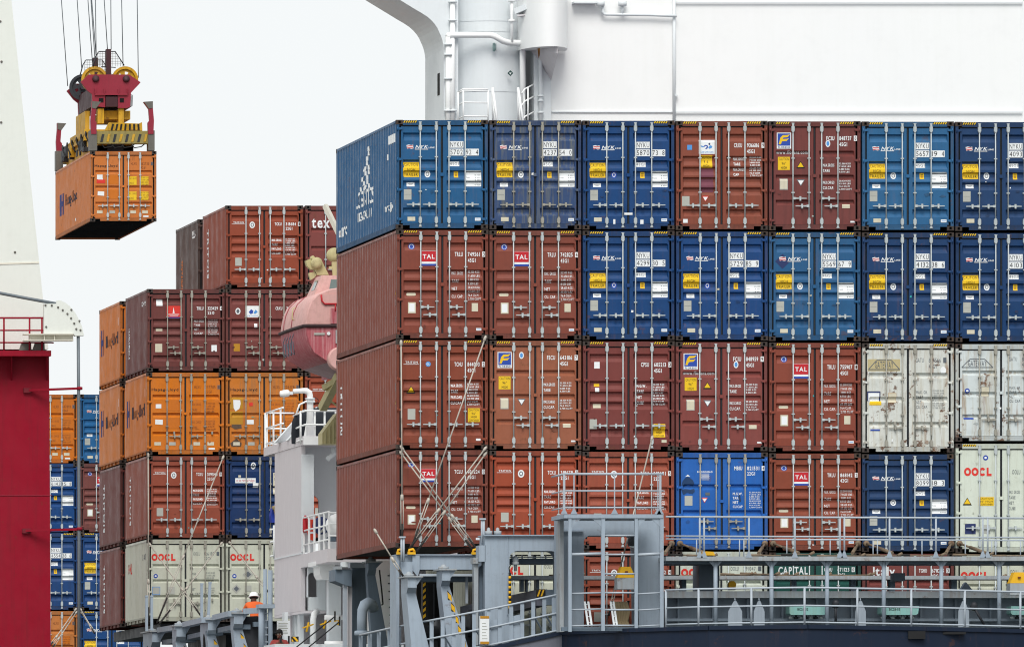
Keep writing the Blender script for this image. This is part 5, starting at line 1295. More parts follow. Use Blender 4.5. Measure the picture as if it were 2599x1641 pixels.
mb = MB(); mb.tube([W(1372, -30, D + .3), W(1372, 380, D + .3)], .06, 10); mb.build('pipe', M['white'], up)
for v in (244, 256, 286): MB().lathe([(.09, -.02), (.09, .02)], (0, 0, 1), W(1372, v, D + .3), 12).build('pipe_collar', M['white'], up)
for v in (52, 79, 231):
    mb = MB(); mb.add([(x, y - .012, WZ(v, D) + q) for x, y in cu for q in (0, .03)], [(2 * i, 2 * i + 2, 2 * i + 3, 2 * i + 1) for i in range(n)]); mb.build('weld_seam', M['white'], up)
mb = MB(); pbox(mb, 1114, 1116, 180, 236, D - .0, D + .1); 
x = WX(1126.4, D); MB().box(x - .012, x - .003, D - 299.2, D - 298.8, WZ(236, D), WZ(180, D)).build('side_slot', M['hole'], up)
for u, r_ in ((1137.5, .075), (1148.6, .07)):
    mb = MB(); mb.tube([W(u, 380, D - .12), W(u, 93 if u < 1140 else -40, D - .12)], r_, 10); mb.build('pipe', M['white_clean'], up)
    for v in ((113, 139, 200, 281) if u < 1140 else (5, 52, 281)): MB().lathe([(r_ + .05, -.025), (r_ + .05, .025)], (0, 0, 1), W(u, v, D - .12), 12).build('pipe_collar', M['white'], up)
mb = MB(); mb.tube([W(1137.5, 93, D - .12), W(1138, 90, D - .12), W(1145, 89, D - .15), W(1243, 89, D - .2), W(1255, 92, D - .2), W(1275, 104, D - .15), W(1290, 108.5, D), W(1318, 109.5, D + .2), W(1325, 112, D + .3), W(1326.5, 122, D + .3), W(1326.5, 310, D + .3)], .085, 10); mb.build('pipe', M['white_clean'], up)
mb = MB(); mb.tube([W(1299, -20, D - .02), W(1299, 106, D - .02)], .045, 8); mb.build('pipe', M['white_clean'], up)
for v in (2, 53): MB().lathe([(.1, -.03), (.1, .03)], (0, 0, 1), W(1299, v, D - .02), 12).build('pipe_collar', M['white_clean'], up)
t = empty('bulkhead_lamp', W(1254, 120, D - .1), 'caged oval bulkhead lamp on the white tower wall', 'lamp')
mb = MB(); c = W(1254.5, 120, D); mb.lathe([(.02, -.12), (.045, -.08), (.05, 0), (.045, .08), (.02, .12)], (0, 0, 1), c + Vector((0, .02, 0)), 12); mb.build('glass', M['teal'], t)
for a in range(4): MB().tube([c + Vector((-.045 + .03 * a, -.03, -.11)), c + Vector((-.045 + .03 * a, -.06, 0)), c + Vector((-.045 + .03 * a, -.03, .11))], .008, 5).build('cage_bar', M['zinc'], t)
t = empty('safety_sign', W(1295.5, 186, D + .05), 'small dark green diamond safety sign on the white tower wall', 'sign')
defm('p_darkgreen', '16403c', rough=.5, dirt=0, streak=0)
c = W(1295.5, 186, D + .12); q = .083
MB().add([(c.x - q, c.y, c.z), (c.x, c.y, c.z - q), (c.x + q, c.y, c.z), (c.x, c.y, c.z + q), (c.x - q, c.y + .02, c.z), (c.x, c.y + .02, c.z - q), (c.x + q, c.y + .02, c.z), (c.x, c.y + .02, c.z + q)], [(0, 1, 2, 3), (4, 7, 6, 5), (0, 4, 5, 1), (1, 5, 6, 2), (2, 6, 7, 3), (3, 7, 4, 0)]).build('plate', M['p_darkgreen'], t)
MB().add([(c.x + a * q, c.y - .006, c.z + b * q) for a, b in ((-.35, .25), (-.2, -.4), (.3, -.35), (.1, -.1), (.35, .2), (.15, .35), (-.05, .05))], [tuple(range(7))]).build('symbol', M['p_white'], t)
# small railings and stair rails on the deck in front of the tower
t = empty('tower_railing', W(1200, 300, D - 1), 'thin white railing at the foot of the tower above the blue containers', 'railing', 'guard rails'); Dr = D - 1.2
for u in (1163, 1176, 1239):
    MB().tube([W(u, 320, Dr), W(u, 230 if u > 1170 else 234, Dr)], .024, 8).build('post', M['white_clean'], t)
for v in (226, 230, 260, 295):
    MB().tube([W(1163, v + 8, Dr + .4), W(1176, v, Dr), W(1239, v + 1, Dr)], .024 if v < 250 else .02, 8).build('rail', M['white_clean'], t)
for k, (u, lb_) in enumerate(((1250, 'left white stair handrail behind the grimy blue container'), (1315, 'right white stair handrail behind the grimy blue container'))):
    t = empty('stair_handrail', W(u, 310, Dr), lb_, 'handrail', 'stair handrails')
    MB().tube([W(u, 223, Dr), W(u + 13, 312, Dr - .4)], .034, 8).build('rail', M['white_clean'], t)
    MB().tube([W(u - 1, 226, Dr + .1), W(u + 1, 312, Dr + .1)], .024, 8).build('post', M['white_clean'], t)
    MB().tube([W(u + 1, 242, Dr), W(u + 6, 312, Dr - .3)], .02, 8).build('rail', M['white_clean'], t)
t = empty('passage_railing', W(1340, 300, D), 'white three-bar railing across the dark passage beside the funnel wall', 'railing', 'guard rails')
for v in (226, 257, 296): MB().tube([W(1324, v + 12, D - .3), W(1332, v, D - .2), W(1355, v - 12, D + .3)], .022, 8).build('rail', M['white_clean'], t)
for u, v in ((1330, 229), (1340, 222)): MB().tube([W(u, 315, D - .1), W(u, v, D - .1)], .022, 8).build('post', M['white_clean'], t)
t = empty('inclined_stair', W(1325, 30, D), 'white stair flight seen edge-on left of the round housing', 'stairs')
MB().bar(W(1312, 30, D - .1), W(1340, 18, D - .3), .3, .16).build('tread_box', M['white'], t)
MB().bar(W(1316, 41, D - .1), W(1340, 38, D - .2), .3, .04).build('tread', M['off_white'], t)
for k in range(3): MB().tube([W(1308 + k * 7, 2 - k, D - .1), W(1345, -14 - 4 * k, D - .3)], .02, 6).build('handrail', M['white_clean'], t)

# funnel casing: the big white wall
fc = empty('funnel_casing', W(2000, 310, 316.5), 'huge plain white casing wall filling the top right', 'casing'); D = 316.6
xe = WX(2596, D)
mb = MB(); mb.box(WX(1398.5, D), WX(1714, D), D - 300, D - 292, 18, WZ(-80, D)); mb.build('wall_panel', M['white_clean'], fc)
mb = MB(); mb.box(WX(1714.3, D), xe, D - 299.96, D - 292, 18, WZ(-80, D)); mb.build('wall_panel', M['white_clean'], fc)
mb = MB(); mb.tube([W(1711, -60, D - .05), W(1711, 340, D - .05)], .045, 8); mb.build('pipe', M['white'], fc)
for v in (8, 286): 
    mb = MB(); mb.box(WX(1400 if v > 100 else 1714, D), xe, D - 300.045, D - 300.005, WZ(v, D), WZ(v, D) + .03); mb.build('weld_ridge', M['white'], fc)
mb = MB(); mb.tube([W(1530, 0, D - .15), W(1530, 30, D - .15), W(1533, 36, D - .15), W(1540, 37, D - .15), W(1650, 38, D - .15), W(1717, 41, D - .15)], .042, 8); mb.build('pipe', M['white'], fc)
for u in (1524, 1580):
    MB().lathe([(.05, -.12), (.12, -.1), (.12, .03), (.06, .05)], (0, 0, 1), W(u, 6, D - .18), 12).build('valve_head', M['white'], fc)
    MB().tube([W(u + (6 if u < 1550 else 0), 10, D - .15), W(u + (6 if u < 1550 else 0), 37, D - .15)], .035, 8).build('pipe_stub', M['white'], fc)
mb = MB(); pbox(mb, 1456, 1516, 4, 8.5, D - .35, D); mb.build('ledge', M['white'], fc)
mb = MB(); pbox(mb, 1714, 1721, 241, 244, D - .12, D); mb.build('bracket', M['white'], fc)
# round housing on its triangular knee
rh = empty('round_housing', W(1400, 119, D - 1), 'round white drum housing on a triangular knee against the casing', 'housing')
n = 18; prof = []
x0, x1 = WX(1336.6, 314.8), WX(1460, 314.8); cx, rx = (x0 + x1) / 2, (x1 - x0) / 2
arcp = [(cx - rx * math.cos(math.pi * i / n), 16.55 - 1.75 * math.sin(math.pi * i / n)) for i in range(n + 1)]
zb, zt = WZ(119, 315), WZ(-60, 315)
mb = MB(); mb.add([(x, y, z) for x, y in arcp for z in (zb, zt)], [(2 * i, 2 * i + 2, 2 * i + 3, 2 * i + 1) for i in range(n)], True)
mb.add([(x, y, zb) for x, y in arcp], [tuple(range(n + 1))]); mb.build('drum', M['white_clean'], rh)
mb = MB(); mb.add([W(1341, 120, 316.5), W(1416, 120, 314.9), W(1416, 136, 314.9), W(1398, 210, 316.5), W(1406, 120, 316.55)], [(0, 1, 2, 3), (1, 4, 3, 2), (0, 3, 4), (0, 4, 1)]); mb.build('knee', M['off_white'], rh)
mb = MB(); mb.box(WX(1366, 315), WX(1371, 315), 16.0, 16.03, WZ(150, 315), zb); 
defm('rust_run', '9a6a2c', rough=.8, dirt=.4, streak=.4)
mb = MB(); mb.add([W(1364, 121, 315.6), W(1371, 121, 315.5), W(1370, 140, 315.9), W(1367, 150, 316.0)], [(0, 1, 2, 3)]); mb.build('rust_streak', M['rust_run'], rh)

# ================================================================= lower deckhouse by the lifeboat
XW = -7.46
dh = empty('side_deckhouse', (XW, 34, 13), 'white deckhouse with arched openings below the lifeboat', 'deckhouse')
z_roof, z_deck, z_bot = WZ(1130, 332), WZ(1400, 332), WZ(1549, 332)
MB().box(XW, XW + .12, 32.0, 38.2, z_deck - .02, z_roof).build('side_wall', M['off_white'], dh)
MB().box(XW - .012, XW + .12, 32.0, 38.2, z_bot, z_deck - .06).build('side_wall', M['off_white'], dh)
MB().box(XW - .03, XW + .1, 31.98, 38.2, z_deck - .06, z_deck - .02).build('belt_rail', M['white'], dh)
MB().box(XW + .002, XW + .36, 31.9, 32.25, z_deck, z_roof - .26).build('corner_post', M['white'], dh)
# roof slab: overhangs forward past the wall
MB().box(XW - .02, 10, 31.5, 40.7, z_roof + .002, z_roof + .26).build('roof_slab', M['off_white'], dh)
MB().box(XW + .0, 10, 31.44, 31.499, z_roof + .0, z_roof + .24).build('roof_fascia', M['white_clean'], dh)
# back wall with an arched doorway, open to the boxes beyond
yb = 33.4; zc = z_deck
def archwall(mb, xa, xb, z0, z1, xo0, xo1, zo0, zo1, y0, y1):
    r_ = (xo1 - xo0) / 2; c_ = (xo0 + xo1) / 2
    arcpts = [(c_ - r_ * math.cos(math.pi * i / 10), zo1 - r_ + r_ * math.sin(math.pi * i / 10)) for i in range(11)]
    mb.prism([(xa, z0), (xo0, z0), (xo0, zo1 - r_)] + arcpts[1:5] + [(c_, zo1), (c_, z1), (xa, z1)], 'y', y0, y1)
    mb.prism([(xb, z0), (xb, z1), (c_, z1), (c_, zo1)] + arcpts[6:10] + [(xo1, zo1 - r_), (xo1, z0)], 'y', y0, y1)
mb = MB(); Db = 333.4; archwall(mb, XW + .1, 8, z_deck - .1, z_roof, WX(771, Db), WX(809, Db), z_deck, WZ(1255, Db), yb, yb + .12); mb.build('back_wall', M['white'], dh)
# deck of the recess and the balcony reaching aft
MB().box(XW - .01, 10, 26.0, 38.2, z_deck - .46, z_deck - .07).build('balcony_deck', M['off_white'], dh)
MB().tube([(XW + .9, 31.9, z_roof - .05), (XW + .95, 31.9, z_roof - .25), (XW + .75, 31.8, z_roof - .4)], .08, 8).build('scupper_pipe', M['white'], dh)
# wall under the balcony with an oval opening
Dv = 331.4
mb = MB(); zt_ = z_deck - .47
xo0, xo1, zo0, zo1 = WX(781, Dv), WX(806, Dv), WZ(1514, Dv), WZ(1452, Dv)
r_ = (xo1 - xo0) / 2; c_ = (xo0 + xo1) / 2
A = [(c_ - r_ * math.cos(math.pi * i / 10), zo1 - r_ + r_ * math.sin(math.pi * i / 10)) for i in range(11)]
xl, xr = XW + .13, WX(827, Dv); zb_ = WZ(1560, Dv)
mb.prism([(xl, z_bot), (xo0, z_bot), (xo0, zo1 - r_)] + A[1:5] + [(c_, zo1), (c_, zt_), (xl, zt_)], 'y', Dv - 300, Dv - 299.7)
mb.prism([(xr, z_bot), (xr, zt_), (c_, zt_), (c_, zo1)] + A[6:10] + [(xo1, zo1 - r_), (xo1, z_bot)], 'y', Dv - 300, Dv - 299.7)
mb.prism([(xo0, z_bot), (xo1, z_bot), (xo1, zo0), (xo0, zo0)], 'y', Dv - 299.99, Dv - 299.71); mb.build('oval_wall', M['white'], dh)
MB().box(xl, 10, 35.5, 35.7, z_bot - 3, zt_).build('inner_wall', M['off_white'], dh)
MB().box(XW - .012, xr, 31.4, 38.2, z_bot - .08, z_bot - .005).build('underside', M['off_white'], dh)
for u0, u1, D_, v0 in ((834, 866, 329.5, 1466), (760, 771, 333, 1552), (790, 800, 333, 1552), (722, 731, 334, 1552), (748, 756, 334, 1552)):
    mb = MB(); pbox(mb, u0, u1, v0, 1680, D_, D_ + .5); mb.build('pillar', M['white'], dh)
mb = MB(); pprism(mb, [(808, 1425), (850, 1425), (850, 1468), (818, 1468), (812, 1456), (811, 1436), (798, 1435), (798, 1424)], 328.6, 330); mb.build('trunk_box', M['white_clean'], dh)
mb = MB(); mb.tube([W(798, 1430, 329), W(850, 1430, 329)], .11, 10); mb.build('vent_pipe', M['white_clean'], dh)
mb = MB(); mb.tube([W(795, 1660, 331), W(795, 1570, 331), W(797, 1558, 331), W(804, 1551, 331.3)], .09, 10); mb.build('vent_pipe', M['white_clean'], dh)
for v, D_ in ((1566, 329), (1632, 328)):
    mb = MB(); mb.tube([W(824, v, D_), W(872, v, D_)], .08, 10); mb.build('pipe', M['white_clean'], dh)
MB().box(-9.0, 10, 26, 38, 10.4, WZ(1640, 330)).build('base_block', M['white'], dh)
cw = empty('engine_casing', W(980, 1640, 313.6), 'white engine casing wall with a rung ladder behind the dark pedestal', 'wall')
mb = MB(); pbox(mb, 940, 1012, 1420, 1690, 313.6, 314.2); mb.build('wall_plate', M['white_clean'], cw)
for k in range(9):
    for dx_ in (0, 9):
        mb = MB(); pbox(mb, 985 + dx_ + k * .8, 989 + dx_ + k * .8, 1458 + 20 * k, 1461 + 20 * k, 313.5, 313.59); mb.build('rung', M['dark_iron'], cw)
mb = MB(); mb.tube([W(963, 1445, 313.2), W(968, 1490, 313.2), W(972, 1532, 313.2), W(968, 1534, 313.2)], .022, 6); mb.build('hose', M['black'], cw)
# balcony railing, white balusters
bal = empty('balcony_railing', (XW, 29, z_deck), 'white railing of the balcony left of the near stack', 'railing', 'guard rails')
ys = [31.8, 30.6, 29.4, 28.3, 27.2, 26.1]
for y in ys: MB().bar((XW + .05, y, z_deck - .07), (XW + .05, y, z_deck + 1.0), .05, .12).build('post', M['white_clean'], bal)
for h in (.2, .62, 1.0): MB().tube([(XW + .05, y, z_deck + h) for y in (31.9, 26.05)], .026, 8).build('rail', M['white_clean'], bal)
for h in (.3, .64, .96): MB().tube([(XW + .05, 26.05, z_deck + h), (XW + 2.5, 26.05, z_deck + h)], .024, 8).build('rail', M['white_clean'], bal)
t = empty('life_ring_suit', W(803, 1345, 331), 'orange-red immersion suit hanging behind the balcony railing', 'suit')
defm('signal_orange', 'd8432a', rough=.8, dirt=.2, streak=.1)
mb = MB(); c = W(790, 1317, 331.5); mb.add([c + Vector(p) for p in ((-.1, 0, 0), (.14, 0, 0), (.16, 0, -.5), (.1, 0, -.62), (-.06, 0, -.6), (-.12, 0, -.4), (-.08, .12, 0), (.12, .12, 0), (.14, .12, -.5), (.08, .12, -.62), (-.05, .12, -.6), (-.1, .12, -.4))], [(0, 1, 2, 3, 4, 5), (6, 11, 10, 9, 8, 7)] + [(i, (i + 1) % 6, 6 + (i + 1) % 6, 6 + i) for i in range(6)]); mb.build('suit', M['signal_orange'], t)
MB().box(c.x - .1, c.x + .12, c.y - .02, c.y - .005, c.z - .42, c.z - .36).build('reflective_band', M['p_white'], t)
t = empty('fire_extinguisher', W(774, 1345, 331.8), 'small dark red extinguisher behind the balcony railing', 'extinguisher')
MB().lathe([(.07, 0), (.08, .05), (.08, .38), (.03, .45), (.03, .5)], (0, 0, 1), W(775, 1350, 331.7), 12).build('cylinder', M['p_red'], t)
t = empty('dark_valve', W(814, 1343, 331.5), 'black hose reel behind the balcony railing', 'hose reel')
MB().lathe([(.1, -.1), (.26, -.08), (.26, .08), (.1, .1)], (0, 1, 0), W(815, 1333, 331.5), 16).build('reel', M['p_navy'], t)
MB().tube([W(815, 1350, 331.4), W(824, 1336, 331.4)], .03, 6).build('crank', M['p_grey'], t)
t = empty('life_raft', W(850, 1360, 326.5), 'white life raft canister half hidden by the near stack', 'life raft')
c = W(858, 1333, 327); MB().lathe([(.0, -.62), (.2, -.6), (.31, -.5), (.34, -.36), (.34, .36), (.31, .5), (.2, .6), (.0, .62)], (.2, 1, 0), c, 18).build('canister', M['white_clean'], t)
MB().lathe([(.355, -.04), (.355, .04)], (.2, 1, 0), c, 18).build('strap', M['p_grey'], t)
MB().box(c.x - .28, c.x + .3, c.y - .4, c.y + .4, c.z - .45, c.z - .32).build('cradle', M['slate_steel'], t)

# roof deck: railings, searchlight, covered gear
t = empty('wing_railing', (XW, 36, z_roof), 'white railing on the left edge of the deckhouse roof', 'railing', 'guard rails'); zr = z_roof + .26
for y in (40.6, 38.9, 37.2): MB().tube([(XW + .05, y, zr), (XW + .05, y, zr + 1.05)], .028, 8).build('post', M['white_clean'], t)
MB().bar((XW + .04, 40.6, zr), (XW + .04, 40.6, zr + 1.05), .1, .05).build('end_post', M['white_clean'], t)
for h in (.12, .58, 1.05): MB().tube([(XW + .05, 40.6, zr + h), (XW + .05, 36.6, zr + h)], .026, 8).build('rail', M['white_clean'], t)
for h in (.12, .58, 1.05): MB().tube([(XW + .05, 40.6, zr + h), (XW + .9, 40.7, zr + h)], .022, 8).build('rail', M['white_clean'], t)
t = empty('front_railing', (XW + 1, 31.5, z_roof), 'white railing across the aft edge of the deckhouse roof', 'railing', 'guard rails')
x_ = WX(763, 331.6)
for u in (763, 799, 824, 852): MB().tube([W(u, 1126, 331.6), W(u, 1042, 331.6)], .03, 8).build('post', M['white_clean'], t)
for v in (1042, 1077, 1112): MB().tube([W(763, v + 4, 331.6), W(775, v, 331.5), W(860, v, 331.5)], .028, 8).build('rail', M['white_clean'], t)
for v in (1042, 1077, 1112): MB().tube([W(763, v + 4, 331.6), Vector((XW + .05, 34.2, WZ(v + 4, 331.6)))], .026, 8).build('rail', M['white_clean'], t)
t = empty('searchlight', W(787, 1126, 332), 'white searchlight on a bent pipe mast above the deckhouse', 'searchlight'); D = 332.2
MB().tube([W(787, 1126, D), W(787, 1006, D), W(785, 996, D), W(778, 991.5, D), W(770, 991, D), W(744, 993, D)], [.12, .09, .09, .09, .08, .07], 12).build('mast', M['white_clean'], t)
MB().lathe([(.15, 0), (.22, .02), (.22, .05)], (0, 0, 1), W(787, 1126, D), 12).build('base', M['white_clean'], t)
MB().prism([(WX(772, D), z_roof + .27), (WX(803, D), z_roof + .27), (WX(790, D), z_roof + 1.1), (WX(784, D), z_roof + 1.1)], 'y', D - 299.95, D - 299.9).build('gusset', M['white_clean'], t)
for v in (1012, 1020): MB().lathe([(.1, -.02), (.15, -.01), (.15, .02), (.1, .03)], (0, 0, 1), W(787, v, D), 12).build('clamp', M['white'], t)
MB().lathe([(.05, -.15), (.09, -.13), (.105, -.05), (.105, .08), (.08, .13), (.03, .15)], (1, 0, .12), W(723, 998, D), 14).build('lamp_head', M['white_clean'], t)
MB().box(WX(734, D), WX(743, D), D - 300.08, D - 299.9, WZ(1001, D), WZ(993, D)).build('yoke', M['white'], t)
MB().lathe([(.08, -.02), (.085, 0)], (0, -.3, -1), W(720, 1003, D), 12).build('lens', M['lamp_glass'], t)
mb = MB(); mb.tube([W(792, 1010, D), W(800, 1008, D), W(808, 1014, D), W(806, 1023, D), W(795, 1026, D)], .012, 6); mb.build('cable_loop', M['black'], t)
t = empty('covered_gear', W(790, 1126, 333.5), 'dark canvas cover over gear on the deckhouse roof', 'canvas cover'); D = 333.4
defm('canvas', '1f242c', rough=.9, dirt=.5, streak=.3, bump=.6)
rows = [(1126, [(740, 0), (752, -.3), (780, -.45), (810, -.4), (840, -.45), (862, -.3)]), (1100, [(739, 0), (750, -.32), (782, -.42), (806, -.46), (838, -.42), (862, -.3)]), (1070, [(741, 0), (753, -.25), (778, -.4), (812, -.38), (836, -.44), (862, -.3)]), (1050, [(749, .1), (757, -.15), (781, -.3), (809, -.32), (840, -.36), (862, -.25)]), (1040, [(770, .3), (774, .1), (790, 0), (812, -.1), (840, -.15), (862, -.1)]), (1034, [(790, .6), (794, .5), (800, .4), (815, .3), (840, .3), (862, .3)])]
vs = [W(u, v, D + d) for v, row in rows for u, d in row]; k_ = 6
mb = MB(); mb.add(vs, [(j * k_ + i, j * k_ + i + 1, (j + 1) * k_ + i + 1, (j + 1) * k_ + i) for j in range(len(rows) - 1) for i in range(k_ - 1)], True)
mb.add([W(862, 1126, D + 1.4), W(740, 1126, D + 1.4), W(748, 1050, D + 1.4), W(790, 1034, D + 1.4), W(862, 1034, D + 1.4)], [tuple(range(5))]) if False else None; mb.build('cover', M['canvas'], t)
for k, (u, w_) in enumerate(((710, 28), (742, 24))):
    t = empty('sloping_hatch', W(u, 1140, 334 - k), ('left of two slanted white hatch covers on the deckhouse roof', 'right of two slanted white hatch covers on the deckhouse roof')[k], 'hatch', 'slanted hatches'); D = 335.5 - k * 2
    mb = MB(); y0 = D - 300; xx = WX(u, D); zz = z_roof + .26
    mb.add([(xx, y0 + 1.1, zz), (xx + .75, y0, zz + .95), (xx + .92, y0, zz + .95), (xx + .3, y0 + 1.1, zz - .0), (xx, y0 + 1.6, zz), (xx + .75, y0 + .6, zz + .95), (xx + .92, y0 + .6, zz + .95), (xx + .3, y0 + 1.6, zz)], [(0, 1, 2, 3), (4, 7, 6, 5), (0, 4, 5, 1), (3, 2, 6, 7), (1, 5, 6, 2), (0, 3, 7, 4)]); mb.build('cover', M['white'], t)
    if k: MB().tube([(xx + .1, y0 - .1, zz + .7), (xx + .2, y0 - .1, zz + 1.0), (xx + .45, y0 - .1, zz + 1.12), (xx + .65, y0 - .1, zz + 1.1)], .03, 8).build('handle', M['white_clean'], t)
# gear at the foot of the deckhouse
t = empty('paper_notice', W(715, 1600, 329.6), 'white notice sheet behind the man in the red shirt', 'notice')
mb = MB(); pbox(mb, 703, 736, 1574, 1612, 329.6, 329.63); mb.build('sheet', M['p_white'], t)
for k in range(5): mb = MB(); pbox(mb, 707, 731 - 3 * (k % 2), 1580 + 6 * k, 1582 + 6 * k, 329.59, 329.598); mb.build('printed_line', M['p_grey'], t)
t = empty('hazard_board', W(748, 1625, 328), 'yellow and black striped board beside the man in the red shirt', 'board')
mb = MB(); pbox(mb, 740, 758, 1614, 1627, 328.2, 328.3); mb.build('board', M['black'], t)
mb = MB(); pprism(mb, [(742, 1614.5), (749, 1614.5), (757, 1624), (757, 1626.5), (753, 1626.5)], 328.18, 328.196); mb.build('stripe', M['yellow'], t)
mb = MB(); pprism(mb, [(740.5, 1619), (746, 1626.5), (740.5, 1626.5)], 328.18, 328.196); mb.build('stripe', M['yellow'], t)
for k, (a, b) in enumerate((((850, 1563), (752, 1641)), ((862, 1576), (775, 1648)))):
    t = empty('mooring_line', W(*a, 327), ('upper dark line sloping down from the white pillar', 'lower dark line sloping down from the white pillar')[k], 'rope', 'dark guy lines')
    MB().tube([W(*a, 327), W(*b, 325)], .018, 6).build('line', M['black'], t); MB().tube([W(*a, 327) + Vector((0, 0, -.12)), W(*a, 327) + Vector((0, 0, .15))], .025, 6).build('shackle', M['lash_black'], t)
for k, (u, v) in enumerate(((782, 1588), (826, 1580), (862, 1571))):
    t = empty('yellow_valve', W(u, v, 329), ('leftmost', 'middle', 'rightmost')[k] + ' of three yellow valve handles by the white pillars', 'valve', 'yellow valve handles')
    c = W(u, v, 329); MB().tube([c + Vector((-.16, 0, -.05)), c + Vector((.16, 0, .06))], .025, 6).build('handle', M['yellow'], t); MB().tube([c + Vector((-.05, 0, -.16)), c + Vector((.02, 0, .12))], .03, 6).build('stem', M['yellow'], t)
t = empty('blue_locker', W(698, 1310, 345), 'bright blue bundle with a yellow rope end left of the deckhouse wall', 'bundle')
defm('cobalt', '1c39a0', rough=.7, dirt=.3, streak=.2)
D = 346; mb = MB(); pprism(mb, [(690, 1325), (708, 1325), (708, 1278), (699, 1280), (691, 1290), (688, 1308)], D, D + .5); mb.build('bag', M['cobalt'], t)
mb = MB(); mb.tube([W(693, 1290, D - .1), W(700, 1286, D - .15), W(704, 1295, D - .15), W(702, 1305, D - .12)], [.08, .1, .12, .07], 8); mb.build('rope_end', M['rope_tan'], t)
t = empty('roof_pole', W(699, 1410, 340), 'short white pole with cross rails left of the deckhouse wall', 'pole'); D = 340.5
MB().tube([W(698, 1416, D), W(698, 1332, D)], .06, 10).build('pole', M['white_clean'], t)
for v in (1342, 1373, 1409): MB().tube([W(685, v + 2, D), W(705, v - 3, D)], .025, 8).build('rail', M['white_clean'], t)

# ================================================================= quay crane leg at the left edge
defm('crane_red', '8c0924', rough=.5, dirt=.3, streak=.3, spec=.15, rust=.03)
defm('crane_red_dark', '6e0f20', rough=.55, dirt=.2, streak=.2)
defm('crane_white', 'd8dcd6', rough=.55, dirt=.12, streak=.1, grime='c4c8c0')
defm('crane_cream', 'd9d6c8', rough=.55, dirt=.15, streak=.12)
defm('spreader_yellow', 'c4960f', rough=.6, dirt=.6, streak=.5, grime='4a3a18', rust=.3)
defm('spreader_grimy', '8f8148', rough=.7, dirt=.6, streak=.4, grime='4a4534', rust=.15)
defm('headblock_red', '8c1f34', rough=.5, dirt=.25, streak=.2)
defm('headblock_dark', '3c1b22', rough=.6, dirt=.4, streak=.2)
defm('steel_grey', '63605a', rough=.6, dirt=.5, streak=.3)
defm('rope', '6d757b', rough=.6, metal=.3, dirt=.2, streak=0)
DC = 350.0
lg = empty('crane_column', W(60, 1641, DC), 'dark red steel crane leg filling the lower left edge', 'crane leg')
zt = WZ(903, DC); zb = 3.36; x1t, x1b = WX(124.5, DC), WX(133, DC)
mb = MB(); mb.add([(x1t - 5, 50, zt), (x1t, 50, zt), (x1t, 55, zt), (x1t - 5, 55, zt), (x1b - 5, 50, zb), (x1b, 50, zb), (x1b, 55, zb), (x1b - 5, 55, zb)], [(0, 1, 2, 3), (7, 6, 5, 4), (0, 4, 5, 1), (1, 5, 6, 2), (2, 6, 7, 3), (3, 7, 4, 0)]); mb.build('column', M['crane_red'], lg)
mb = MB(); pbox(mb, -300, 131, 1255.5, 1257, DC - .02, DC); mb.build('weld_seam', M['headblock_red'], lg)
mb = MB(); pbox(mb, -300, 130, 889, 903, DC - .9, DC + 5.4); mb.build('platform', M['crane_red'], lg)
for u in (28, 118):
    mb = MB(); mb.add([W(u, 903.3, DC - .85), W(u, 903.3, DC - .01), W(u, 965, DC - .01)] + [W(u + 3, 903.3, DC - .85), W(u + 3, 903.3, DC - .01), W(u + 3, 965, DC - .01)], [(0, 1, 2), (5, 4, 3), (0, 3, 4, 1), (1, 4, 5, 2), (2, 5, 3, 0)]); mb.build('knee', M['crane_red'], lg)
rl = empty('leg_railing', W(0, 889, DC - .8), 'dark red railing on the platform of the crane leg', 'railing', 'guard rails'); Dq = DC - .85
for u in (-90, 10, 75, 106.5): MB().tube([W(u, 889, Dq), W(u, 806, Dq)], .028, 8).build('post', M['crane_red'], rl)
for v, e in ((806.5, 130), (838, 136), (869, 135)): MB().tube([W(-140, v, Dq), W(e - 6, v, Dq), W(e, v + .5, Dq + .3)], .03 if v < 820 else .024, 8).build('rail', M['crane_red'], rl)
for k, v in enumerate((987, 1343)):
    t = empty('cable_outrigger', W(70, v, DC), ('upper red arm holding the hanging cable off the crane leg', 'lower red arm holding the hanging cable off the crane leg')[k], 'bracket', 'cable guide arms')
    MB().bar(W(70 - 8 * k, v + 3, DC - .05), W(203 + 2 * k, v - 2 + k, DC - 1.0), .09, .07).build('arm', M['crane_red'], t)
    mb = MB(); pbox(mb, 60 - k * 3, 78, v - 3, v + 9, DC - .12, DC - .0); mb.build('root_plate', M['crane_red_dark'], t)
    MB().lathe([(.05, -.05), (.09, -.04), (.09, .04), (.05, .05)], (0, 0, 1), W(202, v - 2, DC - 1.0), 10).build('ring', M['crane_red'], t)
# white tower above the leg
tw2 = empty('crane_tower', W(60, 889, DC + 2), 'tapering off-white crane tower along the left edge', 'crane tower')
Dt = DC + 1.0
ptsR = [(29, 0), (98, 640), (122.6, 886)]
xa, xb = WX(29 - 20 , Dt), WX(122.9, Dt); z_a, z_b = WZ(-180, Dt), WZ(886, Dt)
sl_ = (122.9 - 29) / 886; xa = WX(29 - 180 * sl_, Dt)
mb = MB(); mb.add([(xa - 4, Dt - 300, z_a), (xa, Dt - 300, z_a), (xa, Dt - 296, z_a), (xa - 4, Dt - 296, z_a), (xb - 7, Dt - 300, z_b), (xb, Dt - 300, z_b), (xb, Dt - 295, z_b), (xb - 7, Dt - 295, z_b)], [(0, 1, 2, 3), (7, 6, 5, 4), (0, 4, 5, 1), (1, 5, 6, 2), (2, 6, 7, 3), (3, 7, 4, 0)]); mb.build('shaft', M['crane_white'], tw2)
mb = MB(); mb.bar(W(-60, 671, Dt - .01), W(99, 666, Dt - .01), .02, .05); mb.build('weld_seam', M['crane_cream'], tw2)
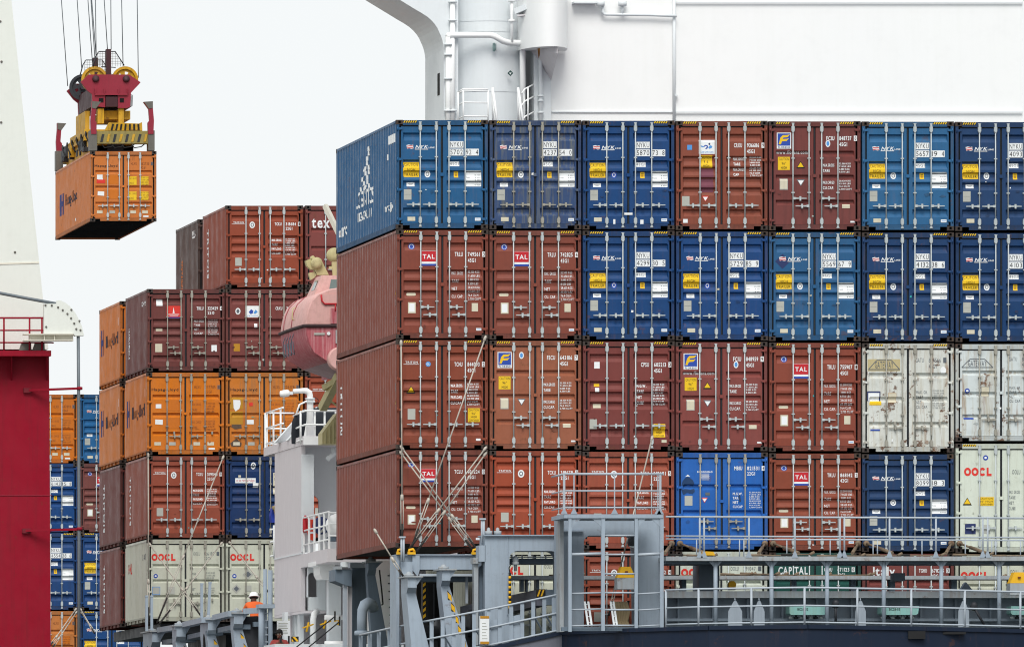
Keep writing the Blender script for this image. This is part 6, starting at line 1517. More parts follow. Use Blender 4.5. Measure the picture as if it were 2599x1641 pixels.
for u, v in ((1, 55), (4, 157), (3, 311), (38, 640)): MB().lathe([(.04, 0), (.03, .03)], (0, -1, 0), W(u, v, Dt), 8).build('bolt', M['steel_grey'], tw2)
cg = empty('cable_guide', W(150, 860, DC - .6), 'white curved cable guide plate beside the crane tower', 'cable guide'); Dg = DC - 1.1
C2 = lambda x, y: (x / 2.815, 600 + y / 2.815)
arcp = [C2(*p) for p in ((315, 480), (400, 480), (410, 457), (430, 455), (470, 475), (505, 503), (540, 548), (565, 595), (585, 640), (597, 690), (600, 708), (536, 710), (525, 692), (315, 692))]
mb = MB(); pprism(mb, arcp, Dg, Dg + .3); mb.build('plate', M['crane_white'], cg)
for p in ((370, 492), (325, 490), (415, 505), (448, 525), (482, 552), (508, 583), (530, 620), (545, 660), (568, 603), (510, 523), (330, 645), (575, 668)):
    MB().lathe([(.035, 0), (.025, .04)], (0, -1, 0), W(*C2(*p), Dg), 8).build('bolt', M['steel_grey'], cg)
mb = MB(); pbox(mb, 61, 187, 846.5, 849, Dg - .1, Dg + .4); mb.build('beam_flange', M['crane_cream'], cg)
mb = MB(); pbox(mb, 75, 186, 849.1, 862, Dg + .1, Dg + .2); mb.build('beam_web', M['crane_cream'], cg)
mb = MB(); pbox(mb, 61, 187, 862.1, 864.5, Dg - .1, Dg + .4); mb.build('beam_flange', M['crane_cream'], cg)
for u in (112, 138): mb = MB(); pbox(mb, u, u + 1.5, 849.2, 862, Dg - .05, Dg + .09); mb.build('beam_stiffener', M['crane_cream'], cg)
for u in (50, 84): mb = MB(); pprism(mb, [(u, 888.5), (u + 30, 888.5), (u + 29, 869), (u + 6, 869)], Dg + .3, Dg + .6); mb.build('foot', M['steel_grey'], cg)
cb = empty('hanging_cable', W(199, 852, DC - 1), 'grey cable running over the guide plate and hanging straight down', 'cable'); Dk = DC - 1.0
MB().tube([W(-40, 734, Dk), W(2, 744, Dk), W(70, 757, Dk), W(145, 771, Dk)], .05, 8).build('cable_run', M['rope'], cb)
MB().tube([W(198.5, 850, Dk), W(199.5, 1000, Dk), W(200.5, 1350, Dk), W(200, 1800, Dk)], .05, 8).build('cable_drop', M['rope'], cb)

# ================================================================= container on the spreader
DS = 416.0
xs = WX(229.5, DS); zs = WZ(383.5, DS) - STD
def hl_side40(panel, L, H):
    side_marks([('P', 0, 0, 0, 0, 'p_fadedblue', [(10.6, .8), (10.0, .8), (10.0, 1.6), (10.6, 1.6)]), ('P', 0, 0, 0, 0, 'p_fadedblue', [(9.7, .8), (9.2, .8), (9.2, 1.6), (9.7, 1.6)]), ('P', 0, 0, 0, 0, 'p_fadedblue', [(10.8, 1.1), (9.2, 1.15), (9.2, 1.35), (10.8, 1.3)]), ('T', 8.6, 4.6, .95, 1.5, 'p_fadednavy', 'Hapag-Lloyd'), ('R', 5.2, 4.9, .32, .42, 'p_white')])(panel, L, H)
def hlm(f):
    hapag(f, '862735', '0', '4261', yellow=True); f.R(.1, .185, .335, .4, 'p_white').end('sticker'); f.R(.095, .225, .405, .455, 'p_brightred').end('sticker')
container(xs, DS - 300, zs, L40, STD, 'orange', 'orange container hanging from the crane spreader', hlm, prof='three', handles='four', hazard=False, side=hl_side40, base=True)

def K2(px, py): return (130 + px / 4.341, 110 + py / 4.341)
def P2(px, py, D): return W(*K2(px, py), D)
def poly2(mb, pts, D0, D1): return pprism(mb, [K2(*p) for p in pts], D0, D1)
sp = empty('spreader', W(300, 400, DS), 'yellow and grey spreader frame locked onto the hanging orange container', 'spreader')
mb = MB(); poly2(mb, [(505, 965), (1075, 965), (1075, 1105), (505, 1105)], DS + .08, DS + .6); mb.build('end_beam', M['spreader_grimy'], sp)
mb = MB(); poly2(mb, [(590, 962), (640, 872), (965, 885), (1000, 868), (1005, 962)], DS + .2, DS + .5); mb.build('hazard_plate', M['spreader_yellow'], sp)
for k in range(7):
    x = 655 + k * 50; mb = MB(); poly2(mb, [(x, 955), (x + 20, 955), (x + 38 - k * 4, 888), (x + 18 - k * 4, 888)], DS + .17, DS + .195); mb.build('hazard_band', M['black'], sp)
for k in range(8):
    x = 540 + k * 68; mb = MB(); poly2(mb, [(x, 1085), (x + 26, 1085), (x + 46, 1000), (x + 20, 1000)], DS + .055, DS + .075); mb.build('hazard_band', M['spreader_yellow'] if k % 2 else M['dark_iron'], sp)
yr = DS + L40
def rear(px, py):          # the same point of the frame at its far end
    u, v = K2(px, py); k = DS / yr; return (VX + (u - VX) * k, VY - (VY - v) * k)
for xa_, xb_ in ((425, 505), (1070, 1140)):
    mb = MB(); poly2(mb, [(xa_, 960), (xb_, 960), (xb_, 1182), (xa_, 1182)], DS - .02, DS + .5); mb.build('corner_block', M['steel_grey'], sp)
    mb = MB(); pprism(mb, [rear(xa_, 960), rear(xb_, 960), rear(xb_, 1182), rear(xa_, 1182)], yr - .5, yr + .02) if False else mb.box(WX(K2(xa_, 0)[0], DS), WX(K2(xb_, 0)[0], DS), yr - 300.5, yr - 299.98, WZ(K2(0, 1182)[1], DS), WZ(K2(0, 960)[1], DS)); mb.build('corner_block', M['steel_grey'], sp)
X_ = lambda px: WX(K2(px, 0)[0], DS)
Z_ = lambda py: WZ(K2(0, py)[1], DS)
MB().box(X_(505), X_(1075), yr - 300.55, yr - 300.05, Z_(1105), Z_(965)).build('end_beam', M['spreader_grimy'], sp)
for a, b in ((540, 640), (820, 920)):
    MB().box(X_(a), X_(b), DS - 299.3, yr - 300.6, Z_(1165), Z_(985)).build('main_beam', M['spreader_yellow'], sp)
MB().box(X_(520), X_(560), DS - 297.8, yr - 302, Z_(1160), Z_(905)).build('service_tray', M['spreader_yellow'], sp)
MB().box(X_(640), X_(820), DS - 298.9, yr - 301, Z_(1165), Z_(1060)).build('center_deck', M['dark_iron'], sp)
MB().box(X_(480), X_(1000), DS - 296.5, DS - 291.5, Z_(1000), Z_(880)).build('center_box', M['spreader_yellow'], sp)
for k, y in enumerate((DS - 298.6, DS - 296, DS - 292, DS - 289.6)):
    MB().box(X_(470), X_(540), y, y + .9, Z_(1100), Z_(940 + 30 * (k % 2))).build('drive_box', M['dark_iron' if k % 2 else 'spreader_yellow'], sp)
def flipper(x0, y0, dx_, s_):
    t = MB(); pts = [(0, 0), (.19 * s_, 0), (.2 * s_, .42), (.14 * s_, .5), (.17 * s_, .92), (.36 * s_, 1.18), (.02 * s_, 1.2), (.02 * s_, .95), (-.02 * s_, .5)]
    t.prism([(x0 + a, dx_ + b) for a, b in pts], 'y', y0, y0 + .28); return t
zf = Z_(1000)
for xx, yy, s_ in ((X_(455), DS - 300 - .05, 1), (X_(1110), DS - 300 - .05, -1), (X_(455), yr - 300.3, 1), (X_(1110), yr - 300.3, -1)):
    o = flipper(xx - .05 * s_, yy, zf, s_).build('flipper', M['headblock_red'], sp)
    mb = MB(); mb.prism([(xx - .05 * s_ + a * s_, zf + b) for a, b in ((.165, .93), (.355, 1.185), (.025, 1.205), (.025, .96))], 'y', yy - .02, yy + .3); mb.build('flipper_shoe', M['steel_grey'], o)
rq = random.Random(9)
for k in range(9):                                   # hydraulic gear along the frame
    y = DS - 299 + k * 1.2; x = X_(rq.uniform(455, 520)); z = Z_(rq.uniform(1040, 1130))
    MB().box(x, x + rq.uniform(.15, .35), y, y + rq.uniform(.3, .8), z, z + rq.uniform(.15, .4)).build('valve_block', M[rq.choice(('dark_iron', 'steel_grey', 'spreader_yellow', 'dark_iron'))], sp)
for k in range(6):
    y = DS - 298.5 + k * 1.6; a = Vector((X_(470), y, Z_(1080))); MB().tube([a, a + Vector((-.12, .3, .35)), a + Vector((-.05, .8, .5)), a + Vector((.1, 1.2, .25))], .03, 6).build('hose', M['black'], sp)
for k in range(4):
    a = Vector((X_(560 + 110 * k), DS - 299.85, Z_(1108))); MB().tube([a, a + Vector((.1, -.06, -.14)), a + Vector((.35, -.05, -.1)), a + Vector((.5, 0, .02))], .022, 6).build('hose', M['black'], sp)
MB().box(X_(520), X_(930), DS - 299.3, DS - 298.8, Z_(1175), Z_(1112)).build('under_gear', M['dark_iron'], sp)
hb2 = empty('headblock', P2(650, 700, 422), 'dark red headblock with yellow sheaves above the spreader', 'headblock')
D0, D1 = 420.0, 425.0
plate = [(325, 425), (355, 400), (410, 345), (860, 345), (985, 430), (965, 455), (880, 545), (870, 700), (830, 715), (735, 712), (735, 570), (595, 570), (595, 705), (455, 690), (450, 560), (400, 520)]
mb = MB(); poly2(mb, plate, D0, D0 + .2); mb.build('side_plate', M['headblock_red'], hb2)
mb = MB(); mb.prism([(WX(K2(*p)[0], D0), WZ(K2(*p)[1], D0)) for p in plate], 'y', D1 - 300.2, D1 - 300); mb.build('side_plate', M['headblock_red'], hb2)
XH = lambda px: WX(K2(px, 0)[0], D0)
ZH = lambda py: WZ(K2(0, py)[1], D0)
MB().box(XH(455), XH(870), D0 - 299.78, D1 - 300.22, ZH(690), ZH(480)).build('body', M['headblock_dark'], hb2)
MB().box(XH(600), XH(730), D0 - 300.05, D0 - 299.8, ZH(700), ZH(590)).build('center_pin', M['headblock_dark'], hb2)
for a, b in ((525, 575), (755, 800)): MB().box(XH(a), XH(b), D0 - 300.02, D0 - 300.004, ZH(650), ZH(605)).build('slot', M['hole'], hb2)
MB().box(XH(480), XH(840), D0 - 300.08, D0 - 300.004, ZH(572), ZH(556)).build('rib', M['headblock_red'], hb2)
for x in (478, 580, 735, 838): MB().box(XH(x), XH(x + 8), D0 - 300.09, D0 - 300.004, ZH(555), ZH(500)).build('rib', M['headblock_red'], hb2)
def sheave(c, r_, m_, par):
    mb = MB(); n = 28; ri, ro, w_ = r_ * .8, r_, .16
    for i in range(n):
        a, b = 2 * math.pi * i / n, 2 * math.pi * (i + 1) / n
        for q0, q1, y0, y1 in ((ri, ro, -w_ / 2, -w_ / 2), (ri, ro, w_ / 2, w_ / 2)):
            mb.add([(c.x + q * math.cos(t_), c.y + y0, c.z + q * math.sin(t_)) for q, t_ in ((q0, a), (q1, a), (q1, b), (q0, b))], [(0, 1, 2, 3)])
        for q in (ri, ro): mb.add([(c.x + q * math.cos(t_), c.y + y, c.z + q * math.sin(t_)) for t_, y in ((a, -w_ / 2), (b, -w_ / 2), (b, w_ / 2), (a, w_ / 2))], [(0, 1, 2, 3)])
        # web plate with six round-ish openings
        k = (i % 5) in (0, 1)
        q0 = ri * (.75 if not k else .45)
        mb.add([(c.x + q * math.cos(t_), c.y, c.z + q * math.sin(t_)) for q, t_ in ((0.05, a), (ri * .45, a), (ri * .45, b), (.05, b))], [(0, 1, 2, 3)])
        mb.add([(c.x + q * math.cos(t_), c.y, c.z + q * math.sin(t_)) for q, t_ in ((ri * .75, a), (ri, a), (ri, b), (ri * .75, b))], [(0, 1, 2, 3)])
        if not k: mb.add([(c.x + q * math.cos(t_), c.y, c.z + q * math.sin(t_)) for q, t_ in ((ri * .45, a), (ri * .75, a), (ri * .75, b), (ri * .45, b))], [(0, 1, 2, 3)])
    o = mb.build('sheave', m_, par); return o
rs = 145 / 4.341 / (FPX / D0)
for px in (490, 825):
    for y, m_ in ((D0 - 299.6, M['spreader_yellow']), (D1 - 300.45, M['dark_iron'])):
        o = sheave(Vector((XH(px), y, ZH(392))), rs, m_, hb2)
        MB().tube([(XH(px), y - .25, ZH(392)), (XH(px), y + .25, ZH(392))], .1, 10).build('axle', M['dark_iron'], o)
    MB().lathe([(.0, -.1), (.1, -.1), (.13, -.06), (.13, .02)], (0, 1, 0), (XH(px), D0 - 300, ZH(392)), 14).build('axle_cap', M['headblock_dark'], hb2)
MB().box(XH(612), XH(664), D0 - 299.9, D0 - 299.5, ZH(345), ZH(62)).build('mast', M['headblock_dark'], hb2)
MB().box(XH(612), XH(664), D1 - 300.5, D1 - 300.1, ZH(345), ZH(62)).build('mast', M['headblock_dark'], hb2)
MB().box(XH(840), XH(885), D0 - 299.5, D1 - 300.5, ZH(700), ZH(560)).build('side_box', M['headblock_red'], hb2)
MB().box(XH(520), XH(585), D0 - 299.9, D0 - 299.3, ZH(880), ZH(718)).build('lug', M['spreader_yellow'], hb2)
MB().box(XH(745), XH(805), D0 - 299.9, D0 - 299.3, ZH(880), ZH(718)).build('lug', M['spreader_yellow'], hb2)
MB().box(XH(585), XH(885), D0 - 299.6, D1 - 301.5, ZH(830), ZH(735)).build('lug_beam', M['spreader_yellow'], hb2)
MB().box(XH(400), XH(450), D0 - 299.2, D1 - 301, ZH(935), ZH(730)).build('lug_beam', M['spreader_yellow'], hb2)
for y in (D0 - 299.7, D1 - 300.3):
    f = [(XH(a), y, ZH(b)) for a, b in ((500, 140), (535, 85), (715, 85), (815, 240))]
    MB().tube(f, .022, 6).build('cage_frame', M['dark_iron'], hb2)
    MB().tube([(XH(500), y, ZH(140)), (XH(470), y, ZH(250))], .022, 6).build('cage_frame', M['dark_iron'], hb2)
    MB().tube([(XH(560), y, ZH(250)), (XH(720), y, ZH(262))], .018, 6).build('cage_frame', M['dark_iron'], hb2)
    for k in range(10):
        a = 520 + k * 28; zt_ = 90 if a < 715 else 90 + (a - 715) * 1.55
        MB().tube([(XH(a), y, ZH(zt_)), (XH(a), y, ZH(250))], .006, 4).build('cage_wire', M['steel_grey'], hb2)
    for k in range(5):
        b = 110 + k * 28; MB().tube([(XH(518), y, ZH(b)), (XH(720 + k * 18), y, ZH(b))], .006, 4).build('cage_wire', M['steel_grey'], hb2)
for px, py in ((880, 560),):
    for k in range(3): MB().tube([(XH(870), D0 - 299.9 + k * .3, ZH(560)), (XH(900), D0 - 299.9 + k * .3, ZH(570)), (XH(895), D0 - 299.9 + k * .3, ZH(690)), (XH(868), D0 - 299.9 + k * .3, ZH(695))], .012, 5).build('step_iron', M['dark_iron'], hb2)
C1 = lambda x, y: (x / 2.375, y / 2.375)
for a, b, D_ in (((370, 0), (408, 520), D1 - .45), ((465, 0), (493, 420), D1 - .45), ((530, 0), (557, 375), D1 - .5), ((548, 0), (572, 352), D1 - .6), ((553, 0), (580, 350), D1 - .4), ((575, 0), (581, 400), D0 + .4), ((628, 0), (648, 300), D0 + .3), ((668, 0), (670, 300), D0 + .3), ((733, 0), (742, 400), D0 + .4), ((827, 0), (834, 470), D0 + .4)):
    p, q = W(*C1(*a), D_), W(*C1(*b), D_); d = p - q
    MB().tube([q, p, p + d * 6], .016, 6).build('hoist_rope', M['rope'], hb2)

# ================================================================= lifeboat in its davits
defm('boat_pink', 'cfa09b', rough=.65, dirt=.7, streak=.5, grime='b89488', scale=1.6)
defm('boat_red', 'a8505a', rough=.6, dirt=.7, streak=.6, grime='c59a9c', scale=1.4)
defm('boat_keel', '9c8088', rough=.6, dirt=.6, streak=.5, grime='6a5a60')
defm('strake', '3a2a2c', rough=.8, dirt=.3, streak=0)
defm('davit_cream', 'c2b98a', rough=.6, dirt=.3, streak=.25, rust=.05)
defm('window', '6a7a78', rough=.15, dirt=.1, streak=0)
bx, gz = -7.33, 20.62
lbt = empty('lifeboat', (bx, 25, gz - 1.35), 'faded pink and red enclosed lifeboat hanging left of the near stack', 'lifeboat')
st = [(21.2, 1.36, .97), (21.3, 1.41, 1.0), (21.9, 1.44, 1.0), (22.8, 1.48, 1.0), (24.5, 1.5, 1.0), (26.3, 1.46, 1.0), (27.4, 1.22, .96), (28.2, .8, .85), (28.7, .3, .65), (28.85, .04, .5)]
low = [(1.0, -.02), (.985, -.25), (.93, -.55), (.84, -.78), (.55, -1.05), (.22, -1.22), (0, -1.32)]
upp = [(1.0, .03), (.985, .22), (.95, .48), (.88, .72), (.74, .92), (.5, 1.05), (.22, 1.11), (0, 1.12)]
def loft(prof, name, m_, zs_=1.0, aft=None, lift=0):
    mb = MB(); ring_ = [(-a, b) for a, b in prof] + [(a, b) for a, b in prof[::-1][1:]]
    n = len(ring_); vs = []
    for y, hw, k in st:
        for a, b in ring_: vs.append((bx + a * hw, y, gz + b * (k if b > .05 or b < -.05 else 1) + (lift if False else 0) + (.12 * max(0, (y - 26) / 3) if b > -.1 else .35 * max(0, (y - 25.5) / 3.4) ** 2)))
    mb.add(vs, [(j * n + i, j * n + i + 1, (j + 1) * n + i + 1, (j + 1) * n + i) for j in range(len(st) - 1) for i in range(n - 1)], True)
    mb.add([vs[i] for i in range(n)], [tuple(range(n))]); return mb.build(name, m_, lbt)
hull_o = loft(low[:5], 'hull', M['boat_red']); 
loft(low[4:], 'bottom', M['boat_keel']); can = loft(upp, 'canopy', M['boat_pink'])
for s_ in (-1, 1):
    MB().tube([(bx + s_ * (hw + .02), y, gz + .12 * max(0, (y - 26) / 3)) for y, hw, k in st[1:-1]], .05, 8).build('strake', M['strake'], lbt)
MB().tube([(bx - 1.43, 21.32, gz), (bx - 1.36, 21.17, gz), (bx + 1.36, 21.17, gz), (bx + 1.43, 21.32, gz)], .05, 8).build('strake', M['strake'], lbt)
for y in (23.6, 25.4):
    hw = 1.49; MB().tube([(bx + a * hw * 1.008, y, gz + b * 1.006) for a, b in [(-p, q) for p, q in upp] + upp[::-1][1:]], .014, 6).build('seam', M['boat_red'], lbt)
# steering cupola with windows
cz = gz + 1.0
mb = MB(); b0 = [(-1.08, 21.9), (1.08, 21.9), (1.12, 23.4), (-1.12, 23.4)]; t0 = [(-.82, 22.05), (.82, 22.05), (.85, 23.2), (-.85, 23.2)]
mb.add([(bx + a, y, cz - .15) for a, y in b0] + [(bx + a, y, cz + .48) for a, y in t0], [(3, 2, 1, 0), (4, 5, 6, 7), (0, 1, 5, 4), (1, 2, 6, 5), (2, 3, 7, 6), (3, 0, 4, 7)]); cu_ = mb.build('cupola', M['boat_pink'], lbt)
MB().add([(bx - .62, 21.945, cz + .08), (bx + .1, 21.945, cz + .08), (bx + .1, 22.0, cz + .36), (bx - .56, 22.0, cz + .36)], [(0, 1, 2, 3)]).build('window', M['window'], cu_)
MB().add([(bx - 1.005, 22.3, cz + .08), (bx - 1.015, 22.9, cz + .08), (bx - .91, 22.9, cz + .36), (bx - .9, 22.3, cz + .36)], [(0, 1, 2, 3)]).build('window', M['window'], cu_)
# aft hatch, rungs, rail, nozzle, keel
mb = MB(); mb.tube([(bx - .95, 21.16, gz + .88), (bx - .93, 21.16, gz + .7), (bx - .85, 21.16, gz + .62), (bx - .2, 21.16, gz + .62)], .025, 6); mb.build('hatch_rim', M['p_red'], lbt)
MB().box(bx - .92, bx - .1, 21.17, 21.25, gz + .63, gz + .9).build('aft_hatch', M['boat_pink'], lbt)
MB().tube([(bx - .55, 21.14, gz + .6), (bx - .55, 21.14, gz + .42)], .02, 6).build('hatch_rim', M['p_red'], lbt)
MB().box(bx - .68, bx - .4, 21.15, 21.22, gz + .06, gz + .5).build('recess', M['boat_red'], lbt)
MB().tube([(bx - 1.42, 23.2, gz + .62), (bx - 1.5, 23.2, gz + .58), (bx - 1.52, 23.2, gz + .3), (bx - 1.46, 23.2, gz + .25)], .018, 6).build('grab_rail', M['davit_cream'], lbt)
for k in range(4):
    y = 23.2 + k * .62; MB().tube([(bx - 1.46, y, gz - .1), (bx - 1.52, y + .15, gz - .3), (bx - 1.5, y + .3, gz - .65), (bx - 1.44, y + .1, gz - .72), (bx - 1.5, y, gz - .35)], .014, 5).build('grab_line', M['slate_steel'], lbt)
MB().lathe([(.3, -.18), (.34, -.1), (.34, .16), (.3, .2), (.28, .1), (.28, -.1)], (0, 1, 0), (bx - .45, 21.05, gz - .95), 20).build('propeller_nozzle', M['boat_pink'], lbt)
mb = MB()
for k in range(4):
    a = k * math.pi / 2 + .4; c = Vector((bx - .45, 21.05, gz - .95)); mb.add([c, c + Vector((.26 * math.cos(a - .3), -.04, .26 * math.sin(a - .3))), c + Vector((.27 * math.cos(a + .2), .05, .27 * math.sin(a + .2)))], [(0, 1, 2)])
mb.build('propeller', M['slate_steel'], lbt)
MB().prism([(21.1, gz - 1.3), (21.3, gz - 1.42), (28, gz - 1.25), (28, gz - 1.15), (21.4, gz - 1.05)], 'x', bx - .05, bx + .05).build('keel', M['boat_red'], lbt)
MB().box(bx - 1.15, bx - .85, 21.17, 21.22, gz - .26, gz - .2).build('name_plate', M['p_grey'], lbt)
MB().lathe([(.05, -.02), (.05, .02)], (0, 1, 0), (bx - .74, 21.17, gz - .22), 10).build('port', M['p_white'], lbt)
MB().box(bx - .54, bx - .47, 21.12, 21.2, gz - .5, gz - .12).build('hinge_plate', M['zinc'], lbt)
MB().tube([(bx - .9, 22.2, gz + .93), (bx - .95, 22.2, gz + 1.08), (bx - 1.0, 24.2, gz + 1.08), (bx - 1.0, 24.2, gz + .9)], .018, 6).build('roof_rail', M['steel_grey'], lbt)
# davit
dv = empty('davit', (bx, 22.5, z_roof), 'cream-yellow lifeboat davit with sheave head', 'davit')
DD = 322.8
def K3(px, py): return (690 + px / 3.039, 500 + py / 3.039)
def P3(px, py, D=DD): return W(*K3(px, py), D)
def pp3(mb, pts, D0, D1): return pprism(mb, [K3(*p) for p in pts], D0, D1)
mb = MB(); pp3(mb, [(262, 490), (290, 478), (380, 476), (400, 520), (440, 600), (350, 600), (330, 560), (300, 556), (272, 530)], DD + .3, DD + .6); mb.build('head', M['davit_cream'], dv)
MB().lathe([(.05, -.14), (.16, -.13), (.16, .1), (.05, .12)], (0, 1, 0), P3(342, 508, DD + .3), 16).build('sheave', M['davit_cream'], dv)
MB().lathe([(.03, -.16), (.06, -.15), (.06, .1)], (0, 1, 0), P3(312, 470, DD + .4), 10).build('pin', M['davit_cream'], dv)
mb = MB(); pp3(mb, [(285, 585), (330, 575), (345, 600), (330, 620), (300, 640), (290, 610)], DD + .35, DD + .55); mb.build('hook_block', M['davit_cream'], dv)
MB().lathe([(.06, -.16), (.2, -.14), (.2, .14), (.06, .16)], (0, 1, 0), P3(478, 445, DD + .3), 16).build('sheave', M['davit_cream'], dv)
MB().bar(P3(440, 545), P3(520, 540), .08, .08).build('link', M['davit_cream'], dv)
MB().bar(P3(480, 500), P3(490, 640), .14, .1).build('hanger', M['davit_cream'], dv)
MB().bar(P3(410, 66, DD + 1), P3(520, 290, DD + .4), .1, .14).build('boom', M['crane_cream'], dv)
mb = MB(); mb.tube([P3(486, 640), P3(486, 830)], .03, 6); mb.build('falls_chain', M['p_red'], dv)
MB().bar(W(818, 1036, 324.5), W(862, 950, 323.5), .22, .2).build('arm', M['davit_cream'], dv)
MB().bar(W(822, 984, 324), W(866, 958, 323.5), .14, .16).build('arm', M['davit_cream'], dv)
mb = MB(); pprism(mb, [(818, 1126), (818, 1098), (856, 1048), (870, 1048), (870, 1126)], 326, 326.9); mb.build('pedestal_plate', M['davit_cream'], dv)
for k in range(3): MB().bar(W(826 + 10 * k, 1126, 325.98), W(826 + 10 * k, 1094 - 13 * k, 325.98), .05, .03).build('stiffener', M['davit_cream'], dv)
MB().bar(W(833, 1012, 325.5), W(858, 1032, 325.5), .05, .05).build('brace', M['davit_cream'], dv)

# ================================================================= people
defm('skin_dark', '4a2f24', rough=.6, dirt=.1, streak=0)
defm('skin_mid', '5a3a2c', rough=.6, dirt=.1, streak=0)
defm('vest_orange', 'e0662e', rough=.8, dirt=.15, streak=.1)
defm('band', 'a8a29c', rough=.5, dirt=.1, streak=0)
defm('trousers', '14161e', rough=.9, dirt=.2, streak=0)
defm('shirt_red', '8a3230', rough=.85, dirt=.5, streak=.2, scale=6, grime='c08a80')
defm('hair', '0e0c0c', rough=.8, dirt=0, streak=0)
defm('eye', 'd8d4cc', rough=.3, dirt=0, streak=0)
def person(label, loc, rot, J, edges, mats, group=None):
    """J: joint -> (pos, radius); edges: (a, b, material index); grown with a skin modifier from the pelvis"""
    names = list(J); idx = {k: i for i, k in enumerate(names)}
    me = bpy.data.meshes.new('sk'); me.from_pydata([J[k][0] for k in names], [(idx[a], idx[b]) for a, b, _ in edges], [])
    ob = bpy.data.objects.new('sk', me); COL.objects.link(ob)
    md = ob.modifiers.new('s', 'SKIN'); md.use_smooth_shade = True
    sv = me.skin_vertices[0].data
    for i, k in enumerate(names): sv[i].radius = (J[k][1],) * 2; sv[i].use_root = (k == 'pelvis')
    sb = ob.modifiers.new('u', 'SUBSURF'); sb.levels = 1; sb.render_levels = 1
    dg = bpy.context.evaluated_depsgraph_get(); m2 = bpy.data.meshes.new_from_object(ob.evaluated_get(dg))
    bpy.data.objects.remove(ob)
    m2.materials.clear()
    for q in mats: m2.materials.append(M[q])
    segs = [(Vector(J[a][0]), Vector(J[b][0]), k) for a, b, k in edges]
    for p in m2.polygons:
        c = p.center; best = (9, 0)
        for a, b, k in segs:
            d = b - a; t_ = max(0, min(1, (c - a).dot(d) / max(d.length_squared, 1e-9))); e = (c - (a + d * t_)).length
            if e < best[0]: best = (e, k)
        p.material_index = best[1]; p.use_smooth = True
    r = empty('person', loc, label, 'person', group); r.rotation_euler.z = rot
    o = bpy.data.objects.new('body', m2); COL.objects.link(o); o.parent = r
    return r
def hand(J, E, s, wrist, d, up, k):
    """five separate, unequal, slightly bent fingers beyond the wrist"""
    d = Vector(d).normalized(); up = Vector(up).normalized(); sd = d.cross(up).normalized(); w_ = Vector(J[wrist][0])
    J[s + 'palm'] = (tuple(w_ + d * .07), .03); E.append((wrist, s + 'palm', k))
    for i, (o_, l) in enumerate(((-.03, .065), (-.01, .078), (.011, .074), (.031, .058))):
        a = w_ + d * .1 + sd * o_; J[s + 'f%d' % i] = (tuple(a), .0095); J[s + 'g%d' % i] = (tuple(a + d * l * .6 + up * -.01), .009); J[s + 'h%d' % i] = (tuple(a + d * l + up * -.03), .008)
        E += [(s + 'palm', s + 'f%d' % i, k), (s + 'f%d' % i, s + 'g%d' % i, k), (s + 'g%d' % i, s + 'h%d' % i, k)]
    a = w_ + d * .035 - sd * .035; J[s + 't0'] = (tuple(a), .011); J[s + 't1'] = (tuple(a + d * .045 - sd * .02 - up * .012), .009); E += [(wrist, s + 't0', k), (s + 't0', s + 't1', k)]
def local(mb, name, m_, par): return mb.build(name, m_, par, world=False)
# worker bending over the lashings, seen from behind
J = {'pelvis': ((0, 0, .9), .145), 'waist': ((0, .06, 1.05), .135), 'chest': ((0, .16, 1.26), .19), 'neck': ((0, .27, 1.42), .06), 'head': ((0, .33, 1.5), .085), 'crown': ((0, .36, 1.6), .08),
     'ls': ((-.22, .2, 1.34), .085), 'le': ((-.31, .38, 1.14), .055), 'lw': ((-.18, .6, 1.08), .034), 'rs': ((.22, .2, 1.34), .085), 're': ((.36, .36, 1.22), .055), 'rw': ((.26, .6, 1.3), .034),
     'lh': ((-.1, 0, .84), .11), 'lk': ((-.12, .05, .47), .07), 'la': ((-.12, -.02, .09), .045), 'lt': ((-.13, .16, .04), .04), 'rh': ((.1, 0, .84), .11), 'rk': ((.12, .05, .47), .07), 'ra': ((.12, -.02, .09), .045), 'rt': ((.13, .16, .04), .04)}
E = [('pelvis', 'waist', 0), ('waist', 'chest', 0), ('chest', 'neck', 0), ('neck', 'head', 1), ('head', 'crown', 1), ('chest', 'ls', 0), ('ls', 'le', 0), ('le', 'lw', 1), ('chest', 'rs', 0), ('rs', 're', 0), ('re', 'rw', 1),
     ('pelvis', 'lh', 2), ('lh', 'lk', 2), ('lk', 'la', 2), ('la', 'lt', 3), ('pelvis', 'rh', 2), ('rh', 'rk', 2), ('rk', 'ra', 2), ('ra', 'rt', 3)]
hand(J, E, 'l', 'lw', (.3, 1, 0), (0, 0, 1), 1); hand(J, E, 'r', 'rw', (0, 1, .4), (0, 0, 1), 1)
pw = WZ(1500, 334) - 1.74
wk = person('worker in an orange vest and white helmet, bent over with his back turned', (WX(644, 334), 33.6, pw), 0, J, E, ['vest_orange', 'skin_dark', 'trousers', 'black'])
hc = Vector((0, .36, 1.6)); ax = Vector((0, .25, 1))
local(MB().lathe([(.165, -.03), (.165, -.015), (.135, -.005), (.135, .03), (.12, .08), (.075, .118), (.02, .13), (0, .131)], ax, hc, 18), 'helmet', M['white_clean'], wk)
local(MB().lathe([(.128, -.06), (.13, -.03)], ax, hc, 16), 'helmet_strap', M['hair'], wk)
mb = MB(); nb = 16
for zc_, rr_ in ((1.17, .158),):
    ring0 = [(rr_ * 1.12 * math.cos(2 * math.pi * i / nb), .11 + rr_ * 1.1 * math.sin(2 * math.pi * i / nb), zc_ - .03 + .12 * 0) for i in range(nb)]
    mb.add(ring0 + [(x, y + .012, z + .05) for x, y, z in ring0], [(i, (i + 1) % nb, nb + (i + 1) % nb, nb + i) for i in range(nb)])
local(mb, 'reflective_band', M['band'], wk)
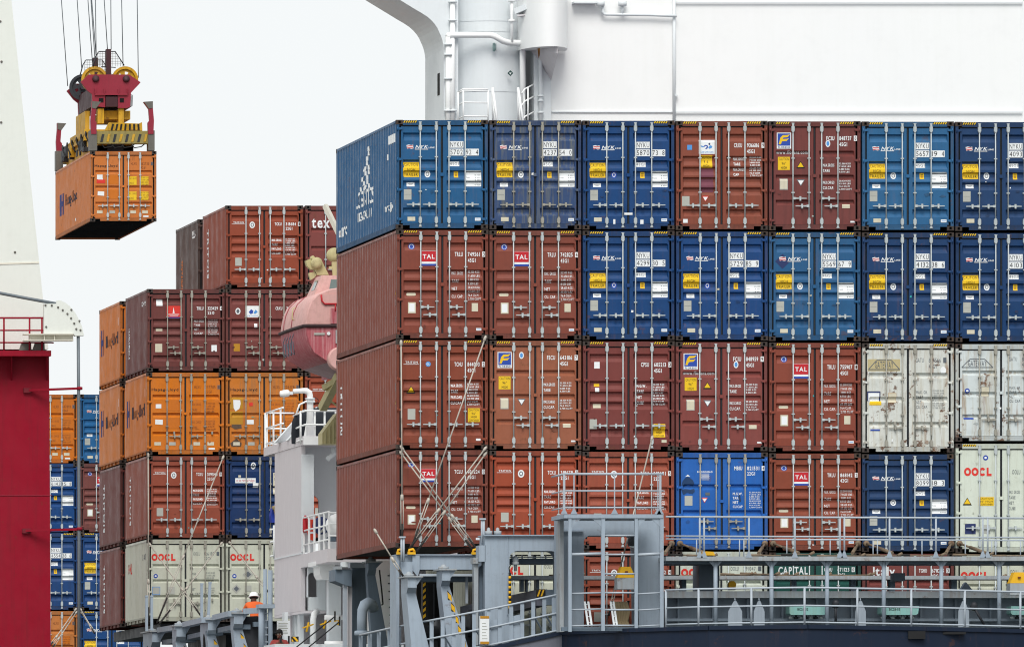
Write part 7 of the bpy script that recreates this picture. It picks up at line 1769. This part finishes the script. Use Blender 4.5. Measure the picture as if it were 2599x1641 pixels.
t = tag(MB().box(WX(615, 334), WX(672, 334), 33.2, 35, pw - .12, pw - .005).build('work_platform', M['deck_paint']), 'narrow steel platform under the orange-vested worker', 'platform')
# man in a red checked shirt, facing the camera, radio at his mouth
J = {'pelvis': ((0, 0, .92), .14), 'waist': ((0, 0, 1.08), .135), 'chest': ((0, .02, 1.3), .165), 'neck': ((0, .0, 1.47), .055), 'jaw': ((0, -.03, 1.55), .068), 'head': ((0, -.01, 1.62), .085), 'crown': ((0, .01, 1.69), .078),
     'ls': ((-.2, .02, 1.4), .07), 'le': ((-.3, -.08, 1.16), .05), 'lw': ((-.1, -.24, 1.3), .034), 'rs': ((.2, .02, 1.4), .07), 're': ((.31, -.05, 1.15), .05), 'rw': ((.1, -.26, 1.36), .034),
     'lh': ((-.1, 0, .86), .105), 'lk': ((-.11, -.03, .48), .07), 'la': ((-.11, .02, .09), .045), 'lt': ((-.12, -.15, .04), .04), 'rh': ((.1, 0, .86), .105), 'rk': ((.11, -.03, .48), .07), 'ra': ((.11, .02, .09), .045), 'rt': ((.12, -.15, .04), .04)}
E = [('pelvis', 'waist', 0), ('waist', 'chest', 0), ('chest', 'neck', 0), ('neck', 'jaw', 1), ('jaw', 'head', 1), ('head', 'crown', 1), ('chest', 'ls', 0), ('ls', 'le', 0), ('le', 'lw', 0), ('chest', 'rs', 0), ('rs', 're', 0), ('re', 'rw', 0),
     ('pelvis', 'lh', 2), ('lh', 'lk', 2), ('lk', 'la', 2), ('la', 'lt', 3), ('pelvis', 'rh', 2), ('rh', 'rk', 2), ('rk', 'ra', 2), ('ra', 'rt', 3)]
hand(J, E, 'l', 'lw', (.7, -.3, .6), (0, -1, .3), 1); hand(J, E, 'r', 'rw', (-.6, -.2, .8), (0, -1, .3), 1)
pz = WZ(1594, 327.5) - 1.79
mn = person('man in a red checked shirt holding a radio to his mouth, bottom left of centre', (WX(709, 327.5), 27.5, pz), R(-8), J, E, ['shirt_red', 'skin_mid', 'trousers', 'black'])
local(MB().lathe([(.098, -.06), (.102, 0), (.09, .05), (.05, .085), (0, .095)], (0, .35, 1), (0, .015, 1.685), 16), 'hair', M['hair'], mn)
local(MB().prism([(-.016, 1.575), (.016, 1.575), (.008, 1.625), (-.008, 1.625)], 'y', -.125, -.08), 'nose', M['skin_mid'], mn)
for s_ in (-1, 1):
    e = local(MB().lathe([(.0, -.012), (.014, -.006), (.014, .006), (0, .012)], (0, 1, 0), (s_ * .035, -.088, 1.63), 8), 'eye', M['eye'], mn)
    local(MB().lathe([(0, -.004), (.007, -.002), (.007, .002)], (0, 1, 0), (s_ * .035, -.101, 1.63), 8), 'pupil', M['hair'], e)
    local(MB().lathe([(.01, -.01), (.03, -.006), (.03, .006), (.01, .01)], (1, 0, 0), (s_ * .094, .005, 1.615), 10), 'ear', M['skin_mid'], mn)
local(MB().box(-.03, .03, -.112, -.09, 1.54, 1.55), 'mouth', M['shirt_red'], mn)
rd = empty('radio', (WX(709, 327.5), 27.2, pz + 1.4), 'black handheld radio held at the mouth of the man in the red shirt', 'radio')
local(MB().box(-.03, .03, -.02, .02, -.02, .13), 'case', M['black'], rd); local(MB().tube([(.018, 0, .13), (.018, 0, .22)], .008, 6), 'antenna', M['black'], rd)
tag(MB().box(WX(680, 327.5), WX(745, 327.5), 26.6, 28.2, pz - .1, pz - .002).build('deck_plate', M['deck_paint']), 'steel deck plate the man in the red shirt stands on', 'platform')
